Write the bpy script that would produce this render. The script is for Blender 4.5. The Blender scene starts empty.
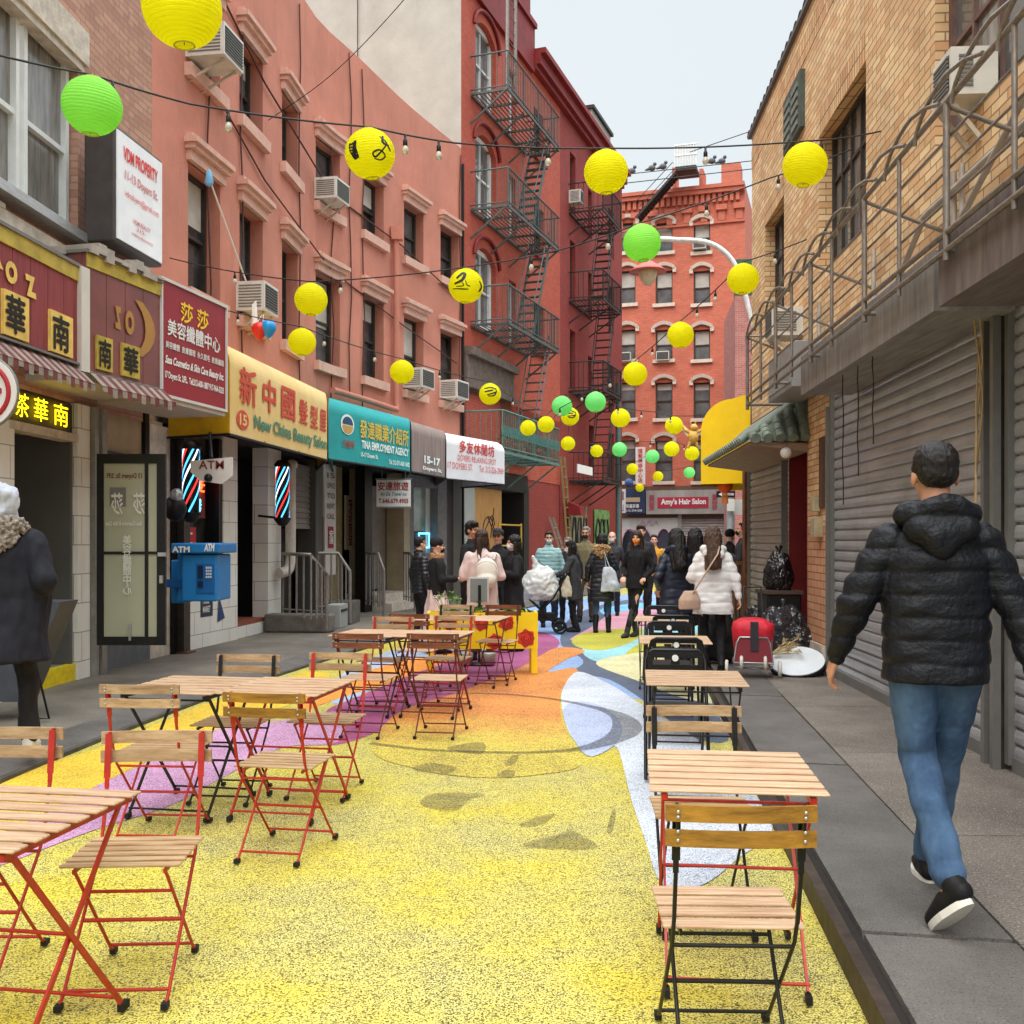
import bpy, bmesh, math, random
from mathutils import Vector, Matrix, noise
random.seed(7)
R = math.radians; PI = math.pi
scene = bpy.context.scene
COL = scene.collection
H0 = 1.55; F = 1024.0; HY = 540.0
def G(px, py, z=0.0):            # ground point seen at a pixel
    Y = F*(H0-z)/(py-HY); return ((px-512)/F*Y, Y)
def PX(px, Y): return (px-512)/F*Y
def HZ(py, Y): return H0+(HY-py)*Y/F
def lin(c): return tuple(((v/255)/12.92 if v/255 <= .04045 else ((v/255+.055)/1.055)**2.4) for v in c)
# ------------------------------------------------------------------ materials
MATS = {}
def mat(name, rgb, rough=.75, metal=0, var=.12, vs=6, bump=0, bs=40, spec=.4, rgb2=None, coord='UV', stretch=(1,1,1), rand=0, dirt=0, alpha=1, emit=0, trans=0, detail=6, transl=0, fine=0):
    if name in MATS: return MATS[name]
    m = bpy.data.materials.new(name); m.use_nodes = True; MATS[name] = m
    nt = m.node_tree; N = nt.nodes; L = nt.links
    b = N['Principled BSDF']; out = N['Material Output']
    c = lin(rgb); b.inputs['Roughness'].default_value = rough; b.inputs['Metallic'].default_value = metal
    b.inputs['Specular IOR Level'].default_value = spec
    tc = N.new('ShaderNodeTexCoord'); mp = N.new('ShaderNodeMapping'); mp.inputs['Scale'].default_value = stretch
    L.new(tc.outputs[coord], mp.inputs[0])
    n = N.new('ShaderNodeTexNoise'); n.inputs['Scale'].default_value = vs; n.inputs['Detail'].default_value = detail; n.inputs['Roughness'].default_value = .65
    L.new(mp.outputs[0], n.inputs['Vector'])
    rp = N.new('ShaderNodeValToRGB')
    lo = lin(rgb2) if rgb2 else tuple(v*(1-2*var) for v in c)
    hi = c if rgb2 else tuple(min(1, v*(1+1.2*var)) for v in c)
    rp.color_ramp.elements[0].position = .32; rp.color_ramp.elements[1].position = .68
    rp.color_ramp.elements[0].color = (*lo, 1); rp.color_ramp.elements[1].color = (*hi, 1)
    L.new(n.outputs['Fac'], rp.inputs[0]); last = rp.outputs[0]
    if dirt:
        n2 = N.new('ShaderNodeTexNoise'); n2.inputs['Scale'].default_value = 1.3; n2.inputs['Detail'].default_value = 8; n2.inputs['Roughness'].default_value = .7
        mp2 = N.new('ShaderNodeMapping'); mp2.inputs['Scale'].default_value = (1.6, .35, 1)
        L.new(tc.outputs[coord], mp2.inputs[0]); L.new(mp2.outputs[0], n2.inputs['Vector'])
        r2 = N.new('ShaderNodeValToRGB'); r2.color_ramp.elements[0].position = .5; r2.color_ramp.elements[1].position = .72
        r2.color_ramp.elements[0].color = (0, 0, 0, 1); r2.color_ramp.elements[1].color = (dirt, dirt, dirt, 1)
        L.new(n2.outputs['Fac'], r2.inputs[0])
        mx = N.new('ShaderNodeMixRGB'); mx.blend_type = 'MIX'; L.new(r2.outputs[0], mx.inputs[0]); L.new(last, mx.inputs[1])
        mx.inputs[2].default_value = (c[0]*.3+.02, c[1]*.3+.02, c[2]*.3+.02, 1); last = mx.outputs[0]
    if fine:
        n4 = N.new('ShaderNodeTexNoise'); n4.inputs['Scale'].default_value = 90; n4.inputs['Detail'].default_value = 3
        L.new(tc.outputs[coord], n4.inputs['Vector'])
        mx = N.new('ShaderNodeMixRGB'); mx.blend_type = 'MULTIPLY'; mx.inputs[0].default_value = fine
        r4 = N.new('ShaderNodeValToRGB'); r4.color_ramp.elements[0].position = .35; r4.color_ramp.elements[1].position = .65
        L.new(n4.outputs['Fac'], r4.inputs[0]); L.new(last, mx.inputs[1]); L.new(r4.outputs[0], mx.inputs[2]); last = mx.outputs[0]
    if rand:
        oi = N.new('ShaderNodeObjectInfo'); hs = N.new('ShaderNodeHueSaturation')
        mr = N.new('ShaderNodeMapRange'); mr.inputs[3].default_value = 1-rand; mr.inputs[4].default_value = 1+rand*.6
        L.new(oi.outputs['Random'], mr.inputs[0]); L.new(mr.outputs[0], hs.inputs['Value']); L.new(last, hs.inputs['Color']); last = hs.outputs[0]
    L.new(last, b.inputs['Base Color'])
    if bump:
        n3 = N.new('ShaderNodeTexNoise'); n3.inputs['Scale'].default_value = bs; n3.inputs['Detail'].default_value = 4
        L.new(mp.outputs[0], n3.inputs['Vector'])
        bp = N.new('ShaderNodeBump'); bp.inputs['Strength'].default_value = bump; bp.inputs['Distance'].default_value = .02
        L.new(n3.outputs['Fac'], bp.inputs['Height']); L.new(bp.outputs[0], b.inputs['Normal'])
    if emit:
        L.new(last, b.inputs['Emission Color']); b.inputs['Emission Strength'].default_value = emit
    if trans: b.inputs['Transmission Weight'].default_value = trans
    if alpha < 1: b.inputs['Alpha'].default_value = alpha
    if transl:
        t = N.new('ShaderNodeBsdfTranslucent'); L.new(last, t.inputs[0]); ms = N.new('ShaderNodeMixShader'); ms.inputs[0].default_value = transl
        L.new(b.outputs[0], ms.inputs[1]); L.new(t.outputs[0], ms.inputs[2]); L.new(ms.outputs[0], out.inputs[0])
    return m
def brick(name, c1, c2, mortar, bw=.215, bh=.075, ms=.01, rough=.85, soldier=False, tint=.25, bump=.5):
    if name in MATS: return MATS[name]
    m = bpy.data.materials.new(name); m.use_nodes = True; MATS[name] = m
    nt = m.node_tree; N = nt.nodes; L = nt.links; b = N['Principled BSDF']; b.inputs['Roughness'].default_value = rough
    tc = N.new('ShaderNodeTexCoord'); mp = N.new('ShaderNodeMapping')
    if soldier: mp.inputs['Rotation'].default_value = (0, 0, PI/2)
    L.new(tc.outputs['UV'], mp.inputs[0])
    k = N.new('ShaderNodeTexBrick'); k.inputs['Scale'].default_value = 1; k.inputs['Brick Width'].default_value = bw; k.inputs['Row Height'].default_value = bh
    k.inputs['Mortar Size'].default_value = ms; k.inputs['Mortar Smooth'].default_value = .3; k.inputs['Bias'].default_value = 0
    k.inputs['Color1'].default_value = (*lin(c1), 1); k.inputs['Color2'].default_value = (*lin(c2), 1); k.inputs['Mortar'].default_value = (*lin(mortar), 1)
    if soldier: k.offset = 0
    L.new(mp.outputs[0], k.inputs['Vector'])
    n = N.new('ShaderNodeTexNoise'); n.inputs['Scale'].default_value = 1.7; n.inputs['Detail'].default_value = 9; n.inputs['Roughness'].default_value = .7
    L.new(tc.outputs['UV'], n.inputs['Vector'])
    r = N.new('ShaderNodeValToRGB'); r.color_ramp.elements[0].position = .35; r.color_ramp.elements[1].position = .7
    v = 1-tint; r.color_ramp.elements[0].color = (v, v, v, 1)
    L.new(n.outputs['Fac'], r.inputs[0])
    mx = N.new('ShaderNodeMixRGB'); mx.blend_type = 'MULTIPLY'; mx.inputs[0].default_value = 1
    L.new(k.outputs['Color'], mx.inputs[1]); L.new(r.outputs[0], mx.inputs[2]); L.new(mx.outputs[0], b.inputs['Base Color'])
    bp = N.new('ShaderNodeBump'); bp.inputs['Strength'].default_value = bump; bp.inputs['Distance'].default_value = .006; bp.invert = True
    L.new(k.outputs['Fac'], bp.inputs['Height']); L.new(bp.outputs[0], b.inputs['Normal'])
    return m
def paint_ground(name, rgb, worn=.5, base=(58, 54, 46), rgb2=None, rough=.8, scale=150, blend=None):
    """painted coarse asphalt: dark stone grains show through the paint"""
    if name in MATS: return MATS[name]
    m = bpy.data.materials.new(name); m.use_nodes = True; MATS[name] = m
    nt = m.node_tree; N = nt.nodes; L = nt.links; b = N['Principled BSDF']; b.inputs['Roughness'].default_value = rough
    tc = N.new('ShaderNodeTexCoord')
    def nz(s, d=4, r=.6):
        n = N.new('ShaderNodeTexNoise'); n.inputs['Scale'].default_value = s; n.inputs['Detail'].default_value = d; n.inputs['Roughness'].default_value = r
        L.new(tc.outputs['Object'], n.inputs['Vector']); return n
    fine = nz(scale, 3, .6); big = nz(.8, 7, .65); mid = nz(9, 5)
    a = N.new('ShaderNodeMath'); a.operation = 'MULTIPLY_ADD'; a.inputs[1].default_value = .26; L.new(big.outputs['Fac'], a.inputs[0]); L.new(fine.outputs['Fac'], a.inputs[2])
    a2 = N.new('ShaderNodeMath'); a2.operation = 'MULTIPLY_ADD'; a2.inputs[1].default_value = .1; L.new(mid.outputs['Fac'], a2.inputs[0]); L.new(a.outputs[0], a2.inputs[2])
    r = N.new('ShaderNodeValToRGB'); p = .67+(1-worn)*.13
    r.color_ramp.elements[0].position = p-.085; r.color_ramp.elements[1].position = p-.045
    r.color_ramp.elements[0].color = (1, 1, 1, 1); r.color_ramp.elements[1].color = (0, 0, 0, 1)
    r.color_ramp.elements[0].position = p-.03; r.color_ramp.elements[1].position = p+.035
    r.color_ramp.elements[0].color = (0, 0, 0, 1); r.color_ramp.elements[1].color = (1, 1, 1, 1)
    inv = N.new('ShaderNodeMath'); inv.operation = 'SUBTRACT'; inv.inputs[0].default_value = 1.315; L.new(a2.outputs[0], inv.inputs[1])
    L.new(inv.outputs[0], r.inputs[0])
    c = lin(rgb); c2 = lin(rgb2) if rgb2 else tuple(v*.78 for v in c)
    rc = N.new('ShaderNodeValToRGB'); rc.color_ramp.elements[0].position = .35; rc.color_ramp.elements[1].position = .62
    rc.color_ramp.elements[0].color = (*c2, 1); rc.color_ramp.elements[1].color = (*c, 1); L.new(big.outputs['Fac'], rc.inputs[0])
    mx = N.new('ShaderNodeMixRGB'); L.new(r.outputs[0], mx.inputs[0]); L.new(rc.outputs[0], mx.inputs[1]); mx.inputs[2].default_value = (*lin(base), 1)
    if blend:                      # two wet paints brushed into each other along the street
        sx = N.new('ShaderNodeSeparateXYZ'); L.new(tc.outputs['Object'], sx.inputs[0])
        md = nz(2.2, 6, .7); ad = N.new('ShaderNodeMath'); ad.operation = 'MULTIPLY_ADD'; ad.inputs[1].default_value = 2.2; L.new(md.outputs['Fac'], ad.inputs[0]); L.new(sx.outputs[1], ad.inputs[2])
        f2 = N.new('ShaderNodeMath'); f2.operation = 'MULTIPLY_ADD'; f2.inputs[1].default_value = 1.2; L.new(fine.outputs['Fac'], f2.inputs[0]); L.new(ad.outputs[0], f2.inputs[2])
        mr = N.new('ShaderNodeMapRange'); mr.inputs[1].default_value = blend[1]+1.7; mr.inputs[2].default_value = blend[2]+1.7; L.new(f2.outputs[0], mr.inputs[0])
        m0 = N.new('ShaderNodeMixRGB'); m0.inputs[1].default_value = (*lin(blend[0]), 1); L.new(mr.outputs[0], m0.inputs[0]); L.new(rc.outputs[0], m0.inputs[2]); L.new(m0.outputs[0], mx.inputs[1])
    vo = N.new('ShaderNodeTexVoronoi'); vo.inputs['Scale'].default_value = 150; L.new(tc.outputs['Object'], vo.inputs['Vector'])
    bw = N.new('ShaderNodeSeparateColor'); L.new(vo.outputs['Color'], bw.inputs[0])
    rv = N.new('ShaderNodeValToRGB'); e = rv.color_ramp.elements; e[0].position = .10+.12*worn; e[1].position = .16+.12*worn; e[0].color = (.22, .21, .18, 1); e[1].color = (1, 1, 1, 1); L.new(bw.outputs[0], rv.inputs[0])
    m3 = N.new('ShaderNodeMixRGB'); m3.blend_type = 'MULTIPLY'; m3.inputs[0].default_value = .45+.5*worn; L.new(mx.outputs[0], m3.inputs[1]); L.new(rv.outputs[0], m3.inputs[2])
    rw = N.new('ShaderNodeValToRGB'); e = rw.color_ramp.elements; e[0].position = .86; e[1].position = .92; e[0].color = (0, 0, 0, 1); e[1].color = (.5, .5, .5, 1); L.new(bw.outputs[1], rw.inputs[0])
    m4 = N.new('ShaderNodeMixRGB'); L.new(rw.outputs[0], m4.inputs[0]); L.new(m3.outputs[0], m4.inputs[1]); m4.inputs[2].default_value = (*[min(1, v*1.1+.12) for v in c], 1); mx = m4
    L.new(mx.outputs[0], b.inputs['Base Color'])
    bp = N.new('ShaderNodeBump'); bp.inputs['Strength'].default_value = .55; bp.inputs['Distance'].default_value = .006
    L.new(fine.outputs['Fac'], bp.inputs['Height']); L.new(bp.outputs[0], b.inputs['Normal'])
    return m
# ------------------------------------------------------------------ mesh builder
class MB:
    def __init__(s): s.v = []; s.f = []; s.sm = []
    def add(s, vs, fs, smooth=False):
        o = len(s.v); s.v += [tuple(p) for p in vs]
        for f in fs: s.f.append(tuple(i+o for i in f)); s.sm.append(smooth)
        return s
    def hexa(s, p):               # 8 points: bottom loop 0-3, top loop 4-7
        return s.add(p, [(3, 2, 1, 0), (4, 5, 6, 7), (0, 1, 5, 4), (1, 2, 6, 5), (2, 3, 7, 6), (3, 0, 4, 7)])
    def box(s, x0, x1, y0, y1, z0, z1, M=None):
        p = [Vector(q) for q in [(x0, y0, z0), (x1, y0, z0), (x1, y1, z0), (x0, y1, z0), (x0, y0, z1), (x1, y0, z1), (x1, y1, z1), (x0, y1, z1)]]
        if M: p = [M @ q for q in p]
        return s.hexa(p)
    def cbox(s, c, sx, sy, sz, rz=0, rx=0, ry=0):
        M = Matrix.Translation(c) @ Matrix.Rotation(rz, 4, 'Z') @ Matrix.Rotation(ry, 4, 'Y') @ Matrix.Rotation(rx, 4, 'X')
        return s.box(-sx/2, sx/2, -sy/2, sy/2, -sz/2, sz/2, M)
    def tube(s, pts, r, n=8, closed=False, caps=True, flat=None):
        P = [Vector(p) for p in pts]; k = len(P); rr = r if isinstance(r, (list, tuple)) else [r]*k
        up = None; rings = []
        for i in range(k):
            if closed: t = P[(i+1) % k]-P[i-1]
            else: t = P[min(i+1, k-1)]-P[max(i-1, 0)]
            if t.length < 1e-9: t = Vector((0, 0, 1))
            t.normalize()
            if up is None: up = Vector((0, 0, 1)) if abs(t.z) < .95 else Vector((0, 1, 0))
            a = t.cross(up)
            if a.length < 1e-5: a = t.orthogonal()
            a.normalize(); bb = a.cross(t).normalized(); up = bb
            fl = flat if flat else 1
            rings.append([P[i]+a*rr[i]*math.cos(q*2*PI/n)+bb*rr[i]*fl*math.sin(q*2*PI/n) for q in range(n)])
        vs = [p for g in rings for p in g]; fs = []
        for i in range(k if closed else k-1):
            j = (i+1) % k
            for q in range(n): fs.append((i*n+q, i*n+(q+1) % n, j*n+(q+1) % n, j*n+q))
        s.add(vs, fs, n > 4)
        if caps and not closed:
            s.add(rings[0], [tuple(range(n))[::-1]]); s.add(rings[-1], [tuple(range(n))])
        return s
    def bar(s, a, b, w, t=None):   # square-section bar
        a = Vector(a); b = Vector(b); t = t or w; d = (b-a); L = d.length; d.normalize()
        up = Vector((0, 0, 1)) if abs(d.z) < .9 else Vector((0, 1, 0)); x = d.cross(up).normalized(); y = x.cross(d)
        return s.hexa([a-x*w/2-y*t/2, a+x*w/2-y*t/2, a+x*w/2+y*t/2, a-x*w/2+y*t/2, b-x*w/2-y*t/2, b+x*w/2-y*t/2, b+x*w/2+y*t/2, b-x*w/2+y*t/2])
    def lathe(s, prof, c=(0, 0, 0), n=24, sx=1, sy=1, smooth=True):
        vs = []; fs = []
        for r, z in prof:
            for q in range(n): a = q*2*PI/n; vs.append((c[0]+r*sx*math.cos(a), c[1]+r*sy*math.sin(a), c[2]+z))
        for i in range(len(prof)-1):
            for q in range(n): fs.append((i*n+q, i*n+(q+1) % n, (i+1)*n+(q+1) % n, (i+1)*n+q))
        return s.add(vs, fs, smooth)
    def ball(s, c, rx, ry=None, rz=None, n=14, M=None):
        ry = ry or rx; rz = rz or rx; vs = []; fs = []; m = n//2+1
        for i in range(m+1):
            th = PI*i/m
            for q in range(n):
                a = 2*PI*q/n; p = Vector((rx*math.sin(th)*math.cos(a), ry*math.sin(th)*math.sin(a), -rz*math.cos(th)))
                if M: p = M @ p
                vs.append(p+Vector(c))
        for i in range(m):
            for q in range(n): fs.append((i*n+q, i*n+(q+1) % n, (i+1)*n+(q+1) % n, (i+1)*n+q))
        return s.add(vs, fs, True)
    def poly(s, pts, up=None, th=0):  # flat polygon, optional thickness vector
        k = len(pts); P = [Vector(p) for p in pts]
        if not th: return s.add(P, [tuple(range(k))])
        T = Vector(th); s.add(P+[p+T for p in P], [tuple(range(k))[::-1], tuple(range(k, 2*k))]+[(i, (i+1) % k, (i+1) % k+k, i+k) for i in range(k)])
        return s
class Fr:                          # wall frame: u along, v out to the street, z up
    def __init__(s, x, y, dx, dy, z=0, out=1):
        d = Vector((dx, dy, 0)).normalized(); s.o = Vector((x, y, z)); s.u = d; s.v = Vector((d.y, -d.x, 0))*out
    def p(s, u, v, z): return s.o+s.u*u+s.v*v+Vector((0, 0, z))
    def box(s, m, u0, u1, v0, v1, z0, z1):
        m.hexa([s.p(u0, v0, z0), s.p(u1, v0, z0), s.p(u1, v1, z0), s.p(u0, v1, z0), s.p(u0, v0, z1), s.p(u1, v0, z1), s.p(u1, v1, z1), s.p(u0, v1, z1)])
def wpos(o):
    return o.get('_m')
INV = {}
def obj(name, mb, m, parent=None, label=None, cat=None, group=None, kind=None, local=False, world=True):
    me = bpy.data.meshes.new(name)
    vs = mb.v
    if parent is not None and not local:
        I = INV[parent.name]; vs = [I @ Vector(p) for p in vs]
    elif parent is None and not local and kind is None and vs:   # give a single-mesh thing its own base origin
        xs = [p[0] for p in vs]; ys = [p[1] for p in vs]; zs = [p[2] for p in vs]
        c = Vector(((min(xs)+max(xs))/2, (min(ys)+max(ys))/2, min(zs))); vs = [Vector(p)-c for p in vs]
    me.from_pydata([tuple(p) for p in vs], [], mb.f)
    me.polygons.foreach_set('use_smooth', mb.sm)
    bm = bmesh.new(); bm.from_mesh(me); bmesh.ops.recalc_face_normals(bm, faces=bm.faces)
    uv = bm.loops.layers.uv.new('UVMap')
    for f in bm.faces:
        n = f.normal
        if abs(n.z) > .75: t = None
        else: t = Vector((-n.y, n.x, 0)).normalized(); 
        if t and (t.y < 0 or (abs(t.y) < 1e-6 and t.x < 0)): t = -t
        for l in f.loops:
            w = Vector(mb.v[l.vert.index]) if not local else l.vert.co
            l[uv].uv = (w.x, w.y) if t is None else (w.dot(t), w.z)
    bm.to_mesh(me); bm.free()
    me.materials.append(m)
    o = bpy.data.objects.new(name, me); COL.objects.link(o)
    if parent is not None:
        o.parent = parent; INV[o.name] = INV[parent.name] if not local else Matrix()
        if not local: INV[o.name] = INV[parent.name]
    elif not local and kind is None and mb.v: o.location = c; INV[o.name] = Matrix.Translation(-c)
    else: INV[o.name] = Matrix()
    if label: o['label'] = label
    if cat: o['category'] = cat
    if group: o['group'] = group
    if kind: o['kind'] = kind
    return o
def thing(name, label, cat, loc=(0, 0, 0), rz=0, group=None):
    o = bpy.data.objects.new(name, None); COL.objects.link(o); o.empty_display_size = .2
    o.location = loc; o.rotation_euler = (0, 0, rz); o['label'] = label; o['category'] = cat
    if group: o['group'] = group
    INV[o.name] = (Matrix.Translation(Vector(loc)) @ Matrix.Rotation(rz, 4, 'Z')).inverted()
    return o
def dup(root, loc, rz, label=None, group=None, mats=None):
    def cp(o, par):
        c = o.copy(); COL.objects.link(c)
        if par is not None: c.parent = par
        if mats and c.type == 'MESH':
            mn = c.data.materials[0].name
            if mn in mats:
                c.material_slots[0].link = 'OBJECT'; c.material_slots[0].material = mats[mn]
        for ch in o.children: cp(ch, c)
        return c
    r = cp(root, None); r.location = loc; r.rotation_euler = (0, 0, rz)
    if label: r['label'] = label
    if group: r['group'] = group
    return r
def bevel(o, w=.006, seg=2):
    md = o.modifiers.new('bevel', 'BEVEL'); md.width = w; md.segments = seg; md.limit_method = 'ANGLE'; md.angle_limit = R(40); return o
# text -> mesh, fitted in a w x h box on a plane given by origin (lower-left), u and up vectors
def text(body, o, u, w, h, m, parent, name='lettering', up=(0, 0, 1), bold=.02, ext=.004, shear=0, mirror=False, vertical=False, fit=True, label=None):
    lines = '\n'.join(body) if vertical else body; cjk = any(ord(c) > 0x2e80 for c in body); cop = bold > .005 and cjk
    if cjk: bold = 0
    cu = bpy.data.curves.new('t', 'FONT'); cu.body = lines; cu.size = 1; cu.offset = bold; cu.extrude = .0; cu.shear = shear; cu.resolution_u = 3
    if vertical: cu.space_line = .9; cu.align_x = 'CENTER'
    t = bpy.data.objects.new('t', cu); COL.objects.link(t)
    dg = bpy.context.evaluated_depsgraph_get(); me = bpy.data.meshes.new_from_object(t.evaluated_get(dg))
    bpy.data.objects.remove(t); bpy.data.curves.remove(cu)
    if not me.vertices: return None
    xs = [v.co.x for v in me.vertices]; ys = [v.co.y for v in me.vertices]
    x0, x1, y0, y1 = min(xs), max(xs), min(ys), max(ys); sx = w/(x1-x0); sy = h/(y1-y0)
    if not fit: sx = sy = min(sx, sy)
    U = Vector(u).normalized(); V = Vector(up).normalized(); n = U.cross(V).normalized(); O = Vector(o)
    mb = MB(); k = len(me.vertices); base = []
    for v in me.vertices:
        xx = (v.co.x-x0)*sx
        if mirror: xx = w-xx
        base.append(O+U*xx+V*((v.co.y-y0)*sy)+n*ext)
    fs = [tuple(p.vertices) for p in me.polygons]; mb.add(base, fs)
    if cop:                        # heavier strokes: the same glyphs laid again a hair apart
        e = .022*sx; e2 = .022*sy
        for q, (a, b) in enumerate(((-1, 0), (1, 0), (0, 1), (0, -1))): mb.add([p+U*e*a+V*e2*b-n*.0006*(q+1) for p in base], fs)
    bpy.data.meshes.remove(me)
    o = obj(name, mb, m, parent)
    if label: o['label'] = label
    return o
def each(name, mb, m, parent, **k):     # one object per loose piece (every bar or foot a part of its own)
    p = list(range(len(mb.v)))
    def f(a):
        while p[a] != a: p[a] = p[p[a]]; a = p[a]
        return a
    for q in mb.f:
        for i in q[1:]: p[f(i)] = f(q[0])
    mp = {}                          # caps repeat their ring: join equal points too
    for i, v in enumerate(mb.v):
        kk = tuple(round(c, 5) for c in v)
        if kk in mp: p[f(i)] = f(mp[kk])
        else: mp[kk] = i
    g = {}
    for q, s in zip(mb.f, mb.sm): g.setdefault(f(q[0]), []).append((q, s))
    out = []
    for fs in g.values():
        n = MB(); ix = {}
        for q, s in fs:
            for i in q:
                if i not in ix: ix[i] = len(n.v); n.v.append(mb.v[i])
            n.f.append(tuple(ix[i] for i in q)); n.sm.append(s)
        out.append(obj(name, n, m, parent, **k))
    return out
# polyline helpers
def cr(pts, k=6, closed=False):    # Catmull-Rom through points
    P = [Vector(p) for p in pts]; n = len(P); out = []
    for i in range(n if closed else n-1):
        a = P[(i-1) % n] if closed or i > 0 else P[0]; b = P[i]; c = P[(i+1) % n]; d = P[(i+2) % n] if closed or i+2 < n else P[-1]
        for j in range(k):
            t = j/k; out.append(.5*((2*b)+(c-a)*t+(2*a-5*b+4*c-d)*t*t+(3*b-a-3*c+d)*t**3))
    if not closed: out.append(P[-1])
    return out
# ------------------------------------------------------------------ palette
SALMON = mat('salmon_stucco', (204, 132, 111), .85, var=.08, vs=.8, bump=.25, bs=25, dirt=.25, fine=.12)
SALMON_T = mat('salmon_trim', (214, 168, 150), .8, var=.08, vs=5, bump=.1)
TANB = brick('pinkish_brick', (204, 154, 128), (184, 130, 108), (160, 130, 114), ms=.009)
YB = brick('yellow_brick', (250, 218, 168), (224, 172, 120), (158, 128, 98), bw=.25, bh=.07, ms=.007, tint=.3)
YBS = brick('yellow_brick_soldier', (240, 200, 146), (216, 160, 110), (124, 100, 78), bw=.29, bh=.085, ms=.010, soldier=True)
ORB = brick('orange_brick_low', (214, 160, 122), (200, 144, 106), (150, 104, 74), bw=.29, bh=.085, ms=.008, tint=.15)
REDP = brick('red_painted_brick', (194, 92, 68), (182, 82, 62), (162, 68, 52), ms=.006, tint=.16, bump=.3)
REDD = brick('dark_red_painted_brick', (156, 60, 52), (146, 54, 47), (128, 46, 40), ms=.006, tint=.2, bump=.3)
ORNG = brick('orange_painted_brick', (206, 118, 94), (192, 106, 83), (180, 86, 64), ms=.006, tint=.12, bump=.3)
PINKB = brick('pink_brick', (196, 120, 112), (176, 96, 90), (180, 150, 140), ms=.012, tint=.2)
MAROON = mat('maroon_paint', (132, 34, 34), .6, var=.15, vs=2, dirt=.15)
CEM = mat('cement_render', (172, 170, 160), .9, var=.07, vs=1.2, bump=.2, bs=20, dirt=.12)
STONE = mat('weathered_stone', (205, 192, 176), .85, var=.15, vs=7, bump=.3, bs=30, dirt=.25)
STONEB = mat('stone_trim_pale', (222, 205, 188), .8, var=.06, vs=4)
TILE = brick('white_tile', (238, 235, 228), (232, 228, 220), (160, 152, 142), bw=.45, bh=.30, ms=.006, tint=.12, rough=.35, bump=.2)
GLASS = mat('window_glass_dark', (62, 64, 64), .08, var=.5, vs=1.5, spec=.8)
GLASSL = mat('window_glass_curtained', (150, 145, 136), .15, rgb2=(84, 82, 78), vs=2.2, stretch=(5, .6, 1), spec=.7)
GLASSG = mat('window_glass_grey', (120, 122, 122), .08, rgb2=(70, 72, 72), vs=1.2, spec=.8)
WFRAME = mat('window_frame_dark', (58, 50, 44), .6, var=.2, vs=8)
WWHITE = mat('window_frame_white', (222, 222, 218), .5, var=.05, vs=4)
ALU = mat('brushed_aluminium', (190, 190, 188), .35, metal=.7, var=.1, vs=8, stretch=(1, 6, 1))
GREY = mat('grey_painted_metal', (126, 124, 120), .5, metal=.3, var=.1, vs=3, dirt=.25)
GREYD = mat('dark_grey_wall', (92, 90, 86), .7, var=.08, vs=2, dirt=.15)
RAILG = mat('grey_rail_paint', (140, 132, 126), .45, metal=.4, var=.18, vs=12)
FEG = mat('fire_escape_greygreen', (84, 94, 92), .6, metal=.2, var=.2, vs=10)
FEB = mat('fire_escape_black', (52, 50, 48), .6, metal=.2, var=.2, vs=10)
FET = mat('fire_escape_teal', (90, 132, 122), .6, metal=.1, var=.2, vs=10)
BLACKM = mat('black_metal', (30, 29, 28), .45, metal=.3, var=.2, vs=12)
BLACK = mat('black_rubber', (22, 22, 22), .7, var=.2, vs=20)
REDM = mat('red_lacquered_steel', (182, 42, 28), .4, var=.12, vs=20, rand=.15)
DARKR = mat('dark_red_steel', (96, 36, 28), .45, var=.15, vs=20)
def wood(name, a, b, rand=.14, s=1): return mat(name, a, .62, rgb2=b, vs=9*s, coord='Object', stretch=(.5, 9, 4), bump=.15, bs=60, rand=rand, spec=.3)
WOODT = wood('slat_wood_pale', (216, 184, 152), (166, 126, 94))
WOODC = wood('slat_wood_chair', (200, 170, 132), (150, 114, 80))
WOODY = wood('slat_wood_amber', (172, 124, 42), (118, 82, 26))
WOODD = wood('slat_wood_brown', (140, 82, 52), (92, 50, 32))
PLYW = mat('plywood', (204, 152, 88), .8, rgb2=(178, 124, 66), vs=2.5, stretch=(6, 1, 1))
RUSTY = mat('rusty_brown_post', (120, 72, 48), .8, var=.3, vs=6)
def flat(n, c, r=.6, **k): return mat(n, c, r, var=k.pop('var', .04), vs=k.pop('vs', 3), **k)
WHITE = flat('white_paint', (232, 230, 226)); INK = flat('black_ink', (24, 22, 22)); YEL = flat('yellow_paint', (246, 208, 20), .55)
# shutter: slatted steel is modelled; only grime here
SHUT = mat('shutter_steel', (176, 177, 180), .36, metal=.35, var=.12, vs=2, stretch=(.6, 3, 1), dirt=.45, fine=.08)
SHUTD = mat('shutter_steel_dark', (166, 158, 154), .5, metal=.2, var=.12, vs=2, stretch=(.6, 3, 1), dirt=.4)
# ------------------------------------------------------------------ camera, light
cam = bpy.data.cameras.new('camera'); co = bpy.data.objects.new('camera', cam); COL.objects.link(co)
cam.sensor_width = 36; cam.lens = 36; cam.shift_y = 28/1024; cam.clip_end = 500; cam.clip_start = .05
co.location = (0, 0, H0); co.rotation_euler = (R(90), 0, 0); scene.camera = co
w = bpy.data.worlds.new('World'); scene.world = w; w.use_nodes = True; N = w.node_tree.nodes; L = w.node_tree.links
bg = N['Background']; sky = N.new('ShaderNodeTexSky'); sky.sky_type = 'NISHITA'; sky.sun_disc = False
sky.sun_elevation = R(52); sky.sun_rotation = R(200); sky.dust_density = 4; sky.air_density = 1
sc = N.new('ShaderNodeMixRGB'); sc.blend_type = 'MULTIPLY'; sc.inputs[0].default_value = 1; sc.inputs[2].default_value = (.08, .08, .08, 1)
L.new(sky.outputs[0], sc.inputs[1])
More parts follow.
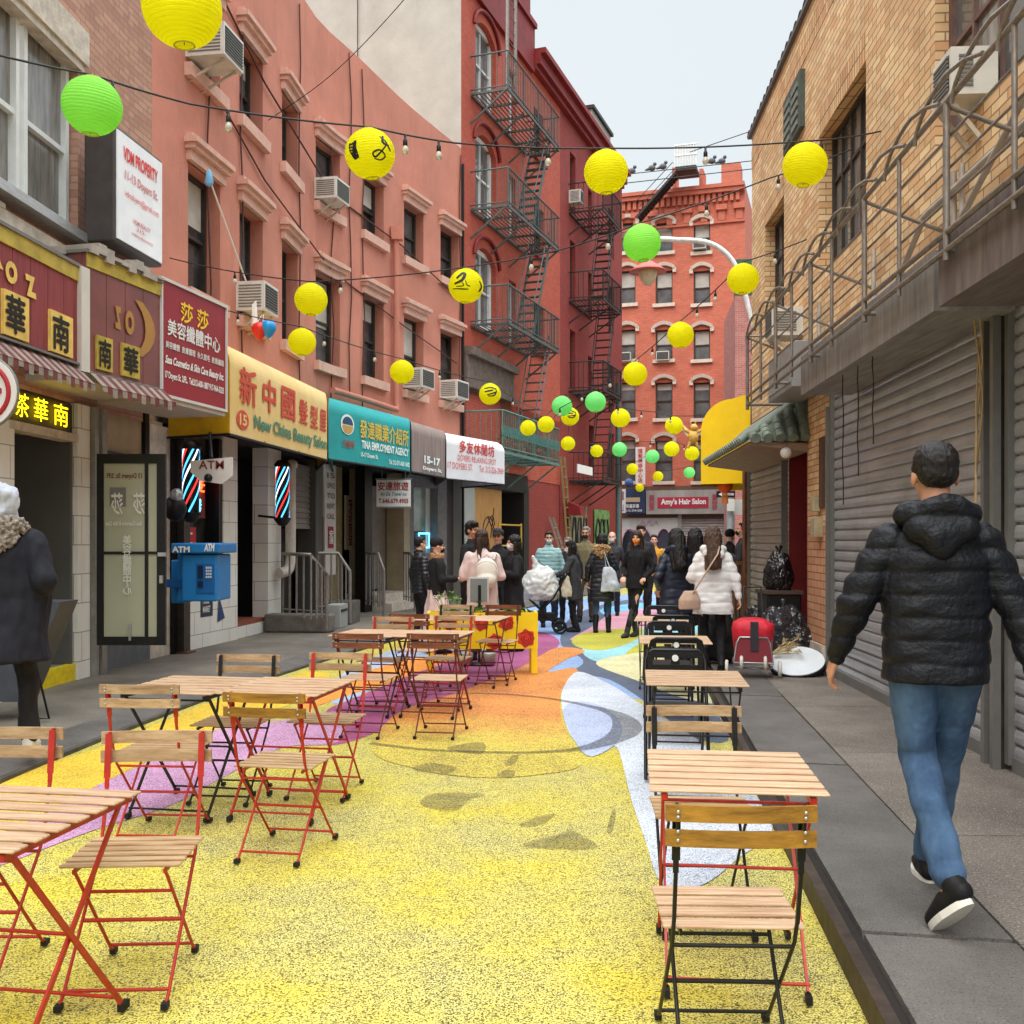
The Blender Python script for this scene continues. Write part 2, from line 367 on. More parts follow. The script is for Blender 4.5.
tc = N.new('ShaderNodeTexCoord'); cn = N.new('ShaderNodeTexNoise'); cn.inputs['Scale'].default_value = 1.6; cn.inputs['Detail'].default_value = 4
L.new(tc.outputs['Generated'], cn.inputs['Vector'])
cr_ = N.new('ShaderNodeValToRGB'); cr_.color_ramp.elements[0].position = .3; cr_.color_ramp.elements[1].position = .75
cr_.color_ramp.elements[0].color = (.80, .895, .94, 1); cr_.color_ramp.elements[1].color = (.86, .925, .955, 1)
L.new(cn.outputs['Fac'], cr_.inputs[0])
mx = N.new('ShaderNodeMixRGB'); mx.inputs[0].default_value = .9      # overcast: cloud cover over the clear sky
L.new(sc.outputs[0], mx.inputs[1]); L.new(cr_.outputs[0], mx.inputs[2])
sx = N.new('ShaderNodeSeparateXYZ'); L.new(tc.outputs['Generated'], sx.inputs[0])     # overcast sky: brighter overhead than low down
zr = N.new('ShaderNodeMapRange'); zr.inputs[1].default_value = .48; zr.inputs[2].default_value = 1; zr.inputs[3].default_value = 1; zr.inputs[4].default_value = 5.4; L.new(sx.outputs[2], zr.inputs[0])
vm = N.new('ShaderNodeVectorMath'); vm.operation = 'SCALE'; L.new(mx.outputs[0], vm.inputs[0]); L.new(zr.outputs[0], vm.inputs['Scale']); L.new(vm.outputs[0], bg.inputs['Color']); bg.inputs['Strength'].default_value = .425
sl = bpy.data.lights.new('sun', 'SUN'); so = bpy.data.objects.new('sun', sl); COL.objects.link(so)
sl.energy = 1.0; sl.angle = R(60); sl.color = (1, .96, .9); so.rotation_euler = (R(38), R(0), R(-25))
scene.view_settings.view_transform = 'Standard'; scene.view_settings.look = 'None'; scene.view_settings.exposure = 1.3; scene.view_settings.gamma = 1
# ------------------------------------------------------------------ ground
def strip(mb, A, B, z): 
    for i in range(len(A)-1): mb.add([(A[i][0], A[i][1], z), (A[i+1][0], A[i+1][1], z), (B[i+1][0], B[i+1][1], z), (B[i][0], B[i][1], z)], [(0, 1, 2, 3)])
    return mb
def yx(l): return [(p.y, p.x) for p in cr([(a, b, 0) for a, b in l], 5)]
KL = yx([(-2, -3.75), (2, -3.5), (6.5, -3.25), (8, -3.14), (10.2, -2.9), (12.3, -2.52), (14.4, -2.1), (17, -1.45), (20, -.6), (24, .6), (30, 2.6), (38, 5.2)])
KR = yx([(-2, .51), (2, .99), (6.13, 1.48), (8.5, 1.77), (11, 2.07), (13.5, 2.5), (16, 3.2), (20, 4.7), (24, 6.4), (29, 9), (36, 13)])
WLs = [(-2, -5.0), (4, -4.75), (10.5, -4.5), (12.3, -4.36), (14.9, -3.96), (16.8, -3.76), (18.7, -3.58), (20.3, -3.02), (22.2, -2.38), (23.7, -1.78), (24.95, -1.24)]
WL = [(p.y, p.x) for p in cr([(a, b, 0) for a, b in WLs], 3)]                      # left wall polyline in (X, Y)
asph = mat('asphalt_ground', (92, 86, 80), .9, var=.15, vs=3, bump=.3, bs=80, coord='Object')
g = MB().poly([(-150, -60, -.02), (150, -60, -.02), (150, 260, -.02), (-150, 260, -.02)])
obj('ground', g, asph, kind='structure')
st = MB(); n = max(len(KL), len(KR))
A = [(x+.0, y) for x, y in KL]; B = []
def resamp(P, n):
    P = [Vector((a, b)) for a, b in P]; L_ = [0]
    for i in range(1, len(P)): L_.append(L_[-1]+(P[i]-P[i-1]).length)
    out = []
    for k in range(n):
        d = L_[-1]*k/(n-1); j = max(0, min(len(P)-2, next((i for i in range(len(P)-1) if L_[i+1] >= d-1e-6), len(P)-2)))
        t = (d-L_[j])/(L_[j+1]-L_[j]); q = P[j].lerp(P[j+1], t); out.append((q.x, q.y))
    return out
strip(st, resamp(KL, 60), resamp(KR, 60), 0)
GY = paint_ground('street_yellow_paint', (220, 200, 58), .92, rgb2=(226, 214, 132))
obj('road', st, GY, kind='structure')
st = MB().poly([(-10, 38, .001), (13, 36, .001), (30, 60, .001), (-10, 60, .001)]); obj('far_road', st, asph, kind='structure')
def inset(P, d):
    out = []
    for i in range(len(P)):
        a = Vector(P[max(i-1, 0)]); b = Vector(P[min(i+1, len(P)-1)]); t = (b-a).normalized(); out.append((P[i][0]+t.y*d, P[i][1]-t.x*d))
    return out
ZS = .12
def slab(mb, A, B, z0, z1):
    for i in range(len(A)-1):
        a, b, c, d = A[i], A[i+1], B[i+1], B[i]
        mb.hexa([(a[0], a[1], z0), (b[0], b[1], z0), (c[0], c[1], z0), (d[0], d[1], z0), (a[0], a[1], z1), (b[0], b[1], z1), (c[0], c[1], z1), (d[0], d[1], z1)])
SWM = mat('sidewalk_concrete', (134, 124, 114), .85, rgb2=(100, 92, 84), vs=1.6, bump=.45, bs=140, coord='Object', detail=10)
def speck(m, sc=120, th=.63, col=(210, 200, 188), amt=.55):
    nt = m.node_tree; N = nt.nodes; L = nt.links; b = N['Principled BSDF']
    src = b.inputs['Base Color'].links[0].from_socket
    tc = N.new('ShaderNodeTexCoord'); n = N.new('ShaderNodeTexNoise'); n.inputs['Scale'].default_value = sc; n.inputs['Detail'].default_value = 2
    L.new(tc.outputs['Object'], n.inputs['Vector'])
    r = N.new('ShaderNodeValToRGB'); r.color_ramp.elements[0].position = th; r.color_ramp.elements[1].position = th+.05
    r.color_ramp.elements[1].color = (amt, amt, amt, 1); r.color_ramp.elements[0].color = (0, 0, 0, 1)
    L.new(n.outputs['Fac'], r.inputs[0]); mx = N.new('ShaderNodeMixRGB'); L.new(r.outputs[0], mx.inputs[0]); L.new(src, mx.inputs[1]); mx.inputs[2].default_value = (*lin(col), 1)
    r2 = N.new('ShaderNodeValToRGB'); r2.color_ramp.elements[0].position = .34; r2.color_ramp.elements[1].position = .42
    r2.color_ramp.elements[0].color = (.45, .45, .45, 1); L.new(n.outputs['Fac'], r2.inputs[0])
    m2 = N.new('ShaderNodeMixRGB'); m2.blend_type = 'MULTIPLY'; m2.inputs[0].default_value = 1; L.new(mx.outputs[0], m2.inputs[1]); L.new(r2.outputs[0], m2.inputs[2])
    L.new(m2.outputs[0], b.inputs['Base Color'])
speck(SWM, 110, .62, (196, 188, 178), .6)
KS = mat('kerb_slab_stone', (112, 106, 101), .7, rgb2=(86, 81, 77), vs=2.2, bump=.35, bs=90, coord='Object'); speck(KS, 140, .66, (180, 172, 160), .4)
KE = mat('kerb_steel_edge', (82, 68, 58), .6, metal=.3, rgb2=(50, 40, 34), vs=14, coord='Object')
# right pavement: steel nosing, kerb slabs with joints, concrete flags with joints
n = 60; K = resamp(KR, n); k1 = inset(K, .045); k2 = inset(K, .085)
m = MB(); slab(m, K, k1, 0, ZS-.012); obj('kerb', m, KE, kind='structure')
m = MB(); slab(m, k1, k2, 0, ZS-.03); obj('kerb', m, mat('kerb_groove', (40, 34, 30), .9), kind='structure')
m = MB(); sl0 = inset(K, .085); sl1 = inset(K, .60); kk = resamp(sl0, 15); kj = resamp(sl1, 15)
def lerp2(a, b, t): return (a[0]+(b[0]-a[0])*t, a[1]+(b[1]-a[1])*t)
for i in range(14):
    for j in range(3):
        t0 = j/3+(.006 if j == 0 else 0); t1 = (j+1)/3-(.006 if j == 2 else 0)
        a, b = lerp2(kk[i], kk[i+1], t0), lerp2(kk[i], kk[i+1], t1); c, d = lerp2(kj[i], kj[i+1], t1), lerp2(kj[i], kj[i+1], t0)
        slab(m, [a, b], [d, c], 0, ZS)
obj('kerb_slabs', m, KS, kind='structure')
RWX = lambda Y, p=0: 2.68-p+.0605*Y
m = MB()
js = [-2, .2, 1.85, 3.62, 4.95, 6.9, 8.8, 10.9, 13.2, 15.4]
def kx(Y):
    for i in range(len(sl1)-1):
        if sl1[i][1] <= Y <= sl1[i+1][1]: t = (Y-sl1[i][1])/(sl1[i+1][1]-sl1[i][1]); return sl1[i][0]+(sl1[i+1][0]-sl1[i][0])*t
    return sl1[-1][0]
for i in range(len(js)-1):
    y0, y1 = js[i]+.006, js[i+1]-.006
    for j in range(3):
        a0 = y0+(y1-y0)*j/3; a1 = y0+(y1-y0)*(j+1)/3
        slab(m, [(kx(a0)+.012, a0), (kx(a1)+.012, a1)], [(RWX(a0)+.3, a0), (RWX(a1)+.3, a1)], 0, ZS)
obj('pavement', m, SWM, kind='structure')
m = MB().poly([(.9, -2, .085), (3.9, -2, .085), (3.9, 15.4, .085), (3.0, 15.4, .085), (2.3, 11, .085), (1.6, 6, .085)])
obj('pavement_bed', m, mat('joint_dark', (52, 46, 42), .95), kind='structure')
m = MB(); A = [p for p in K if p[1] > 15.3]; 
m.poly([(p[0]+.09, p[1], ZS) for p in A]+[(30, 36, ZS), (30, 15.45, ZS)]); obj('pavement', m, SWM, kind='structure')
# left pavement
SWL = mat('sidewalk_left', (132, 122, 110), .8, rgb2=(88, 80, 72), vs=.9, bump=.4, bs=110, coord='Object', detail=10); speck(SWL, 110, .67, (180, 172, 160), .35)
K = resamp(KL, n); k1 = inset(K, -.05); k2 = inset(K, -.36)
m = MB(); slab(m, K, k1, 0, .03); obj('kerb', m, mat('kerb_stone_left', (92, 87, 80), .8, rgb2=(62, 58, 53), vs=9, coord='Object'), kind='structure')
k3 = inset(K, -.95)
m = MB()
for i in range(len(K)-1): m.add([(*k1[i], .028), (*k1[i+1], .028), (*k2[i+1], .07), (*k2[i], .07)], [(0, 1, 2, 3)])
obj('kerb_slabs', m, KS, kind='structure')
m = MB()
for i in range(len(K)-1): m.add([(*k2[i], .068), (*k2[i+1], .068), (*k3[i+1], ZS-.003), (*k3[i], ZS-.003)], [(0, 1, 2, 3)])
obj('pavement', m, SWL, kind='structure')
m = MB(); m.poly([(p[0], p[1], ZS-.003) for p in k3 if p[1] < 33]+[(-2, 33, ZS-.003), (-9, 26, ZS-.003), (-9, -2, ZS-.003)]); obj('pavement', m, SWL, kind='structure')
# painted mural, colour fields follow the paint on the road
def field(name, px, col, z, worn=.45, rgb2=None, k=5, smooth=True, blend=None):
    pts = [(*G(a, b), 0) for a, b in px]
    P = cr(pts, k, True) if smooth else [Vector(p) for p in pts]
    Q = clip([(p.x, p.y) for p in P])
    if len(Q) < 3: return
    z *= .25; m = MB().poly([(a, b, z) for a, b in Q]); o = obj(name, m, paint_ground(name+'_paint', col, worn, rgb2=rgb2, blend=blend), kind='structure')
    bm = bmesh.new(); bm.from_mesh(o.data); bmesh.ops.triangulate(bm, faces=bm.faces, ngon_method='EAR_CLIP')
    for f in bm.faces:
        if f.normal.z < 0: f.normal_flip()
    bm.to_mesh(o.data); bm.free()
LKf = resamp(KL, 240); RKf = resamp(KR, 240)
def clip(P):                       # keep paint on the roadway
    out = []
    for x, y in P:
        a = min(LKf, key=lambda p: abs(p[1]-y)); b = min(RKf, key=lambda p: abs(p[1]-y))
        out.append((min(max(x, a[0]+.004), b[0]-.004), y))
    return out
def spl(*a): return list(a)
# far multi-coloured field under the crowd
field('mural_blue', [(380, 668), (440, 640), (500, 618), (560, 600), (700, 592), (760, 640), (740, 700), (700, 740), (640, 700), (560, 690), (430, 690)], (150, 178, 222), .004, .35)
field('mural_slate', [(560, 640), (580, 612), (640, 600), (740, 640), (740, 720), (700, 740), (650, 705), (610, 680), (575, 672), (583, 660)], (92, 102, 124), .008, .35)
field('mural_lilac', [(330, 700), (345, 672), (400, 648), (470, 636), (520, 632), (480, 655), (400, 676), (352, 700)], (176, 192, 218), .008, .35)
field('mural_magenta', [(538, 632), (560, 643), (530, 665), (480, 690), (430, 704), (400, 722), (350, 742), (322, 742), (326, 712), (350, 700), (420, 672), (500, 645)], (182, 88, 140), .012, .5, rgb2=(160, 76, 122))
field('mural_pink', [(-20, 872), (-20, 850), (90, 790), (138, 767), (219, 729), (283, 721), (340, 712), (338, 742), (283, 748), (219, 780), (170, 806), (90, 832)], (208, 156, 192), .016, .55, rgb2=(192, 140, 178))
field('mural_orange_back', [(300, 712), (310, 690), (400, 662), (440, 655), (480, 648), (420, 672), (350, 695), (300, 712)], (248, 152, 50), .016, .4)
field('mural_orange', [(585, 651), (566, 660), (548, 672), (572, 668), (578, 674), (562, 690), (561, 715), (568, 735), (582, 764), (540, 775), (480, 778), (420, 770), (372, 750), (400, 712), (460, 692), (520, 668), (556, 648)], (242, 156, 72), .016, .8, rgb2=(236, 140, 62), blend=((222, 203, 78), 7.7, 9.1))
AMB = None
field('mural_white', [(562, 692), (578, 672), (612, 686), (640, 704), (700, 742), (760, 800), (772, 832), (740, 858), (702, 886), (663, 886), (645, 840), (631, 799), (617, 748), (600, 752), (590, 757), (575, 742), (565, 722)], (214, 218, 226), .020, .45, rgb2=(190, 196, 210))
field('mural_lavender', [(563, 712), (575, 702), (600, 706), (620, 722), (618, 742), (590, 757), (573, 738)], (184, 194, 224), .024, .4)
field('mural_teal', [(582, 650), (600, 636), (650, 626), (700, 625), (700, 645), (640, 655), (600, 662)], (158, 214, 220), .012, .3)
field('mural_sky', [(600, 610), (640, 603), (690, 604), (690, 618), (630, 622)], (120, 184, 224), .012, .3)
field('mural_rose', [(590, 628), (570, 640), (600, 632), (690, 622), (690, 606), (620, 612)], (226, 160, 180), .014, .3)
field('mural_olive', [(572, 640), (590, 632), (640, 628), (636, 640), (605, 650), (580, 648)], (200, 192, 60), .016, .35)
field('mural_olive', [(625, 655), (650, 640), (700, 634), (700, 648), (650, 654)], (204, 196, 84), .016, .35)
field('mural_cream', [(596, 664), (625, 655), (700, 646), (745, 660), (740, 700), (690, 700), (640, 682)], (230, 222, 170), .018, .35)
field('mural_yellow_corner', [(0, 778), (100, 748), (216, 700), (300, 674), (330, 676), (300, 700), (240, 722), (150, 760), (80, 795), (0, 832)], (240, 196, 48), .012, .45)
# worn patches and the tyre ring
WRN = mat('worn_patch', (134, 122, 62), .9, rgb2=(104, 96, 56), vs=8, coord='Object', bump=.3, bs=90)
def faded(name, rgb, a):
    m = mat(name, rgb, .85, var=.2, vs=6, coord='Object'); nt = m.node_tree; N = nt.nodes; L = nt.links
    tc = N.new('ShaderNodeTexCoord'); n = N.new('ShaderNodeTexNoise'); n.inputs['Scale'].default_value = 45; n.inputs['Detail'].default_value = 6; L.new(tc.outputs['Object'], n.inputs['Vector'])
    r = N.new('ShaderNodeValToRGB'); r.color_ramp.elements[0].position = .52; r.color_ramp.elements[1].position = .8
    r.color_ramp.elements[0].color = (a, a, a, 1); r.color_ramp.elements[1].color = (0, 0, 0, 1); L.new(n.outputs['Fac'], r.inputs[0]); L.new(r.outputs[0], N['Principled BSDF'].inputs['Alpha']); return m
FW = faded('worn_paint', (124, 114, 76), .42); FT = faded('tyre_black', (72, 68, 62), .45)
for P in ([(412, 769), (430, 764), (455, 768), (448, 775), (425, 773)], [(448, 748), (478, 743), (486, 747), (480, 755), (455, 752)], [(420, 803), (436, 794), (484, 795), (470, 800), (456, 811), (430, 809)],
          [(505, 766), (512, 757), (519, 756), (514, 765)], [(497, 777), (505, 771), (515, 772), (512, 778)], [(522, 846), (556, 836), (572, 832), (598, 848), (560, 850)], [(519, 826), (536, 818), (555, 815), (540, 826)], [(607, 832), (612, 812), (616, 813), (612, 833)]):
    m = MB().poly(cr([(*G(a, b), .0075) for a, b in P], 5, True)); obj('road_stain', m, FW, kind='structure')
ring = cr([(*G(a, b), .0085) for a, b in [(352, 699), (410, 696), (478, 694), (540, 698), (590, 707), (618, 716), (627, 727), (618, 738), (585, 749), (540, 753), (480, 753), (420, 750), (370, 744)]], 8)
m = MB()
for i in range(len(ring)-1):
    a, b = ring[i], ring[i+1]; t = (b-a).normalized(); q = Vector((t.y, -t.x, 0)); 
    def wd(i): s = i/(len(ring)-1); return .035+.09*math.exp(-((s-.52)/.14)**2)
    m.add([a-q*wd(i), b-q*wd(i+1), b+q*wd(i+1), a+q*wd(i)], [(0, 1, 2, 3)])
obj('tyre_mark', m, FT, kind='structure')
# ------------------------------------------------------------------ wall tools
class Cv:                          # curved wall, parameter = arc length
    def __init__(s, pts, out=1):
        s.P = [Vector((a, b, 0)) for a, b in pts]; s.L = [0]; s.out = out
        for i in range(1, len(s.P)): s.L.append(s.L[-1]+(s.P[i]-s.P[i-1]).length)
        k = len(s.P); tg = []
        for i in range(k): tg.append((s.P[min(i+1, k-1)]-s.P[max(i-1, 0)]).normalized())
        s.N = [Vector((t.y, -t.x, 0))*out for t in tg]
    def p(s, u, v, z):
        i = 0
        while i < len(s.L)-2 and s.L[i+1] < u: i += 1
        t = (u-s.L[i])/(s.L[i+1]-s.L[i]); n = s.N[i].lerp(s.N[i+1], max(0, min(1, t))).normalized()
        return s.P[i]+(s.P[i+1]-s.P[i])*t+n*v+Vector((0, 0, z))
    def upx(s, px, off=0):         # where the wall stands along a line of sight
        a, b = 0., s.L[-1]; f = lambda u: (lambda q: q.x*F/q.y+512-px)(s.p(u, off, 0))
        for _ in range(44):
            c = (a+b)/2
            if f(c) < 0: a = c
            else: b = c
        return (a+b)/2
    def sub(s, u0, u1):
        return [u0]+[l for l in s.L if u0+.02 < l < u1-.02]+[u1]
class Fw(Fr):
    def upx(s, px, off=0):
        r = (px-512)/F; o = s.o+s.v*off; return (r*o.y-o.x)/(s.u.x-r*s.u.y)
    def sub(s, a, b): return [a, b]
def wbox(m, W, u0, u1, z0, z1, v0, v1):
    S = W.sub(u0, u1)
    for a, b in zip(S, S[1:]):
        m.hexa([W.p(a, v0, z0), W.p(b, v0, z0), W.p(b, v1, z0), W.p(a, v1, z0), W.p(a, v0, z1), W.p(b, v0, z1), W.p(b, v1, z1), W.p(a, v1, z1)])
def wall(m, W, u0, u1, z0, z1, ops, depth=.2, back=.3):
    us = sorted(set([u0, u1]+[x for o in ops for x in o[:2]]+[l for l in W.sub(u0, u1)])); zs = sorted(set([z0, z1]+[x for o in ops for x in o[2:4]]))
    for a, b in zip(us, us[1:]):
        if b-a < 1e-4: continue
        for c, d in zip(zs, zs[1:]):
            if any(o[0]-1e-4 <= a and b <= o[1]+1e-4 and o[2]-1e-4 <= c and d <= o[3]+1e-4 for o in ops): continue
            m.add([W.p(a, 0, c), W.p(b, 0, c), W.p(b, 0, d), W.p(a, 0, d)], [(0, 1, 2, 3)])
    for o in ops:
        a, b, c, d = o[:4]
        for q in ([(a, 0, c), (a, -depth, c), (a, -depth, d), (a, 0, d)], [(b, 0, c), (b, -depth, c), (b, -depth, d), (b, 0, d)], [(a, 0, c), (b, 0, c), (b, -depth, c), (a, -depth, c)], [(a, 0, d), (b, 0, d), (b, -depth, d), (a, -depth, d)]):
            m.add([W.p(*x) for x in q], [(0, 1, 2, 3)])
def sash(parent, W, a, b, c, d, depth=.2, fr=WFRAME, gl=GLASS, fw=.05, mid=.5, vm=0, curt=None):
    """double-hung window: frame part with panes under it"""
    v = -depth; m = MB(); wbox(m, W, a, a+fw, c, d, v-.06, v+.04); wbox(m, W, b-fw, b, c, d, v-.06, v+.04)
    wbox(m, W, a+fw, b-fw, d-fw, d, v-.06, v+.04); wbox(m, W, a+fw, b-fw, c, c+fw, v-.06, v+.05)
    if mid: z = c+(d-c)*mid; wbox(m, W, a+fw, b-fw, z-.025, z+.025, v-.05, v+.02)
    for k in range(vm): u = a+(b-a)*(k+1)/(vm+1); wbox(m, W, u-.02, u+.02, c+fw, d-fw, v-.055, v+.015)
    f = obj('window', m, fr, parent)
    m = MB()
    if mid:
        z = c+(d-c)*mid; m.poly([W.p(a+fw, v-.04, c+fw), W.p(b-fw, v-.04, c+fw), W.p(b-fw, v-.04, z), W.p(a+fw, v-.04, z)])
        m.poly([W.p(a+fw, v-.02, z), W.p(b-fw, v-.02, z), W.p(b-fw, v-.02, d-fw), W.p(a+fw, v-.02, d-fw)])
    else: m.poly([W.p(a+fw, v-.03, c+fw), W.p(b-fw, v-.03, c+fw), W.p(b-fw, v-.03, d-fw), W.p(a+fw, v-.03, d-fw)])
    p = obj('pane', m, gl, f)
    if curt:
        m = MB(); z0 = c+(d-c)*curt; m.poly([W.p(a+fw, v-.036, z0), W.p(b-fw, v-.036, z0), W.p(b-fw, v-.036, d-fw), W.p(a+fw, v-.036, d-fw)]); m.poly([W.p(a+fw, v-.017, z0), W.p(b-fw, v-.017, z0), W.p(b-fw, v-.017, d-fw), W.p(a+fw, v-.017, d-fw)])
        obj('blind', m, mat('window_blind', (196, 190, 180), .8, var=.08, vs=3), f)
    return f
def ac_unit(W, u, z, v, label, group=None, w=.55, h=.38, d=.45, col=None, bracket=True, side=1):
    t = thing('air_conditioner', label, 'air conditioner', W.p(u, v, z), 0, group)
    m = MB(); wbox(m, W, u-w/2, u+w/2, z, z+h, v-.1, v+d); obj('casing', m, col or mat('ac_casing', (214, 210, 200), .5, var=.06, vs=4, dirt=.2), t)
    m = MB()
    for k in range(9):
        zz = z+.05+(h-.1)*k/8; wbox(m, W, u-w/2+.04, u+w/2-.04, zz-.010, zz+.006, v+d, v+d+.012)
    for k in range(8):
        zz = z+.06+(h-.12)*k/7; wbox(m, W, u-w/2-.008, u-w/2, zz-.009, zz+.006, v+.06, v+d-.05)
        wbox(m, W, u+w/2, u+w/2+.008, zz-.009, zz+.006, v+.06, v+d-.05)
    obj('grille', m, mat('ac_grille', (110, 108, 104), .6, var=.1), t)
    m = MB(); wbox(m, W, u-w/2+.03, u+w/2-.03, z+.04, z+h-.04, v+d-.004, v+d+.002); obj('coil', m, mat('ac_coil', (62, 62, 62), .7), t)
    if bracket:
        m = MB(); 
        for s in (-.3, .3): m.bar(W.p(u+w*s, v-.02, z-.28), W.p(u+w*s, v+d*.9, z-.015), .03)
        obj('bracket', m, mat('ac_bracket', (190, 178, 160), .6), t)
    return t
# ------------------------------------------------------------------ LEFT: pinkish brick house and salmon house
CW = Cv(WL)
U = lambda px, off=0: CW.upx(px, off)
uJ = U(152); uE = CW.L[-1]
tA = thing('brick_house', 'pinkish brick house with tall white framed windows above the red wooden sign', 'building', CW.p(U(60), 0, 0))
wa0 = 3.2; 
ops = [(U(-300), U(78), 4.66, 6.5), (U(-300), U(78), 8.2, 10)]
m = MB(); wall(m, CW, 1., uJ, 2.95, 14.2, ops, .16)
m.poly([CW.p(1, 0, 14.2), CW.p(uJ, 0, 14.2), CW.p(uJ, -6, 14.2), CW.p(1, -6, 14.2)]); m.poly([CW.p(uJ, 0, 3), CW.p(uJ, -6, 3), CW.p(uJ, -6, 14.2), CW.p(uJ, 0, 14.2)])
obj('wall', m, TANB, tA)
for c, d in ((4.66, 6.5),):
    us = [U(78)]; 
    for k in range(4): us.append(us[-1]-.98)
    for k in range(4):
        f = sash(tA, CW, us[k+1]+(.06 if k else .06), us[k]-.03, c, d, .12, WWHITE, GLASSL, .06, .48)
m = MB(); wbox(m, CW, U(-300), U(84), 6.5, 6.85, -.12, .06); wbox(m, CW, U(-300), U(82), 6.42, 6.5, -.12, .03); obj('lintel', m, STONE, tA)
m = MB(); wbox(m, CW, U(-300), U(97), 4.55, 4.64, -.12, .22); obj('sill_flashing', m, ALU, tA)
m = MB(); wbox(m, CW, U(-300), U(92), 4.22, 4.45, -.05, .12); wbox(m, CW, U(-300), U(98), 4.12, 4.22, -.05, .2)
for k in range(40):
    u = 3+k*.2; wbox(m, CW, u, u+.12+random.random()*.08, 4.45, 4.45+random.random()*.05, -.02, .08+random.random()*.06)
obj('cornice', m, STONE, tA)
m = MB(); wbox(m, CW, U(99), U(138), 4.16, 4.36, 0, .14); obj('ledge', m, STONE, tA)
# salmon house
tB = thing('salmon_house', 'long salmon stuccoed house curving along the street with stone hooded windows', 'building', CW.p(U(300), 0, 0))
cols = [188, 239.5, 282, 315.7, 363, 404, 440.5]; ww = [1.0, 1.0, .95, 1.0, 1.0, 1.0, 1.0]
R2 = (4.82, 6.48); R3 = (7.72, 8.92); ops = []; wins = []
for i, px in enumerate(cols):
    for lo, hi in (R2, R3):
        a = U(px); ops.append((a, a+ww[i]*.95, lo, hi)); wins.append((i, a, a+ww[i]*.95, lo, hi))
m = MB(); HS = 11.1
wall(m, CW, uJ, uE, 3.2, HS, ops, .26)
S = CW.sub(uJ, uE)
m.poly([CW.p(s, 0, HS) for s in S]+[CW.p(uE, -8, HS), CW.p(uJ, -8, HS)])
for a, b in zip(S, S[1:]): pass
m.poly([CW.p(uE, 0, 0), CW.p(uE, -8, 0), CW.p(uE, -8, HS), CW.p(uE, 0, HS)])
obj('wall', m, SALMON, tB)
for i, a, b, lo, hi in wins:
    g = [GLASS, GLASSG, GLASS, GLASSG, GLASS, GLASSG, GLASS][i]
    sash(tB, CW, a, b, lo, hi, .24, WFRAME, g, .06, .5, curt=[.6, None, None, .45, .75, .5, None][(i+(lo > 7)*3) % 7])
    m = MB(); e = .05                       # moulded stone hood
    hb = hi; ht = hi+.34
    wbox(m, CW, a-e, b+e, hb, ht-.2, -.02, .07); wbox(m, CW, a-e-.03, b+e+.03, ht-.2, ht-.13, -.02, .13); wbox(m, CW, a-e-.06, b+e+.06, ht-.13, ht-.06, -.02, .18); wbox(m, CW, a-e-.03, b+e+.03, ht-.06, ht, -.02, .1)
    obj('window_hood', m, SALMON_T, tB)
    m = MB(); wbox(m, CW, a-.1, b+.1, lo-.17, lo, -.2, .1); obj('sill', m, SALMON_T, tB)
m = MB(); d = U(392); pt = [CW.p(d, .1, HS-3.2), CW.p(d, .1, 4.40)]; m.tube(pt, .06, 10); m.tube([CW.p(d, .1, 4.40), CW.p(d-.05, .14, 4.30), CW.p((d+U(326))/2, .14, 4.32), CW.p(U(326), .14, 4.34)], .06, 10); m.box(-.12, .12, -.1, .1, 0, .28, Matrix.Translation(CW.p(d, .12, HS-3.2)))
obj('drain_pipe', m, SALMON, tB)
m = MB()
for px, z0, z1 in ((362, 4, 10.9), (207, 4, 10.9), (240, 3.6, 9), (331, 4.2, 9), (349, 4.4, 11), (459, 3.6, 10.9), (298, 4, 10.8)):
    u = U(px); m.tube([CW.p(u+.06*math.sin(k*1.9+px), .03, z0+(z1-z0)*k/7) for k in range(8)], .013, 5)
pts = [(146, 9.6), (200, 9.3), (262, 8.6), (330, 8.05), (400, 7.9), (455, 7.4)]
m.tube([CW.p(U(a), .045, b) for a, b in pts], .016, 5); m.tube([CW.p(U(a), .045, b-2.7) for a, b in [(210, 10.4), (262, 9.8), (330, 9.3), (400, 8.9), (455, 8.5)]], .014, 5)
obj('wall_cable', m, mat('cable_dark', (86, 48, 42), .7), tB)
m = MB(); ue = U(461.2); m.tube([CW.p(ue, .05, .1), CW.p(ue, .05, 10.7)], .035, 8); obj('conduit', m, BLACKM, tB)
# ------------------------------------------------------------------ RED houses with fire escapes
FRD = Fw(-1.24, 24.95, .36, 1, 0, 1); UR = lambda px, off=0: FRD.upx(px, off)
uS = UR(560)
tC = thing('red_brick_house', 'tall red painted brick house with white arched windows and a pale rendered side wall', 'building', FRD.p(0, 0, 0))
wins = []
zl = [6.98, 9.88, 12.75]
def arch_win(W, a, b, c, d, parent, rise=.3, fr=WWHITE):
    n = 8; m = MB(); P = [(a+(b-a)*k/n, d-rise+rise*math.sin(PI*k/n)**.8) for k in range(n+1)]
    for k in range(n): m.add([W.p(P[k][0], .0, P[k][1]), W.p(P[k+1][0], .0, P[k+1][1]), W.p(P[k+1][0], 0, d), W.p(P[k][0], 0, d)], [(0, 1, 2, 3)]); m.add([W.p(P[k][0], 0, P[k][1]), W.p(P[k+1][0], 0, P[k+1][1]), W.p(P[k+1][0], -.2, P[k+1][1]), W.p(P[k][0], -.2, P[k][1])], [(0, 1, 2, 3)])
    return m, P
ra, rb = UR(475.5), UR(496)
ops = [(ra, rb, z, z+2.1) for z in zl]+[(UR(509), UR(516), z, z+1.75) for z in zl]+[(UR(534), UR(544), z+.2, z+1.6) for z in zl]
ops += [(UR(543.5), UR(551), 3.9, 4.5)]
m = MB(); HT = 16.1
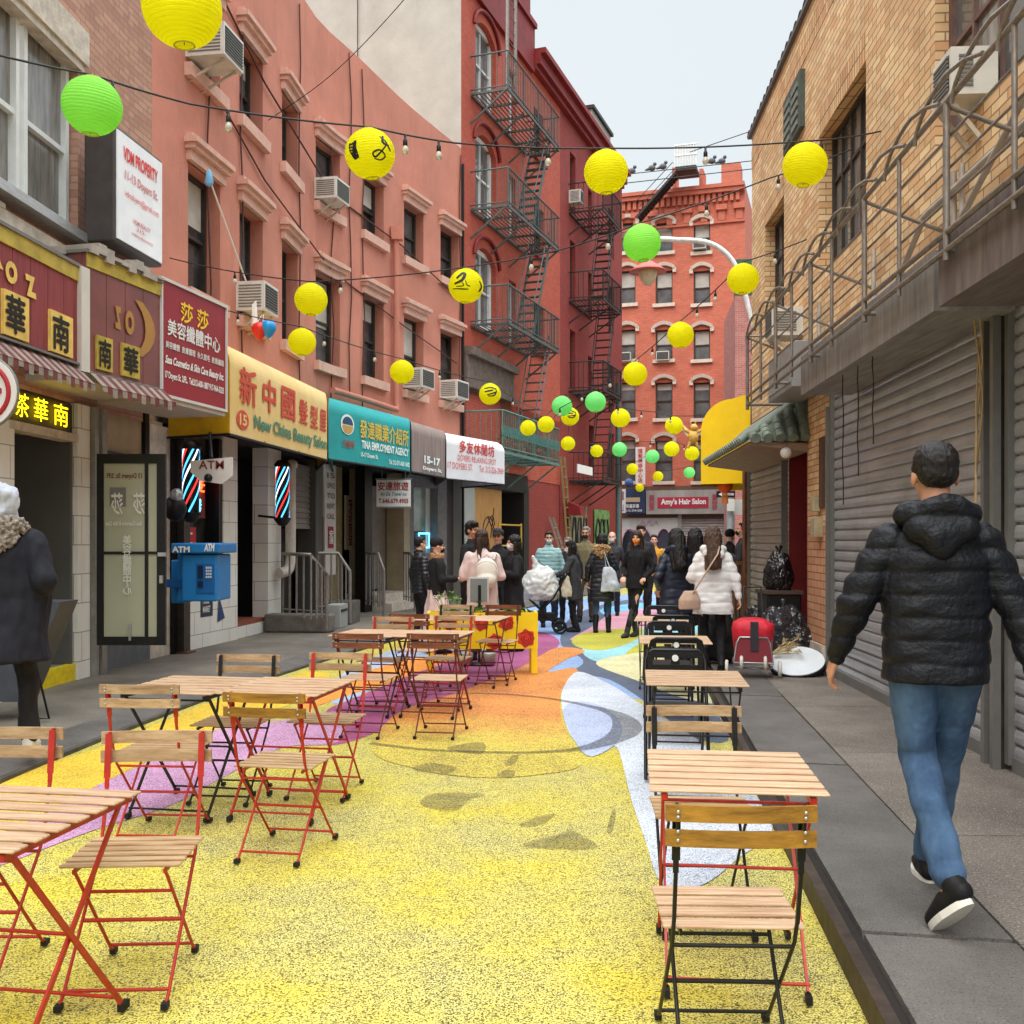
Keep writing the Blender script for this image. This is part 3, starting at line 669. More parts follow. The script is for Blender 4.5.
wall(m, FRD, 0, uS, 5.3, HT, ops, .2)
wall(m, FRD, UR(509), uS, 3.3, 5.3, [(UR(543.5), UR(551), 4.1, 4.8)], .2)
for z in zl: am, _ = arch_win(FRD, ra, rb, z, z+2.1, tC); m.add(am.v, am.f)
obj('wall', m, REDP, tC)
for z in zl:
    sash(tC, FRD, ra, rb, z, z+2.06, .18, WWHITE, GLASSG, .12, .5, vm=1)
    sash(tC, FRD, UR(509), UR(516), z, z+1.75, .18, WWHITE, GLASSG, .08, .5)
    sash(tC, FRD, UR(534), UR(544), z+.2, z+1.6, .18, WFRAME, GLASS, .07, .5)
    m = MB(); n = 14; arc = [FRD.p((ra+rb)/2+(rb-ra)*.62*-math.cos(PI*k/n), .05, z+1.75+.62*math.sin(PI*k/n)) for k in range(n+1)]; m.tube(arc, .05, 6)
    wbox(m, FRD, UR(534)-.08, UR(544)+.08, z+.06, z+.2, -.02, .1); obj('arch_moulding', m, MAROON, tC)
# pale rendered side wall facing the viewer, behind the salmon house
m = MB(); o = FRD.p(0, 0, 0); sw = Fw(o.x, o.y, -1, .30, 0, 1)
sd = Vector((-1, .30, 0)).normalized()
q = [o, o+sd*14]; m.hexa([q[0], q[1], q[1]+Vector((0, 6, 0)), q[0]+Vector((.3, 1.0, 0)), *[p+Vector((0, 0, 21)) for p in (q[0], q[1], q[1]+Vector((0, 6, 0)), q[0]+Vector((.3, 1.0, 0)))]])
obj('side_wall', m, CEM, tC)
m = MB(); wbox(m, FRD, UR(463), UR(531), HT-.9, HT+.35, 0, .12); wbox(m, FRD, UR(463), UR(531), HT+.35, HT+.5, -.2, .2); wbox(m, FRD, .02, UR(531), HT, 21, -.4, -.02); obj('parapet', m, MAROON, tC)
m = MB(); wbox(m, FRD, UR(531), UR(620), 15.3, 15.45, 0, .18); wbox(m, FRD, UR(531), UR(620), 15.45, 15.75, 0, .3); wbox(m, FRD, UR(531), UR(620), 15.75, 15.9, -.5, .45); obj('cornice', m, MAROON, tC)
m = MB(); wbox(m, FRD, UR(600), UR(618), 15.9, 17.3, -1.2, -.3); obj('roof_hut', m, CEM, tC)
m = MB(); wbox(m, FRD, UR(600)-.1, UR(618)+.1, 17.3, 17.42, -1.3, -.2); obj('hut_roof', m, BLACKM, tC)
# first-floor band: stone frieze and dark shop windows
m = MB(); wbox(m, FRD, UR(463.5), UR(511), 5.3, 6.1, -.05, .1); wbox(m, FRD, UR(463.5), UR(511), 6.1, 6.3, -.05, .25); wbox(m, FRD, UR(463.5), UR(511), 5.3, 5.42, .1, .2); obj('frieze', m, mat('frieze_brown', (120, 104, 94), .8, var=.2, vs=5, dirt=.3), tC)
m = MB(); wall(m, FRD, 0, UR(509), 3.3, 5.3, [(UR(466), UR(500), 3.75, 5.2)], .25); obj('shop_wall', m, TANB, tC)
for k in range(3): a = UR(466)+(UR(500)-UR(466))*k/3; sash(tC, FRD, a, a+(UR(500)-UR(466))/3, 3.75, 5.2, .2, WFRAME, GLASSG, .05, .45)
# darker red neighbour
tD = thing('dark_red_house', 'dark red painted house with narrow windows behind the second fire escape', 'building', FRD.p(uS, 0, 0))
zz = [6.5, 9.45, 12.35]; ops = []
for z in zz: ops += [(UR(570), UR(575.5), z+.05, z+2.0), (UR(588), UR(592), z-.2, z+1.5), (UR(608.5), UR(614), z-.1, z+1.7)]
ops += [(UR(589), UR(594), 4, 5.6), (UR(608.5), UR(614), 3.9, 5.6)]
m = MB(); wall(m, FRD, uS, UR(622), 0, 15.4, ops, .2)
m.poly([FRD.p(0, 0, 15.8), FRD.p(UR(622), 0, 15.8), FRD.p(UR(622), -8, 15.8), FRD.p(0, -8, 15.8)]); m.poly([FRD.p(UR(622), 0, 0), FRD.p(UR(622), -8, 0), FRD.p(UR(622), -8, 15.8), FRD.p(UR(622), 0, 15.8)])
obj('wall', m, REDD, tD)
for a, b, c, d in ops: sash(tD, FRD, a, b, c, d, .18, WFRAME, GLASS, .05, .5)
m = MB(); wbox(m, FRD, UR(528), uS, 0, 3.3, -.12, -.02); obj('ground_floor_wall', m, REDD, tC)
m = MB(); wbox(m, FRD, UR(567), UR(585.5), .05, 2.7, .03, .06); g1 = obj('painted_gate', m, mat('graffiti_grey', (150, 140, 118), .7, rgb2=(66, 64, 58), vs=3.5, coord='Object', stretch=(1, 1, .5), detail=2), tD)
m = MB(); wbox(m, FRD, UR(593), UR(608), .3, 2.65, .03, .06); g2 = obj('painted_gate', m, mat('graffiti_green', (128, 168, 96), .7, rgb2=(70, 96, 66), vs=3, coord='Object', detail=2), tD)
m = MB()
for k in range(9):
    u0 = UR(569+k*1.8); P = cr([FRD.p(u0+.12*math.sin(k*2+j*1.3), .075, .3+j*.5) for j in range(5)], 4); m.tube(P, .03, 5)
for k in range(6):
    u0 = UR(595+k*2); P = cr([FRD.p(u0+.2*math.sin(k*3+j*1.7), .075, .5+j*.45) for j in range(5)], 4); m.tube(P, .035, 5)
obj('graffiti', m, INK, tD)
m = MB(); u0 = UR(563); u1 = UR(567.5)
m.hexa([FRD.p(u0, 0, 2.35), FRD.p(u1, 0, 2.35), FRD.p(u1, .6, 2.35), FRD.p(u0, .6, 2.35), FRD.p(u0, 0, 2.85), FRD.p(u1, 0, 2.85), FRD.p(u1, .55, 2.62), FRD.p(u0, .55, 2.62)])
o = obj('door_awning', m, MAROON); o['label'] = 'small dark red door awning at the foot of the second fire escape'; o['category'] = 'awning'
# fire escapes ---------------------------------------------------------
def balcony(t, W, u0, u1, z, dep, m_, rail=.92, grat=True, gap=.42, ornate=False):
    m = MB()
    for v in (.03, dep): wbox(m, W, u0, u1, z-.07, z, v-.02, v+.02)
    k = int((u1-u0)/.8)
    for i in range(k+1): u = u0+(u1-u0)*i/k; wbox(m, W, u-.025, u+.025, z-.05, z, .05, dep-.02)
    for i in range(9): v = .10+(dep-.16)*i/8; wbox(m, W, u0+.03, u1-.03, z, z+.012, v-.015, v+.015)
    n = max(2, int((u1-u0)/1.2))
    for i in range(n+1): u = u0+(u1-u0)*i/n; m.bar(W.p(u, 0, z-.75), W.p(u, dep*.92, z-.05), .04); 
    obj('platform', m, m_, t)
    m = MB()
    for zz in (z+.08, z+rail):
        m.tube([W.p(u0, 0, zz), W.p(u0, dep, zz), W.p(u1, dep, zz), W.p(u1, 0, zz)], .018 if zz < z+.5 else .024, 6)
    k = int((u1-u0)/.13)
    for i in range(k+1):
        u = u0+(u1-u0)*i/k; big = i % 9 == 0; m.tube([W.p(u, dep, z-.03), W.p(u, dep, z+rail)], .022 if big else .010, 5)
        if ornate:
            c = W.p(u, dep, z+rail*.5); m.tube([W.p(u+.055*math.cos(a*PI/4), dep, z+rail*.5+.14*math.sin(a*PI/4)) for a in range(8)], .009, 4, closed=True)
    for i in range(1, 7):
        for u in (u0, u1): v = dep*i/7; m.tube([W.p(u, v, z-.03), W.p(u, v, z+rail)], .010, 5)
    obj('railing', m, m_, t)
def stair(t, W, ua, za, ub, zb, v0, v1, m_, n=12, rail=True):
    m = MB()
    for v in (v0, v1): m.bar(W.p(ua, v, za), W.p(ub, v, zb), .03, .10)
    for i in range(1, n): s = i/n; u = ua+(ub-ua)*s; z = za+(zb-za)*s; m.hexa([W.p(u-.09, v0, z), W.p(u+.09, v0, z), W.p(u+.09, v1, z), W.p(u-.09, v1, z), W.p(u-.09, v0, z+.02), W.p(u+.09, v0, z+.02), W.p(u+.09, v1, z+.02), W.p(u-.09, v1, z+.02)])
    if rail:
        for v in (v0, v1): m.tube([W.p(ua, v, za+.1), W.p(ua+(ub-ua)*.1, v, za+(zb-za)*.1+.6), W.p(ub, v, zb+.75)], .018, 6)
    obj('stair', m, m_, t)
t = thing('fire_escape', 'grey green iron fire escape with three balconies on the nearer red house', 'fire escape', FRD.p(2, 0, 3.7))
fu0, fu1 = UR(513.5, 1.0), UR(558.5, 1.0)
fz = [3.75, 6.92, 9.8, 12.67]
fu0 = .6; fu1 = UR(559, 1.0)
for k, z in enumerate(fz[1:]): balcony(t, FRD, fu0, fu1, z, 1.0, FEG if k < 3 else FEB)
for k in range(1, 3): stair(t, FRD, fu1-.7, fz[k+1], fu1-2.2, fz[k], .45, .95, FEG)
stair(t, FRD, fu1-.7, fz[1], fu1-2.2, fz[0], .45, .95, FEG)
m = MB()
for px in (514, 520): m.tube([FRD.p(fu0+.2+(px-514)*.1, .9, 12.7), FRD.p(fu0+.2+(px-514)*.1, .9, 17.5)], .05, 8)
for k in range(14): m.tube([FRD.p(fu0+.2, .9, 13+k*.33), FRD.p(fu0+.8, .9, 13+k*.33)], .012, 5)
obj('roof_ladder', m, RAILG, t)
t = thing('balcony', 'teal ornamental iron balcony with potted plants above the relaxing spot awning', 'balcony', FRD.p(2, 0, 3.7))
balcony(t, FRD, .2, fu1, 3.72, 1.0, FET, .98, ornate=True)
def leafy(m, c, r, n, s=.05, up=.3):
    for _ in range(n):
        d = Vector((random.gauss(0, 1), random.gauss(0, 1), random.gauss(0, 1))).normalized()*r*random.random()**.4; p = Vector(c)+Vector((d.x, d.y, abs(d.z)+up*random.random()*r))
        a = Vector((random.gauss(0, 1), random.gauss(0, 1), random.gauss(0, .6))).normalized()*s*random.uniform(.6, 1.4); b = a.cross(Vector((random.random(), random.random(), random.random()))).normalized()*s*.35
        m.add([p-a, p+b, p+a, p-b], [(0, 1, 2, 3)])
LEAF = mat('leaf_green', (92, 128, 58), .6, rgb2=(56, 84, 38), vs=9, coord='Object')
for k, (px, z) in enumerate(((505, 3.78), (518, 3.78), (531, 3.78), (541, 3.78))):
    u = UR(px, .7); c = FRD.p(u, .7, z); tp = thing('potted_plant', 'potted plant on the teal balcony, %s' % ['nearest the white awning', 'second from the white awning', 'third from the white awning', 'at the far end'][k], 'plant', c, 0, 'plants on the teal balcony')
    m = MB().lathe([(0, 0), (.1, 0), (.14, .22), (.15, .24), (.12, .24), (0, .22)], c, 12); obj('pot', m, mat('terracotta', (178, 84, 58), .8), tp)
    m = MB(); leafy(m, c+Vector((0, 0, .3)), .22, 60, .06); obj('foliage', m, LEAF, tp)
t = thing('fire_escape', 'black iron fire escape with long ladders on the darker red house', 'fire escape', FRD.p(UR(590), 0, 3.5))
gu0 = UR(568)+.1; gz = [3.5, 6.45, 9.4, 12.3]; gu1 = UR(621, 1.1)-.2
for k, z in enumerate(gz): balcony(t, FRD, gu0, gu1, z, 1.15, FEB)
for k in range(3): stair(t, FRD, gu1-.5, gz[k+1], gu0+.9, gz[k], .5, 1.05, FEB, 11)
m = MB(); 
for v in (1.05,): 
    m.tube([FRD.p(gu1, v, .2), FRD.p(gu1, v, 7)], .09, 8)
obj('post', m, mat('pole_teal', (84, 104, 104), .6), t)
m = MB(); uu = UR(575, 1.1); wbox(m, FRD, uu, uu+1.6, 3.55, 3.8, 1.16, 1.2); obj('planter_box', m, WHITE, t)
# ladders leaning on the red house
def ladder(label, a, b, w, n, m_, r=.02, cat='ladder'):
    t = thing('ladder', label, cat, a); a = Vector(a); b = Vector(b); x = Vector(w); m = MB()
    for s in (0, 1): m.bar(a+x*s, b+x*s, .07, .03)
    obj('rail', m, m_, t); m = MB()
    for i in range(1, n): m.tube([a.lerp(b, i/n), a.lerp(b, i/n)+x], r, 6)
    obj('rung', m, m_, t)
ladder('tall yellowish wooden ladder fixed upright on the red wall', FRD.p(UR(563.5), .25, 0), FRD.p(UR(558)-.1, .12, 4.2), FRD.u*.42, 13, mat('ladder_yellow', (150, 126, 84), .7))
ladder('short grey wooden stepladder leaning on the red wall', FRD.p(UR(551), .7, 0), FRD.p(UR(546.5), .1, 2.25), FRD.u*.38, 7, mat('ladder_grey', (150, 138, 122), .8))
# ------------------------------------------------------------------ BACK house
bx0 = PX(612, 49.2); bx1 = PX(745, 47.3)
FB = Fw(bx0, 49.2, bx1-bx0, 47.3-49.2, 0, 1); UB = lambda px: FB.upx(px)
def BZ(px, py): q = FB.p(UB(px), 0, 0); return HZ(py, q.y)
tE = thing('orange_brick_house', 'orange red brick corner house closing the street with arched white window heads', 'building', FB.p(0, 0, 0))
wc = [(619.5, 635.5), (655.5, 672.5), (693.5, 710)]; rows = [(222, 251), (270, 303), (329, 359), (382, 418), (440, 481)]
ops = []
for a, b in wc:
    for y0, y1 in rows: ops.append((UB(a), UB(b), BZ(b, y1), BZ(b, y0)))
m = MB(); zt = BZ(740, 184)
wall(m, FB, 0, UB(745), 2.6, zt, ops, .25)
m.poly([FB.p(UB(745), 0, 0), FB.p(UB(745), -9, 0), FB.p(UB(745), -9, zt), FB.p(UB(745), 0, zt)]); m.poly([FB.p(0, 0, zt), FB.p(UB(745), 0, zt), FB.p(UB(745), -9, zt), FB.p(0, -9, zt)])
obj('wall', m, ORNG, tE)
for i, (a, b, c, d) in enumerate(ops):
    sash(tE, FB, a, b, c, d, .2, mat('window_frame_brown', (78, 66, 58), .6), GLASSG, .06, .5, curt=.5 if i % 5 < 3 else .8)
    n = 10; m = MB(); P = [(a-.12+(b-a+.24)*k/n, d+.02+.20*math.sin(PI*k/n)) for k in range(n+1)]
    for k in range(n): m.hexa([FB.p(P[k][0], 0, P[k][1]), FB.p(P[k+1][0], 0, P[k+1][1]), FB.p(P[k+1][0], .15, P[k+1][1]), FB.p(P[k][0], .15, P[k][1]), FB.p(P[k][0], 0, P[k][1]+.16), FB.p(P[k+1][0], 0, P[k+1][1]+.16), FB.p(P[k+1][0], .18, P[k+1][1]+.16), FB.p(P[k][0], .18, P[k][1]+.16)])
    wbox(m, FB, P[0][0]-.06, P[0][0]+.1, d-.12, d+.1, 0, .13); wbox(m, FB, P[-1][0]-.1, P[-1][0]+.06, d-.12, d+.1, 0, .13)
    obj('window_head', m, mat('pale_stone_head', (212, 196, 180), .8, var=.08), tE); m = MB(); wbox(m, FB, a-.12, b+.12, c-.16, c, -.15, .12); obj('sill', m, mat('pale_stone_head', (212, 196, 180)), tE)
# corbelled brick frieze and stepped parapet
m = MB(); n = 22
for k in range(n):
    u = UB(617)+(UB(742)-UB(617))*k/n; wbox(m, FB, u, u+.16, zt-.75, zt-.35, 0, .16); 
    if k % 3 == 0: wbox(m, FB, u, u+.3, zt-1.62, zt-.9, 0, .1); wbox(m, FB, u-.1, u+.4, zt-1.15, zt-.9, 0, .2)
wbox(m, FB, 0, UB(745), zt-.35, zt-.15, 0, .28); wbox(m, FB, 0, UB(745), zt-.15, zt+.02, -.2, .36); wbox(m, FB, 0, UB(745), zt-1.74, zt-1.64, 0, .1)
for a, b, h in ((673, 676.5, 1.0), (700, 704, .8), (722, 741, .9)): wbox(m, FB, UB(a), UB(b), zt, zt+h, -.8, .3)
obj('parapet', m, ORNG, tE)
t = thing('roof_stair', 'black iron stair climbing to a railed landing on the roof of the orange house', 'fire escape', FB.p(UB(660), 1, BZ(660, 215)))
stair(t, FB, UB(681), BZ(681, 180), UB(641), BZ(641, 226), .5, 1.3, FEB, 16)
m = MB(); wbox(m, FB, UB(680), UB(700), BZ(690, 180), BZ(690, 176), .2, 1.4); obj('platform', m, FEB, t)
m = MB()
for k in range(9): u = UB(679+2.6*k); m.tube([FB.p(u, 1.3, BZ(690, 176)), FB.p(u, 1.3, BZ(690, 154))], .04, 5)
for y in (155, 165): m.tube([FB.p(UB(679), 1.3, BZ(690, y)), FB.p(UB(701), 1.3, BZ(690, y))], .05, 5)
obj('railing', m, WWHITE, t)
# shop front below
zs0, zs1 = BZ(680, 514), BZ(680, 489.5)
m = MB(); wbox(m, FB, UB(575), UB(745), 2.6, BZ(680, 486), -.3, .05); obj('shop_fascia_band', m, mat('fascia_brown', (104, 80, 66), .8), tE)
m = MB(); wbox(m, FB, UB(612), UB(745), .0, 2.7, -.4, -.2); obj('shop_back_wall', m, GREYD, tE)
m = MB(); wbox(m, FB, UB(727), UB(733), 0, 2.8, -.2, .1); wbox(m, FB, UB(678), UB(682), 0, 2.8, -.2, .1); obj('shop_pier', m, mat('pier_grey', (160, 156, 150), .7), tE)
m = MB()
for k in range(22): z = .05+k*.12; m.hexa([FB.p(UB(682), -.1, z), FB.p(UB(727), -.1, z), FB.p(UB(727), -.04, z), FB.p(UB(682), -.04, z), FB.p(UB(682), -.1, z+.1), FB.p(UB(727), -.1, z+.1), FB.p(UB(727), -.08, z+.1), FB.p(UB(682), -.08, z+.1)])
obj('roller_shutter', m, SHUTD, tE)
m = MB(); wbox(m, FB, UB(619), UB(678), 0, BZ(650, 516), -.15, .0); obj('painted_shutter', m, mat('graffiti_white', (206, 208, 204), .6, var=.05), tE)
m = MB()
for cx, r, hh in ((630, 9, 0), (645, 8, 0), (664, 9, 1), (627, 5, 1)):
    P = [FB.p(UB(cx)+math.cos(a*PI/10)*r*.045, .012, .9+1.1*math.sin(a*PI/10)+(.1 if hh else 0)) for a in range(0, 11)]
    m.poly([FB.p(UB(cx)-r*.045, .012, .1)]+P[::-1]+[FB.p(UB(cx)+r*.045, .012, .1)])
obj('graffiti', m, mat('graffiti_dark', (62, 64, 78), .6), tE)
m = MB()
for cx, r in ((630, 10), (645, 9), (664, 10)):
    m.tube([FB.p(UB(cx)+math.cos(a*PI/10)*r*.045, .04, .9+1.2*math.sin(a*PI/10)) for a in range(0, 11)], .035, 5)
m.tube(cr([FB.p(UB(641+k*2.2), .04, BZ(650, 523)+.12*math.sin(k*2.1)) for k in range(9)], 4), .03, 5)
m.lathe([(0, 0), (.1, .05), (.13, .3), (.1, .6), (0, .65)], FB.p(UB(665), .0, .5), 8)
obj('graffiti', m, mat('graffiti_pink', (214, 170, 190), .6), tE)
# pink brick slim house at the right and a pale one behind
FP = Fw(PX(735, 40), 40, 1, -.12, 0, 1)
tF = thing('pink_brick_house', 'slim pink brick house with green cornices squeezed between orange and yellow brick', 'building', FP.p(0, 0, 0))
zt2 = HZ(296, 40); m = MB(); wbox(m, FP, 0, 5, 0, zt2, -5, 0); obj('wall', m, PINKB, tF)
m = MB(); wbox(m, FP, 0, 5, zt2+1.0, zt2+1.3, -1, .5); wbox(m, FP, 0, 5, zt2, zt2+1.0, -.5, 0); obj('cornice', m, mat('green_cornice', (58, 92, 66), .7), tF)
m = MB()
for y in (330, 388, 440): wbox(m, FP, .62, 1.3, HZ(y+24, 40), HZ(y, 40), .0, .04)
obj('shutter', m, mat('dark_green_shutter', (50, 66, 58), .6), tF)
m = MB().cbox((PX(762, 62), 62, 10), 6, 6, HZ(240, 62)*2-20, 0); o = obj('distant_house', m, mat('pale_far', (186, 186, 190), .8)); o['label'] = 'pale grey house far behind, seen in the gap by the yellow brick'; o['category'] = 'building'
# ------------------------------------------------------------------ RIGHT: yellow brick house
FRR = Fw(2.68, 0, .0605, 1, 0, -1); UY = lambda px, off=0: FRR.upx(px, off)
tG = thing('yellow_brick_house', 'yellow brick house with steel roller shutters along the right pavement', 'building', FRR.p(8, 0, 0))
HY2 = 7.62; yE = 15.45
wA = (UY(866), UY(819)); wB = (UY(784), UY(765)); wC = (5.0, UY(935))
ZW0, ZW1 = 4.42, 5.95
ops = [(wA[0], wA[1], ZW0, ZW1), (wB[0], wB[1], ZW0, ZW1), (wC[0], wC[1], ZW0, ZW1)]
m = MB(); wall(m, FRR, .5, yE, 3.3, HY2, [(a, b, ZW0, ZW1+.27) for a, b, *_ in ops], .22)
m.poly([FRR.p(.5, 0, HY2), FRR.p(yE, 0, HY2), FRR.p(yE, -7, HY2), FRR.p(.5, -7, HY2)]); m.poly([FRR.p(yE, 0, 0), FRR.p(yE, -7, 0), FRR.p(yE, -7, HY2), FRR.p(yE, 0, HY2)])
obj('wall', m, YB, tG)
m = MB()
for a, b, c, d in ops: wbox(m, FRR, a-.001, b+.001, d, d+.27, -.22, .004)
wbox(m, FRR, .5, yE, 7.12, 7.4, 0, .006)
obj('soldier_course', m, YBS, tG)
m = MB(); wbox(m, FRR, .5, yE+.1, HY2, HY2+.05, -.3, .05)
for k in range(60): u = .6+k*.25; m.tube([FRR.p(u+.25*j/6, .04, HY2+.05+.05*math.sin(PI*j/6)) for j in range(7)], .011, 5)
obj('coping', m, mat('coping_black', (92, 90, 90), .6), tG)
def multi_pane(W, a, b, c, d, nu, nz_, v=-.18, fr=WFRAME):
    m = MB(); fw = .035
    wbox(m, W, a, a+.05, c, d, v-.04, v+.04); wbox(m, W, b-.05, b, c, d, v-.04, v+.04); wbox(m, W, a+.05, b-.05, c, c+.05, v-.04, v+.04); wbox(m, W, a+.05, b-.05, d-.05, d, v-.04, v+.04)
    for k in range(1, nu): u = a+(b-a)*k/nu; wbox(m, W, u-fw/2, u+fw/2, c+.05, d-.05, v-.03, v+.03)
    for k in range(1, nz_): z = c+(d-c)*k/nz_; wbox(m, W, a+.05, b-.05, z-fw/2, z+fw/2, v-.025, v+.025)
    f = obj('window', m, fr, tG); 
    for k in range(nu):
        u0 = a+(b-a)*k/nu; u1 = a+(b-a)*(k+1)/nu
        m = MB().poly([W.p(u0+.03, v, c+.05), W.p(u1-.03, v, c+.05), W.p(u1-.03, v, d-.05), W.p(u0+.03, v, d-.05)]); obj('pane', m, [GLASSL, GLASSG][k % 2], f)
multi_pane(FRR, *wA, ZW0, ZW1, 5, 3); multi_pane(FRR, *wB, ZW0, ZW1, 3, 3); multi_pane(FRR, *wC, ZW0, ZW1, 6, 2, -.14, mat('window_frame_rusty', (112, 84, 76), .6, var=.2))
# ground floor: openings with shutters, brick pier, dark passage
gu = {k: UY(k) for k in (750, 785, 806, 828, 990, 1003)}
ORBM = MB(); wbox(ORBM, FRR, gu[806]+0, gu[806]+.001, 0, .001, 0, .001)
m = MB(); wbox(m, FRR, gu[828], gu[806]-.08, 1.7, 3.3, -.6, 0); obj('brick_pier', m, YB, tG)
m = MB(); wbox(m, FRR, gu[828], gu[806]-.08, .42, 1.7, -.6, 0.002); obj('brick_pier', m, ORB, tG)
m = MB(); wbox(m, FRR, gu[828], gu[806]-.08, 0, .42, -.6, 0.03); obj('plinth', m, STONE, tG)
m = MB(); wbox(m, FRR, gu[806]-.08, gu[785], .0, 2.9, -.8, -.55); obj('passage_wall', m, MAROON, tG)
m = MB(); wbox(m, FRR, gu[806]-.08, gu[806]-.05, .0, 3.3, -.8, -.0); wbox(m, FRR, gu[785]-.02, gu[785], .0, 3.3, -.8, -.05); wbox(m, FRR, gu[806]-.05, gu[785]-.02, 2.9, 3.3, -.8, -.02); obj('passage_wall', m, MAROON, tG)
def shutter(u0, u1, z0, z1, v, mm, label=None, pitch=.105):
    m = MB(); n = int((z1-z0)/pitch)
    prof = [(-.004, 0), (-.004, .05), (.016, .09), (.024, .2), (.026, .5), (.020, .80), (.012, .93), (-.004, .96), (-.004, 1)]
    pts = []
    for k in range(n):
        for dv, dz in prof[:-1]: pts.append((v+dv, z0+(k+dz)*pitch))
    pts.append((v, z0+n*pitch))
    for (a, b), (c, d) in zip(pts, pts[1:]): m.add([FRR.p(u0, a, b), FRR.p(u1, a, b), FRR.p(u1, c, d), FRR.p(u0, c, d)], [(0, 1, 2, 3)])
    m.add([FRR.p(u0, v-.01, z0), FRR.p(u1, v-.01, z0), FRR.p(u1, v-.01, z1+.1), FRR.p(u0, v-.01, z1+.1)], [(0, 1, 2, 3)])
    o = obj('roller_shutter', m, mm, tG)
    m = MB(); wbox(m, FRR, u0-.0, u0+.06, z0-.02, z1, v-.02, v+.06); wbox(m, FRR, u1-.06, u1, z0-.02, z1, v-.02, v+.06); wbox(m, FRR, u0+.06, u1-.06, z0-.06, z0+.03, v-.02, v+.04)
    obj('shutter_rail', m, GREY, o); return o
shutter(gu[990], gu[828]-.06, .18, 3.3, -.06, SHUT)
shutter(.5, gu[1003]-.02, .18, 3.3, -.06, SHUT)
shutter(gu[785]+.02, gu[750], .14, 3.0, -.02, SHUTD)
m = MB(); wbox(m, FRR, gu[1003], gu[990]-.01, 0, 3.3, -.3, .02); obj('steel_post', m, mat('post_brown_black', (60, 52, 48), .6, var=.3, vs=4), tG)
m = MB(); wbox(m, FRR, gu[1003]-.02, gu[1003]+.03, .05, 3.3, .02, .07); wbox(m, FRR, gu[990]-.05, gu[990], .05, 3.3, .02, .06); obj('steel_post', m, GREY, tG)
m = MB(); wbox(m, FRR, gu[828]-.05, gu[828]-.01, .1, 2.95, -.02, .03); obj('steel_post', m, GREY, tG)
m = MB(); wbox(m, FRR, gu[750], gu[750]+.22, 0, 3.0, -.3, .08); obj('timber_post', m, RUSTY, tG)
# fascia beams, soffit
m = MB(); wbox(m, FRR, UY(936, .48)+.03, UY(801, .48), 2.95, 3.32, .0, .48); obj('fascia_beam', m, mat('fascia_grey', (150, 146, 142), .75, rgb2=(112, 106, 102), vs=3, stretch=(5, .6, 1), dirt=.5), tG)
m = MB(); wbox(m, FRR, .5, UY(942, .5), 2.93, 3.34, .0, .52); obj('fascia_beam', m, mat('fascia_brown_grey', (126, 114, 110), .75, rgb2=(92, 80, 76), vs=3, stretch=(5, .6, 1), dirt=.5), tG)
# wall fittings
m = MB(); wbox(m, FRR, UY(805), UY(788), 6.35, 7.02, 0, .06)
o = obj('wall_vent', m, mat('vent_green_grey', (74, 84, 78), .7)); o['label'] = 'dark slatted vent panel high on the yellow brick wall'; o['category'] = 'vent'
m2 = MB()
for k in range(5):
    for j in range(2): a = UY(805)+.1+j*.45; wbox(m2, FRR, a, a+.33, 6.42+k*.11, 6.48+k*.11, .06, .075)
obj('slats', m2, mat('vent_slat', (120, 128, 120), .6), o)
# balcony railing cage
t = thing('iron_gallery', 'grey tubular iron gallery railing with curved hoops along the yellow brick wall', 'railing', FRR.p(8, .55, 3.2))
PO = .56; uu = [12.5, 11.6, 10.75, 9.95, 9.15, 8.4, 7.45, 6.65, 5.8, 4.9, 4.0]
z0, z1 = 3.2, 4.04
m = MB(); m.tube([FRR.p(3.2, PO, z1), FRR.p(12.5, PO, z1)], .018, 8); obj('top_rail', m, RAILG, t)
m = MB()
for z in (3.2, 3.3): m.tube([FRR.p(3.2, PO, z), FRR.p(12.5, PO, z)], .018, 7)
m.tube([FRR.p(3.2, 0.08, z0), FRR.p(12.5, 0.08, z0)], .018, 7)
obj('bottom_rail', m, RAILG, t)
for i, u in enumerate(uu):
    m = MB(); m.tube([FRR.p(u, PO, z0-.06), FRR.p(u, PO, z1)], 0.015 if i % 2 else .021, 8); obj('post', m, RAILG, t)
m = MB(); k = 0; u = 12.5
while u > 3.4:
    m.tube([FRR.p(u-.55*(1-math.cos(s*PI/14)), PO+.015, z1-.06+.20*math.sin(s*PI/14)) for s in range(8)]+[FRR.p(u-.80, PO+.015, z1+.10), FRR.p(u-1.05, PO+.015, z1+.02)], .013, 7); u -= .62
obj('hoops', m, RAILG, t)
m = MB()
for z in (3.5, 3.68, 3.86): m.tube([FRR.p(3.2, PO-.03, z), FRR.p(12.5, PO-.03, z)], .009, 5)
for u in uu[::2]: m.tube([FRR.p(u, 0, z0), FRR.p(u, PO, z0)], .018, 6); m.tube([FRR.p(u, 0, z1-.25), FRR.p(u, PO, z1-.02)], .014, 6)
m.tube([FRR.p(12.5, 0, z0), FRR.p(12.5, PO, z0), FRR.p(12.5, PO, z1), FRR.p(12.5, 0, z1)], .02, 7)
obj('brace', m, RAILG, t)
m = MB(); m.tube([FRR.p(3.2, .08, 3.95), FRR.p(7.6, .08, 3.95), FRR.p(8.2, .09, 3.62), FRR.p(12, .08, 3.58)], .024, 8); m.tube([FRR.p(3.2, .2, 4.25), FRR.p(5.0, .2, 4.25), FRR.p(7.3, .1, 3.5)], .022, 8)
for u in (5.2, 6.95, 7.1, 9, 11): m.tube([FRR.p(u, .05, 3.2), FRR.p(u, .05, 4.1)], .022, 6)
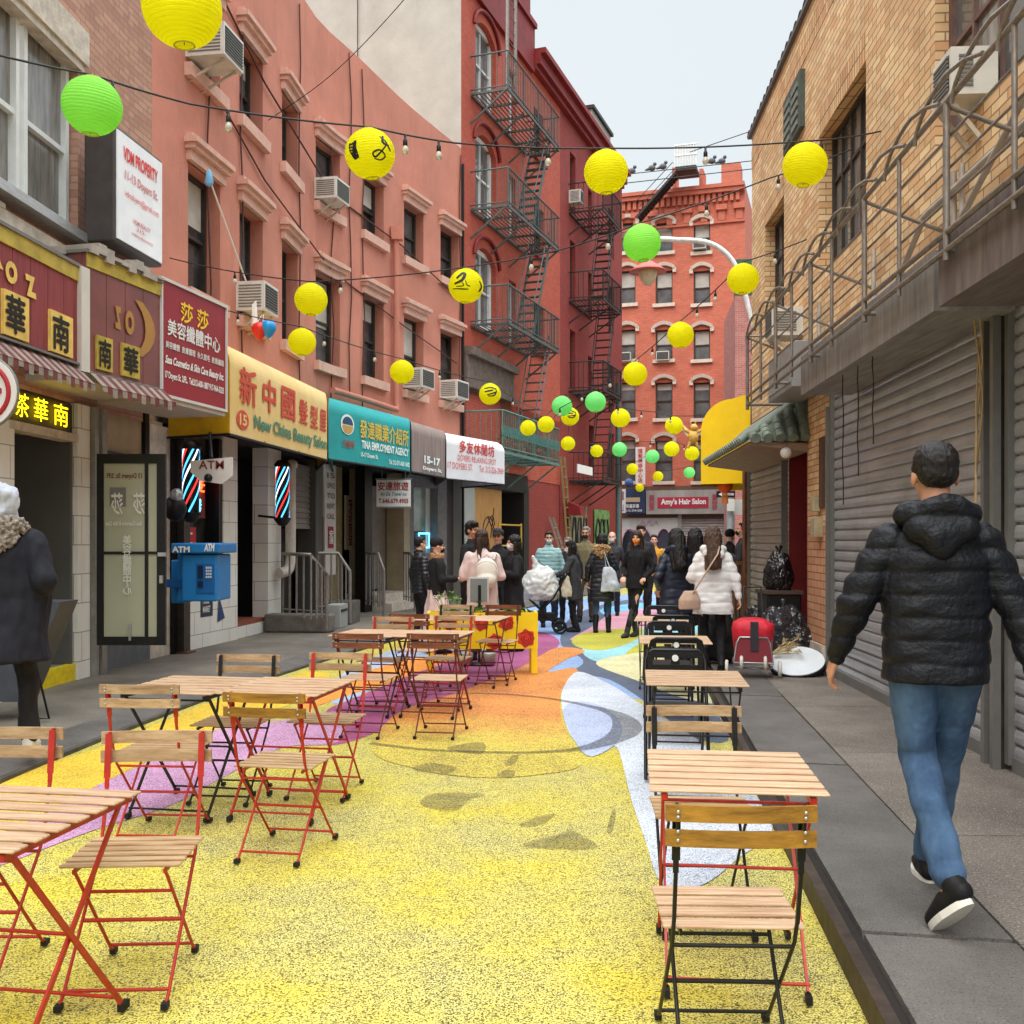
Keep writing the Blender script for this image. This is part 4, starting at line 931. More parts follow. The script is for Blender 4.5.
o = obj('wall_conduit', m, mat('conduit_grey', (176, 168, 160), .5, metal=.2)); o['label'] = 'grey conduit pipes running along the yellow brick behind the railing'; o['category'] = 'pipe'
ac_unit(FRR, 6.85, 4.46, .02, 'large air conditioner with dark louvres in the big window of the yellow brick house', 'air conditioners on the right house', .34, .31, .2)
ac_unit(FRR, 12.2, 3.95, .02, 'small pale air conditioner behind the far end of the gallery railing', 'air conditioners on the right house', .42, .33, .34)
m = MB(); wbox(m, FRR, 10.6, 11.9, 3.14, 3.62, .04, .42); o = obj('metal_cabinet', m, mat('cabinet_grey', (150, 150, 150), .5, var=.06), None, 'grey sheet metal cabinet on the gallery above the green tiled awning', 'cabinet'); bevel(o, .01)
m2 = MB(); wbox(m2, FRR, 10.66, 11.2, 3.2, 3.56, .42, .43); wbox(m2, FRR, 11.24, 11.84, 3.2, 3.56, .42, .43); obj('door', m2, mat('cabinet_grey2', (160, 160, 160), .5), o)
# hanging wires
m = MB()
for px, zb, w_ in ((873, 3.0, 0), (858, 3.0, 1), (843, 2.9, 2)):
    u = UY(px, .4); m.tube([FRR.p(u+.02*math.sin(k*2), .4, 3.0-k*.12*(1+.3*w_)) for k in range(7)], .005, 4)
o = obj('loose_wire', m, BLACKM); o['label'] = 'thin loose wires dangling from the grey fascia beam'; o['category'] = 'wire'
m = MB(); u = UY(981, .1)
for j in range(3): m.tube(cr([FRR.p(u+.03*math.sin(k*1.7+j*2), .12+.02*math.cos(k+j), 3.2-k*.26) for k in range(7+j)], 3), .006, 5)
o = obj('twisted_cord', m, mat('straw_cord', (190, 160, 112), .8)); o['label'] = 'straw coloured twisted cord hanging in front of the large shutter'; o['category'] = 'cord'
# electrical boxes and camera on the pier
um = (gu[828]+gu[806])/2
for (zz, w_, h_, lb) in ((1.86, .12, .16, 'small pale electrical box on the brick pier'), (1.58, .2, .22, 'lower yellowish junction box on the brick pier')):
    m = MB(); wbox(m, FRR, um-.1-w_, um-.1+w_*0, zz-.0, zz+h_, 0, .09); o = obj('junction_box', m, mat('box_pale', (190, 176, 140), .6), None, lb, 'electrical box'); bevel(o, .008)
    m2 = MB(); wbox(m2, FRR, um-.1-w_+.02, um-.12, zz+.02, zz+h_-.02, .09, .096); obj('cover', m2, mat('box_cover', (170, 158, 128), .6), o)
m = MB(); wbox(m, FRR, gu[828]+.12, gu[828]+.28, 1.9, 2.65, .0, .03); o = obj('pier_frame', m, mat('frame_brown', (90, 64, 50), .7)); o.parent = tG; o.location = INV[tG.name] @ o.location; 
t = thing('security_camera', 'white dome security camera hanging at the corner of the brick pier', 'camera', FRR.p(gu[806], .2, 2.5))
m = MB(); m.tube([FRR.p(gu[806]-.1, 0, 2.72), FRR.p(gu[806]-.1, .2, 2.72), FRR.p(gu[806]-.1, .25, 2.62)], .02, 6); obj('arm', m, RUSTY, t)
m = MB().ball(FRR.p(gu[806]-.1, .25, 2.55), .065); obj('dome', m, WHITE, t)
# green tiled awning
t = thing('tiled_awning', 'sloping green tiled awning over the far shutter on the right', 'awning', FRR.p(13.5, .3, 2.65))
GT = mat('green_glazed_tile', (136, 146, 130), .55, rgb2=(90, 102, 92), vs=5, coord='Object'); a0, a1 = UY(800, .0)+.1, 15.35
a0 = 11.7
m = MB(); ez, rz_, pr = 2.68, 3.16, .70
nt_ = 22
for k in range(nt_):                      # street slope: rounded cover tiles
    u = a0+.3+(a1-a0-.3)*k/(nt_-1); w_ = .05
    m.tube([FRR.p(u, pr+.03, ez+.03), FRR.p(u, pr*.5, (ez+rz_)/2+.02), FRR.p(min(u+.0, a1), .05, rz_+.04)], w_, 8)
m.add([FRR.p(a0, pr, ez), FRR.p(a1, pr, ez), FRR.p(a1, .02, rz_), FRR.p(a0+.3, .02, rz_)], [(0, 1, 2, 3)])
m.add([FRR.p(a0, pr, ez), FRR.p(a0+.3, .02, rz_), FRR.p(a0, -.02, ez)], [(0, 1, 2)])
for k in range(5):
    v = pr*(k+.3)/5; top = ez+(rz_-ez)*(1-v/pr)*.98
    for j in range(3): m.tube([FRR.p(a0-.04+.09*j, v, ez+.03+(top-ez)*j/3), FRR.p(a0-.02+.09*(j+1), v, ez+.03+(top-ez)*(j+1)/3)], .06, 8)
obj('tiles', m, GT, t)
m = MB(); m.hexa([FRR.p(a0+.03, 0, ez-.12), FRR.p(a1, 0, ez-.12), FRR.p(a1, pr-.03, ez-.03), FRR.p(a0+.03, pr-.03, ez-.03), FRR.p(a0+.03, 0, ez-.02), FRR.p(a1, 0, ez-.02), FRR.p(a1, pr-.03, ez-.0), FRR.p(a0+.03, pr-.03, ez-.0)])
obj('soffit', m, mat('soffit_tan', (150, 124, 104), .8), t)
# white wall band between awning & brick
m = MB(); wbox(m, FRR, gu[806]-.1, yE, 2.98, 3.3, -.25, .01); obj('transom_wall', m, mat('transom_grey', (96, 90, 84), .8), tG)
# ---- yellow barrel awning beyond
def barrel(u0, u1, z0, z1, W, dep, mm, name, label, th=.03, cat='awning', n=12):
    t = thing(name, label, cat, W.p((u0+u1)/2, 0, z0)); r_ = dep*.62; prof = [(dep, z0), (dep, z1-r_)]+[(dep-r_+r_*math.cos(a*PI/2/n), z1-r_+r_*math.sin(a*PI/2/n)) for a in range(1, n+1)]+[(0, z1+.08)]
    m = MB()
    for (a, b), (c, d) in zip(prof, prof[1:]): m.add([W.p(u0, a, b), W.p(u1, a, b), W.p(u1, c, d), W.p(u0, c, d)], [(0, 1, 2, 3)], True)
    for u in (u0, u1): m.poly([W.p(u, 0, z0)]+[W.p(u, a, b) for a, b in prof])
    obj('canopy', m, mm, t); return t
F2 = Fw(3.78, 16.2, .45, 1, 0, -1)
barrel(0, 2.2, 2.45, 3.80, F2, .80, flat('yellow_canvas', (252, 208, 10), .6), 'yellow_awning', 'bright yellow round topped awning beyond the green tiles')
t = thing('far_right_house', 'brown shop house beyond the yellow awning, mostly hidden', 'building', F2.p(4, 0, 0))
m = MB(); wbox(m, F2, -.3, 12, 0, 4.2, -7, -.05); obj('wall', m, mat('brown_shop_wall', (120, 88, 70), .85, var=.15), t)
m = MB()
for k in range(7): m.box(3.36+k*.058, 3.40+k*.058, 15.85, 15.89, .12, 1.16)
m.box(3.34, 3.78, 15.83, 15.91, 1.16, 1.22).box(3.34, 3.78, 15.89, 15.93, .25, .32).box(3.34, 3.38, 15.91, 16.6, .12, 1.2)
t = obj('wooden_fence', m, mat('fence_wood', (118, 88, 66), .8, var=.2)); t['label'] = 'brown slatted wooden fence beside the rusty timber post'; t['category'] = 'fence'
t = thing('paper_lantern', 'orange and red festive lantern hanging under the yellow awning', 'lantern', (3.45, 16.6, 2.3))
m = MB().ball((3.45, 16.6, 2.42), .13, .13, .11, 16); obj('shade', m, flat('orange_lantern', (240, 96, 30), .6, emit=0), t)
m = MB(); 
for k in range(14): a = k*2*PI/14; m.tube([(3.45+.04*math.cos(a), 16.6+.04*math.sin(a), 2.32), (3.45+.05*math.cos(a), 16.6+.05*math.sin(a), 2.14)], .006, 4)
obj('tassel', m, flat('orange_tassel', (250, 150, 40)), t)
# street lamp with curved arm; one-way sign on its post
LX, LY = PX(760, 20), 20.0
t = thing('street_lamp', 'grey street lamp whose long curved arm holds a pink hooded lamp', 'street lamp', (LX, LY, ZS))
LG = mat('lamp_post_grey', (150, 158, 162), .5, metal=.2)
m = MB().tube([(LX, LY, ZS), (LX, LY, 1.2), (LX, LY, 1.3), (LX, LY, HZ(325, LY))], [.13, .13, .085, .06], 14); obj('post', m, LG, t)
pts = cr([(LX, LY, HZ(345, LY)), (PX(751, LY), LY, HZ(318, LY)), (PX(743, LY), LY, HZ(286, LY)), (PX(735, LY), LY, HZ(265, LY)), (PX(722, LY), LY, HZ(250, LY)), (PX(705, LY), LY, HZ(242, LY)), (PX(680, LY), LY, HZ(240, LY)), (PX(655, LY), LY, HZ(240.5, LY)), (PX(648, LY), LY, HZ(256, LY))], 6)
m = MB().tube(pts, .05, 10); obj('arm', m, mat('lamp_arm_white', (216, 218, 218), .4, metal=.2), t)
cz = HZ(272, LY); cx = PX(648, LY)
m = MB().lathe([(.03, .3), (.05, .22), (.12, .18), (.36, .02), (.36, 0), (.1, .03), (0, .04)], (cx, LY, cz), 24); obj('hood', m, mat('pink_hood', (196, 106, 98), .6), t)
m = MB().lathe([(.0, -.27), (.06, -.26), (.14, -.16), (.19, .0), (.17, .03), (0, .03)], (cx, LY, cz), 20); obj('globe', m, mat('lamp_globe', (206, 196, 170), .3), t)
LX = PX(730.5, 20); t = thing('sign_post', 'thick grey post under the one way sign at the far corner', 'post', (LX, LY, ZS)); m = MB().tube([(LX, LY, ZS), (LX, LY, 2.2), (LX, LY, 2.25), (LX, LY, 2.6)], [.075, .075, .04, .04], 14); obj('shaft', m, LG, t); m = MB().lathe([(.14, 0), (.14, .08), (.09, .16), (0, .16)], (LX, LY, ZS), 14); obj('base', m, LG, t)
t = thing('one_way_sign', 'black one way street sign with a white arrow on the grey post', 'sign', (LX, LY-.15, 2.3))
sy = LY-.15; x0, x1 = PX(716.5, sy), PX(735, sy); z0, z1 = HZ(497.5, sy), HZ(491, sy)
m = MB().box(x0, x1, sy-.01, sy+.01, z0, z1); obj('plate', m, INK, t)
hh = z1-z0; ax = x0+.03
m = MB().poly([(ax, sy-.014, z0+hh/2), (ax+.09, sy-.014, z0+hh*.85), (ax+.09, sy-.014, z0+hh*.66), (x1-.03, sy-.014, z0+hh*.66), (x1-.03, sy-.014, z0+hh*.34), (ax+.09, sy-.014, z0+hh*.34), (ax+.09, sy-.014, z0+hh*.15)]); obj('arrow', m, WHITE, t)
text('ONE WAY', (ax+.1, sy-.016, z0+hh*.39), (1, 0, 0), x1-ax-.15, hh*.22, INK, t, ext=.002)
m = MB().box(PX(727, sy), PX(734.5, sy), sy-.01, sy+.01, HZ(511, sy), HZ(499, sy)); o = obj('notice', m, WHITE, None, 'white parking notice below the one way sign', 'sign')
m = MB().box(PX(737, sy), PX(746, sy), sy+.3, sy+.32, HZ(514, sy), HZ(499, sy)); o = obj('notice', m, flat('notice_grey', (214, 214, 210)), None, 'pale framed notice right of the grey post', 'sign')
# ------------------------------------------------------------------ LEFT shop fronts (parts of the two left houses)
def part(par, name, m_, *boxes):
    m = MB()
    for b in boxes: wbox(m, CW, U(b[0]), U(b[1]), *b[2:])
    return obj(name, m, m_, par)
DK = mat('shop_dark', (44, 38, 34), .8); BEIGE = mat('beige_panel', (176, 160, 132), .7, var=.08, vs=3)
# depth of recess behind facade: long dark back wall
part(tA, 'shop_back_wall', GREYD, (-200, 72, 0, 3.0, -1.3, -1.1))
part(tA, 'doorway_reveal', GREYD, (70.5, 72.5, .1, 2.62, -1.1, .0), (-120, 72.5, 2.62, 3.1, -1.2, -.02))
part(tA, 'doorway_floor', mat('doorway_floor', (128, 126, 124), .8), (9, 72.5, 0, .28, -1.1, -.05))
part(tA, 'yellow_step', mat('yellow_step_paint', (238, 212, 20), .6, rgb2=(200, 176, 30), vs=12), (9, 72.5, .1, .285, -.05, .03))
part(tA, 'inner_door', mat('grey_door', (120, 118, 114), .6), (20, 40, .3, 2.4, -1.1, -1.05))
part(tA, 'tile_pier', TILE, (73, 85.5, .1, 2.95, -.3, .05), (-200, 9, .1, 2.62, -.3, .05))
part(tA, 'door_lintel', STONE, (4, 73, 2.55, 2.63, -.1, .06))
part(tA, 'steel_post', mat('post_worn', (150, 146, 138), .5, metal=.3, dirt=.5), (86, 90, .1, 2.95, 0, .1), (91.5, 96.5, .1, 2.95, 0, .12))
part(tA, 'shop_floor', mat('grey_step', (112, 116, 122), .7), (97, 150, .1, .40, -1.2, -.0))
part(tA, 'shop_inner_wall', BEIGE, (97, 172, .4, 3.1, -1.4, -1.2))
part(tA, 'transom', BEIGE, (97, 164, 2.52, 3.1, -.1, -.02))
part(tA, 'transom_bar', BLACKM, (97, 150, 2.46, 2.53, -.1, .04), (143, 147, .4, 3.1, -.1, .03))
part(tA, 'door_jamb', STONE, (150, 170, .1, 2.95, -.3, .0))
t = thing('pink_posters', 'column of pink and green paper notices behind the open glass door', 'poster', CW.p(U(154), .03, 1))
for k, c in enumerate(((242, 130, 170), (238, 140, 180), (196, 206, 60), (240, 150, 190), (236, 120, 160), (120, 190, 130))):
    m = MB(); wbox(m, CW, U(152), U(158), 2.22-k*.26, 2.45-k*.26, .0, .012); obj('notice', m, flat('notice_%d' % k, c), t)
# open glass door leaf
dx0, dx1, dy = PX(97.5, 10.72), PX(166, 10.72), 10.72
t = thing('glass_door', 'open black framed glass door with mirrored white lettering', 'door', (dx0, dy, .45)); zb, ztp = .45, 2.45
ds = .012
m = MB().box(dx0, dx0+.07, dy-.02, dy+.02, zb, ztp).box(dx1-.09, dx1, dy-.02, dy+.02, zb, ztp).box(dx0+.07, dx1-.09, dy-.02, dy+.02, zb, zb+.09).box(dx0+.07, dx1-.09, dy-.02, dy+.02, ztp-.1, ztp).box(dx0+.07, dx1-.09, dy-.015, dy+.015, 1.40, 1.43).box(dx0+.50, dx0+.535, dy-.018, dy+.018, zb+.09, ztp-.1)
obj('frame', m, mat('door_frame_black', (26, 25, 24), .4), t)
m = MB().box(dx0+.07, dx1-.09, dy-.004, dy+.004, zb+.09, ztp-.1); obj('glass', m, mat('door_glass', (176, 176, 150), .15, var=.04, vs=1, spec=.7), t)
m = MB().box(dx1-.05, dx1-.02, dy-.06, dy-.02, 1.1, 1.18).box(dx1-.06, dx1+.02, dy-.08, dy-.05, 1.38, 1.42).box(dx0+.34, dx0+.36, dy-.04, dy-.02, .5, .68); obj('handle', m, ALU, t)
WT = flat('white_vinyl', (228, 226, 214))
gx = dx0+.09
text('13 Doyers St. 2/Fl.', (gx, dy-.006, 2.18), (1, 0, 0), .38, .07, flat('brown_vinyl', (120, 60, 40)), t, mirror=True)
m = MB().box(gx+.04, gx+.21, dy-.008, dy-.006, 1.9, 2.1); obj('notice', m, flat('grey_notice', (120, 118, 112)), t)
text('莎', (gx+.06, dy-.012, 1.82), (1, 0, 0), .12, .22, WT, t, mirror=True, bold=.03); text('莎', (gx+.29, dy-.012, 1.82), (1, 0, 0), .12, .22, WT, t, mirror=True, bold=.03)
text('Sasa Cosmetics & Skin Care', (gx+.0, dy-.008, 1.70), (1, 0, 0), .38, .045, WT, t, mirror=True, shear=.3)
text('美容纖體中心', (gx+.18, dy-.012, .98), (1, 0, 0), .09, .62, WT, t, mirror=True, vertical=True)
# salmon house ground floor
pB = lambda n, m_, *b: part(tB, n, m_, *b)
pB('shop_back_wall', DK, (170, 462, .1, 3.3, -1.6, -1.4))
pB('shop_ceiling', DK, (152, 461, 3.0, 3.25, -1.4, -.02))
pB('door_jamb', BLACKM, (170, 174, .1, 3.0, -.1, .05))
pB('tile_wall', TILE, (182, 222, .1, .98, -.3, .02), (222, 236, .1, 3.0, -.35, .02))
pB('tile_reveal', TILE, (236, 237.5, .1, 3.0, -1.4, .0), (268, 281, .1, 3.0, -.25, .0), (243, 268, .1, 3.0, -1.45, -1.0))
pB('inner_door_frame', DK, (236, 244, .3, 3.0, -.5, -.3))
pB('red_step', mat('red_brown_step', (140, 74, 52), .7), (237, 269, .28, .34, -1.2, -.05)); pB('step_riser', TILE, (236, 270, .1, .28, -1.2, -.02))
pB('shop_window', GLASS, (182, 222, .98, 2.95, -.25, -.2)); pB('window_mullion', BLACKM, (200.5, 202, .98, 2.95, -.2, -.14), (182, 222, .95, 1.0, -.2, .04), (219, 222, .98, 2.95, -.2, .0))
# things in the window
NR = mat('neon_red', (255, 70, 30), .5, emit=3); NB = mat('neon_blue', (80, 190, 255), .5, emit=3); NY = mat('neon_yellow', (255, 220, 20), .5, emit=1.7, var=.02); 
t = thing('neon_sign', 'small red and blue neon sign in the beauty salon window', 'neon sign', CW.p(U(205), -.1, 1.9))
a = CW.p(U(198), -.10, 2.1); b = CW.p(U(214), -.10, 2.1); ud = (b-a).normalized(); L_ = (b-a).length
m = MB(); wbox(m, CW, U(198), U(214), 1.85, 2.52, -.18, -.13); obj('panel', m, flat('neon_panel', (150, 50, 34)), t)
text('髮', a+Vector((0, 0, .10)), ud, L_*.8, .24, NR, t, ext=.01, bold=.01); text('屋', a+Vector((0, 0, -.2)), ud, L_*.6, .2, NB, t, ext=.01, bold=.01)
t = thing('price_poster', 'red price list poster low in the salon window', 'poster', CW.p(U(195), -.1, 1.2)); m = MB(); wbox(m, CW, U(184), U(205), 1.25, 1.72, -.14, -.13); obj('sheet', m, flat('poster_red', (190, 44, 40)), t)
m = MB()
for k in range(6): wbox(m, CW, U(186), U(186)+(U(203)-U(186))*(.9 if k % 2 else .7), 1.3+k*.065, 1.325+k*.065, -.13, -.126)
obj('lines', m, WHITE, t)
t = thing('window_sticker', 'dark rectangular sticker on the white tiles under the salon window', 'sticker', CW.p(U(204), .03, .6)); m = MB(); wbox(m, CW, U(199), U(211), .52, .86, .02, .026); obj('sheet', m, flat('sticker_navy', (48, 58, 74)), t)
text('HOUSE\nMARKET', CW.p(U(200.5), .03, .58), (CW.p(U(211), .03, 0)-CW.p(U(200), .03, 0)), .22, .2, WHITE, t)
t = thing('window_sticker', 'blue and white triangular sticker near the tile wall foot', 'sticker', CW.p(U(218), .03, .5)); m = MB().poly([CW.p(U(215.5), .03, .42), CW.p(U(223), .03, .46), CW.p(U(217), .03, .78)]); obj('sheet', m, flat('sticker_blue', (50, 70, 110)), t)
t = thing('poster_column', 'yellow and white flyers pasted on the salon doorway tiles', 'poster', CW.p(U(256), -.9, 1.2))
for k, c in enumerate(((214, 180, 90), (206, 170, 80), (210, 200, 190))):
    m = MB(); wbox(m, CW, U(256, -.98), U(264, -.98), 1.9-k*.42, 2.28-k*.42, -1.0, -.985); obj('flyer', m, flat('flyer_%d' % k, c, var=.2, vs=14), t)
# barber poles
def barber(px, zc, label):
    u = U(px, .38); c = CW.p(u, .38, zc-.42); t = thing('barber_pole', label, 'barber pole', c)
    m = MB().lathe([(0, -.1), (.06, -.09), (.13, 0), (.13, .03)], c, 16).lathe([(.12, .8), (.13, .83), (.08, .9), (0, .92)], c, 16); m.bar(c+Vector((0, 0, .02)), CW.p(u, 0, zc-.36), .035); obj('mount', m, BLACKM, t)
    m = MB().lathe([(.1, 0), (.1, .82)], c, 24); obj('core', m, flat('pole_black', (20, 24, 40), .25), t)
    for k, mm in enumerate((NB2, NR2, NW2)):
        for j in range(4 if k == 0 else 2):
            m = MB(); ph = {0: (0, .5, 1, 1.5), 1: (.24, 1.24), 2: (.12, .7)}[k][j]*2*PI/2
            vs = []; n = 26
            for i in range(n+1):
                for dz in (0, .05): a = ph+i*PI*1.25/n*1.0; z = .82*i/n*1.0+dz; vs.append(c+Vector((.104*math.cos(a), .104*math.sin(a), min(z, .82))))
            m.add(vs, [(2*i, 2*i+2, 2*i+3, 2*i+1) for i in range(n)]); obj('stripe', m, mm, t)
NB2 = mat('pole_blue', (70, 180, 240), .4, emit=1.2, var=.02); NR2 = mat('pole_red', (235, 50, 40), .4, emit=.9, var=.02); NW2 = mat('pole_white', (240, 245, 250), .4, emit=1.0, var=.02)
barber(191, 2.28, 'lit barber pole beside the ATM sign'); barber(282.5, 2.28, 'lit barber pole at the far side of the salon doorway')
# ATM lollipop sign and cash machine
def atm_text(s, o, u, w, h, m_, t): text(s, o, u, w, h, m_, t, bold=.012)
Y0 = 12.1; t = thing('atm_sign', 'white ATM sign with clipped corners and round lamp under the yellow awning', 'sign', (PX(211, Y0), Y0, HZ(484, Y0)))
P = [(190.5, 461), (232, 457), (232, 476), (222, 484), (200, 481), (190.5, 472)]
m = MB().poly([(PX(a, Y0), Y0, HZ(b, Y0)) for a, b in P], th=(0, .05, 0)); obj('panel', m, flat('sign_white', (214, 206, 200)), t)
atm_text('ATM', (PX(199, Y0), Y0-.004, HZ(469, Y0)), (1, 0, 0), PX(224, Y0)-PX(199, Y0), .1, flat('sign_dark_red', (120, 34, 40)), t)
m = MB().ball((PX(209, Y0), Y0-.03, HZ(478, Y0)), .05, .05, .05); obj('lamp', m, BLACKM, t)
m = MB(); m.tube([(PX(211, Y0), Y0+.02, HZ(458, Y0)), (PX(211, Y0)-.1, Y0+.3, 2.85)], .02, 6); obj('arm', m, BLACKM, t)
Y0 = 12.0; t = thing('cash_machine', 'blue wall mounted ATM machine on a bracket', 'cash machine', (PX(200, Y0), Y0, HZ(603, Y0)))
BLU = flat('atm_blue', (30, 116, 182), .4); BLD = flat('atm_blue_dark', (22, 88, 150), .4)
def fb(m, x0, x1, y0, y1, d0, d1): m.box(PX(x0, Y0), PX(x1, Y0), Y0+d0, Y0+d1, HZ(y1, Y0), HZ(y0, Y0)); return m
m = fb(fb(fb(MB(), 190, 224, 554, 600, -.3, .3), 180, 192, 548, 602, -.1, .4), 168, 182, 560, 604, .1, .4); o = obj('body', m, BLU, t); bevel(o, .02, 3)
m = fb(MB(), 181, 228, 543, 553, -.36, .4); o = obj('hood', m, BLU, t); bevel(o, .02, 3)
text('ATM', (PX(182.5, Y0), Y0-.364, HZ(552, Y0)), (1, 0, 0), .2, .07, WHITE, t, bold=.04); text('ATM', (PX(213.5, Y0), Y0-.364, HZ(551, Y0)), (1, 0, 0), .12, .09, WHITE, t, bold=.04, shear=.2)
m = fb(fb(MB(), 204, 222, 563, 592, -.31, -.29), 170, 190, 579, 587, -.12, .1); each('recess', m, BLD, t)
m = fb(fb(MB(), 206, 211, 565, 577, -.325, -.3), 206, 211, 580, 586, -.325, -.3); obj('screen', m, flat('atm_screen', (24, 40, 66), .2), t)
m = MB()
for a in range(3):
    for b in range(4): fb(m, 214+a*2, 215.4+a*2, 566+b*3, 568+b*3, -.325, -.3)
obj('keypad', m, flat('keypad_grey', (190, 200, 210)), t)
t = thing('support_post', 'dark steel post standing on the pavement by the blue cash machine', 'post', CW.p(U(177), .1, ZS)); m = MB(); wbox(m, CW, U(173.5), U(180), .1, 3.0, .05, .14); obj('shaft', m, mat('post_dark', (64, 54, 48), .6, var=.2), t); m = MB(); wbox(m, CW, U(172.5), U(181), .1, .14, .0, .2); obj('base', m, RUSTY, t)
t = thing('wall_lamp', 'black round wall lamp on the post next to the barber pole', 'lamp', CW.p(U(175), .3, 2.0)); c = CW.p(U(175, .3), .3, 1.93); m = MB().ball(c, .14, .12, .16); obj('housing', m, BLACKM, t); m = MB().ball(c+Vector((.03, -.03, .15)), .08, .08, .09); obj('cap', m, ALU, t)
# teal shop & stairs
pB('grey_pipe', GREY, (284, 296, 2.6, 2.75, .05, .15)); 
t = thing('vent_pipe', 'thick white pipe bending into the wall beside the second barber pole', 'pipe', CW.p(U(290), .2, 1)); m = MB(); u = U(291, .2); m.tube(cr([CW.p(u+.1, .2, 2.78), CW.p(u, .2, 2.76), CW.p(u-.02, .2, 2.6), CW.p(u-.02, .2, 1.5), CW.p(u-.04, .2, 1.2), CW.p(u-.12, .18, 1.06), CW.p(u-.3, .1, 1.02)], 5), .085, 12); obj('pipe', m, mat('pipe_white', (196, 186, 176), .5, var=.1), t)
m = MB(); ua, ub = U(294, -.1), U(313, -.1); 
for k in range(12): z = 1.75+k*.095; m.hexa([CW.p(ua, -.1, z), CW.p(ub, -.1, z), CW.p(ub, -.06, z), CW.p(ua, -.06, z), CW.p(ua, -.1, z+.09), CW.p(ub, -.1, z+.09), CW.p(ub, -.09, z+.09), CW.p(ua, -.09, z+.09)])
obj('roller_shutter', m, SHUTD, tB)
pB('shop_pier', GREYD, (313, 320, .1, 3.0, -.3, .05)); pB('basement_door', mat('dark_cellar', (66, 58, 52), .8, var=.3, vs=3), (288, 313, .1, 1.75, -.6, -.4))
pB('yellow_wall', mat('yellowish_wall', (176, 158, 118), .75, var=.08), (333, 360, .1, 3.0, -.6, -.4)); pB('red_door', MAROON, (334, 341, .1, 2.0, -.4, -.36))
pB('black_pillar', BLACKM, (359.5, 367, .1, 3.0, -.1, .12)); pB('beige_pier', BEIGE, (367, 371, .1, 3.0, -.4, .02), (403, 409, .1, 3.0, -.4, .02))
pB('office_door', mat('taupe_door', (140, 130, 118), .6), (371, 387, .5, 2.7, -.5, -.42), (388, 403, .5, 2.7, -.5, -.42)); pB('door_step', STONE, (367, 412, .1, .45, -.5, .25), (367, 412, .1, .28, .25, .55))
pB('shop_window', mat('window_interior', (178, 186, 160), .2, rgb2=(96, 106, 88), vs=1.2, spec=.6), (413, 433, 1.3, 2.75, -.3, -.2)); pB('curtain', flat('white_curtain', (226, 222, 206)), (433, 437, 1.2, 2.8, -.26, -.18))
pB('window_wall', mat('window_wall_grey', (130, 124, 116), .7), (409, 440, .1, 1.25, -.3, .0), (409, 413, 1.25, 3.0, -.3, .02), (437, 446, .1, 3.0, -.3, .02), (413, 437, 2.75, 3.0, -.3, 0)); 
pB('dark_door', mat('dark_brown_door', (84, 74, 68), .6), (446, 462, .1, 3.0, -.3, -.2))
t = thing('neon_sign', 'small square blue neon sign low in the shop window behind the crowd', 'neon sign', CW.p(U(424), .02, 1.35)); m = MB(); wbox(m, CW, U(418), U(430), 1.33, 1.75, -.16, -.12); obj('panel', m, INK, t)
m = MB(); P = [CW.p(U(a, -.1), -.1, b) for a, b in ((419, 1.38), (429, 1.38), (429, 1.7), (419, 1.7))]; m.tube(P, .022, 6, closed=True); obj('tube', m, NB, t)
tC0 = thing('boarded_shopfront', 'boarded up shop front with plywood panel and dark doorway beside the red wall', 'shop front', FRD.p(1.5, 0, 0))
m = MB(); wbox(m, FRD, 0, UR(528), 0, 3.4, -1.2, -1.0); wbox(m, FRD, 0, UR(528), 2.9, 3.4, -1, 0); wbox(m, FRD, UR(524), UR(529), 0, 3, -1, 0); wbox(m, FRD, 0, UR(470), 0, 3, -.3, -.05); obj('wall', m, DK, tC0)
m = MB(); wbox(m, FRD, UR(470), UR(505), 1.2, 3.0, -.2, -.1); obj('plywood', m, PLYW, tC0); m = MB(); wbox(m, FRD, UR(470), UR(505), 0, 1.2, -.3, -.1); obj('lower_panel', m, GREYD, tC0)
m = MB(); m.tube(cr([FRD.p(UR(492+6*math.cos(k)), -.09, 1.95+.25*math.sin(k*1.7)) for k in range(9)], 4), .012, 5); m.tube([FRD.p(UR(494), -.09, 1.6), FRD.p(UR(497), -.09, 2.4)], .012, 5); obj('graffiti', m, INK, tC0)
t = thing('scaffold_frame', 'yellow scaffold frame standing before the boarded shop front', 'scaffold', FRD.p(UR(510), .3, 0)); m = MB(); ua, ub = UR(499, .3), UR(521, .3)
for u in (ua, ub): m.tube([FRD.p(u, .3, .0), FRD.p(u, .3, 2.0)], .03, 6)
for z in (.9, 1.4, 1.95): m.tube([FRD.p(ua, .3, z), FRD.p(ub, .3, z)], .025, 6)
obj('tubes', m, flat('scaffold_yellow', (206, 160, 60)), t)
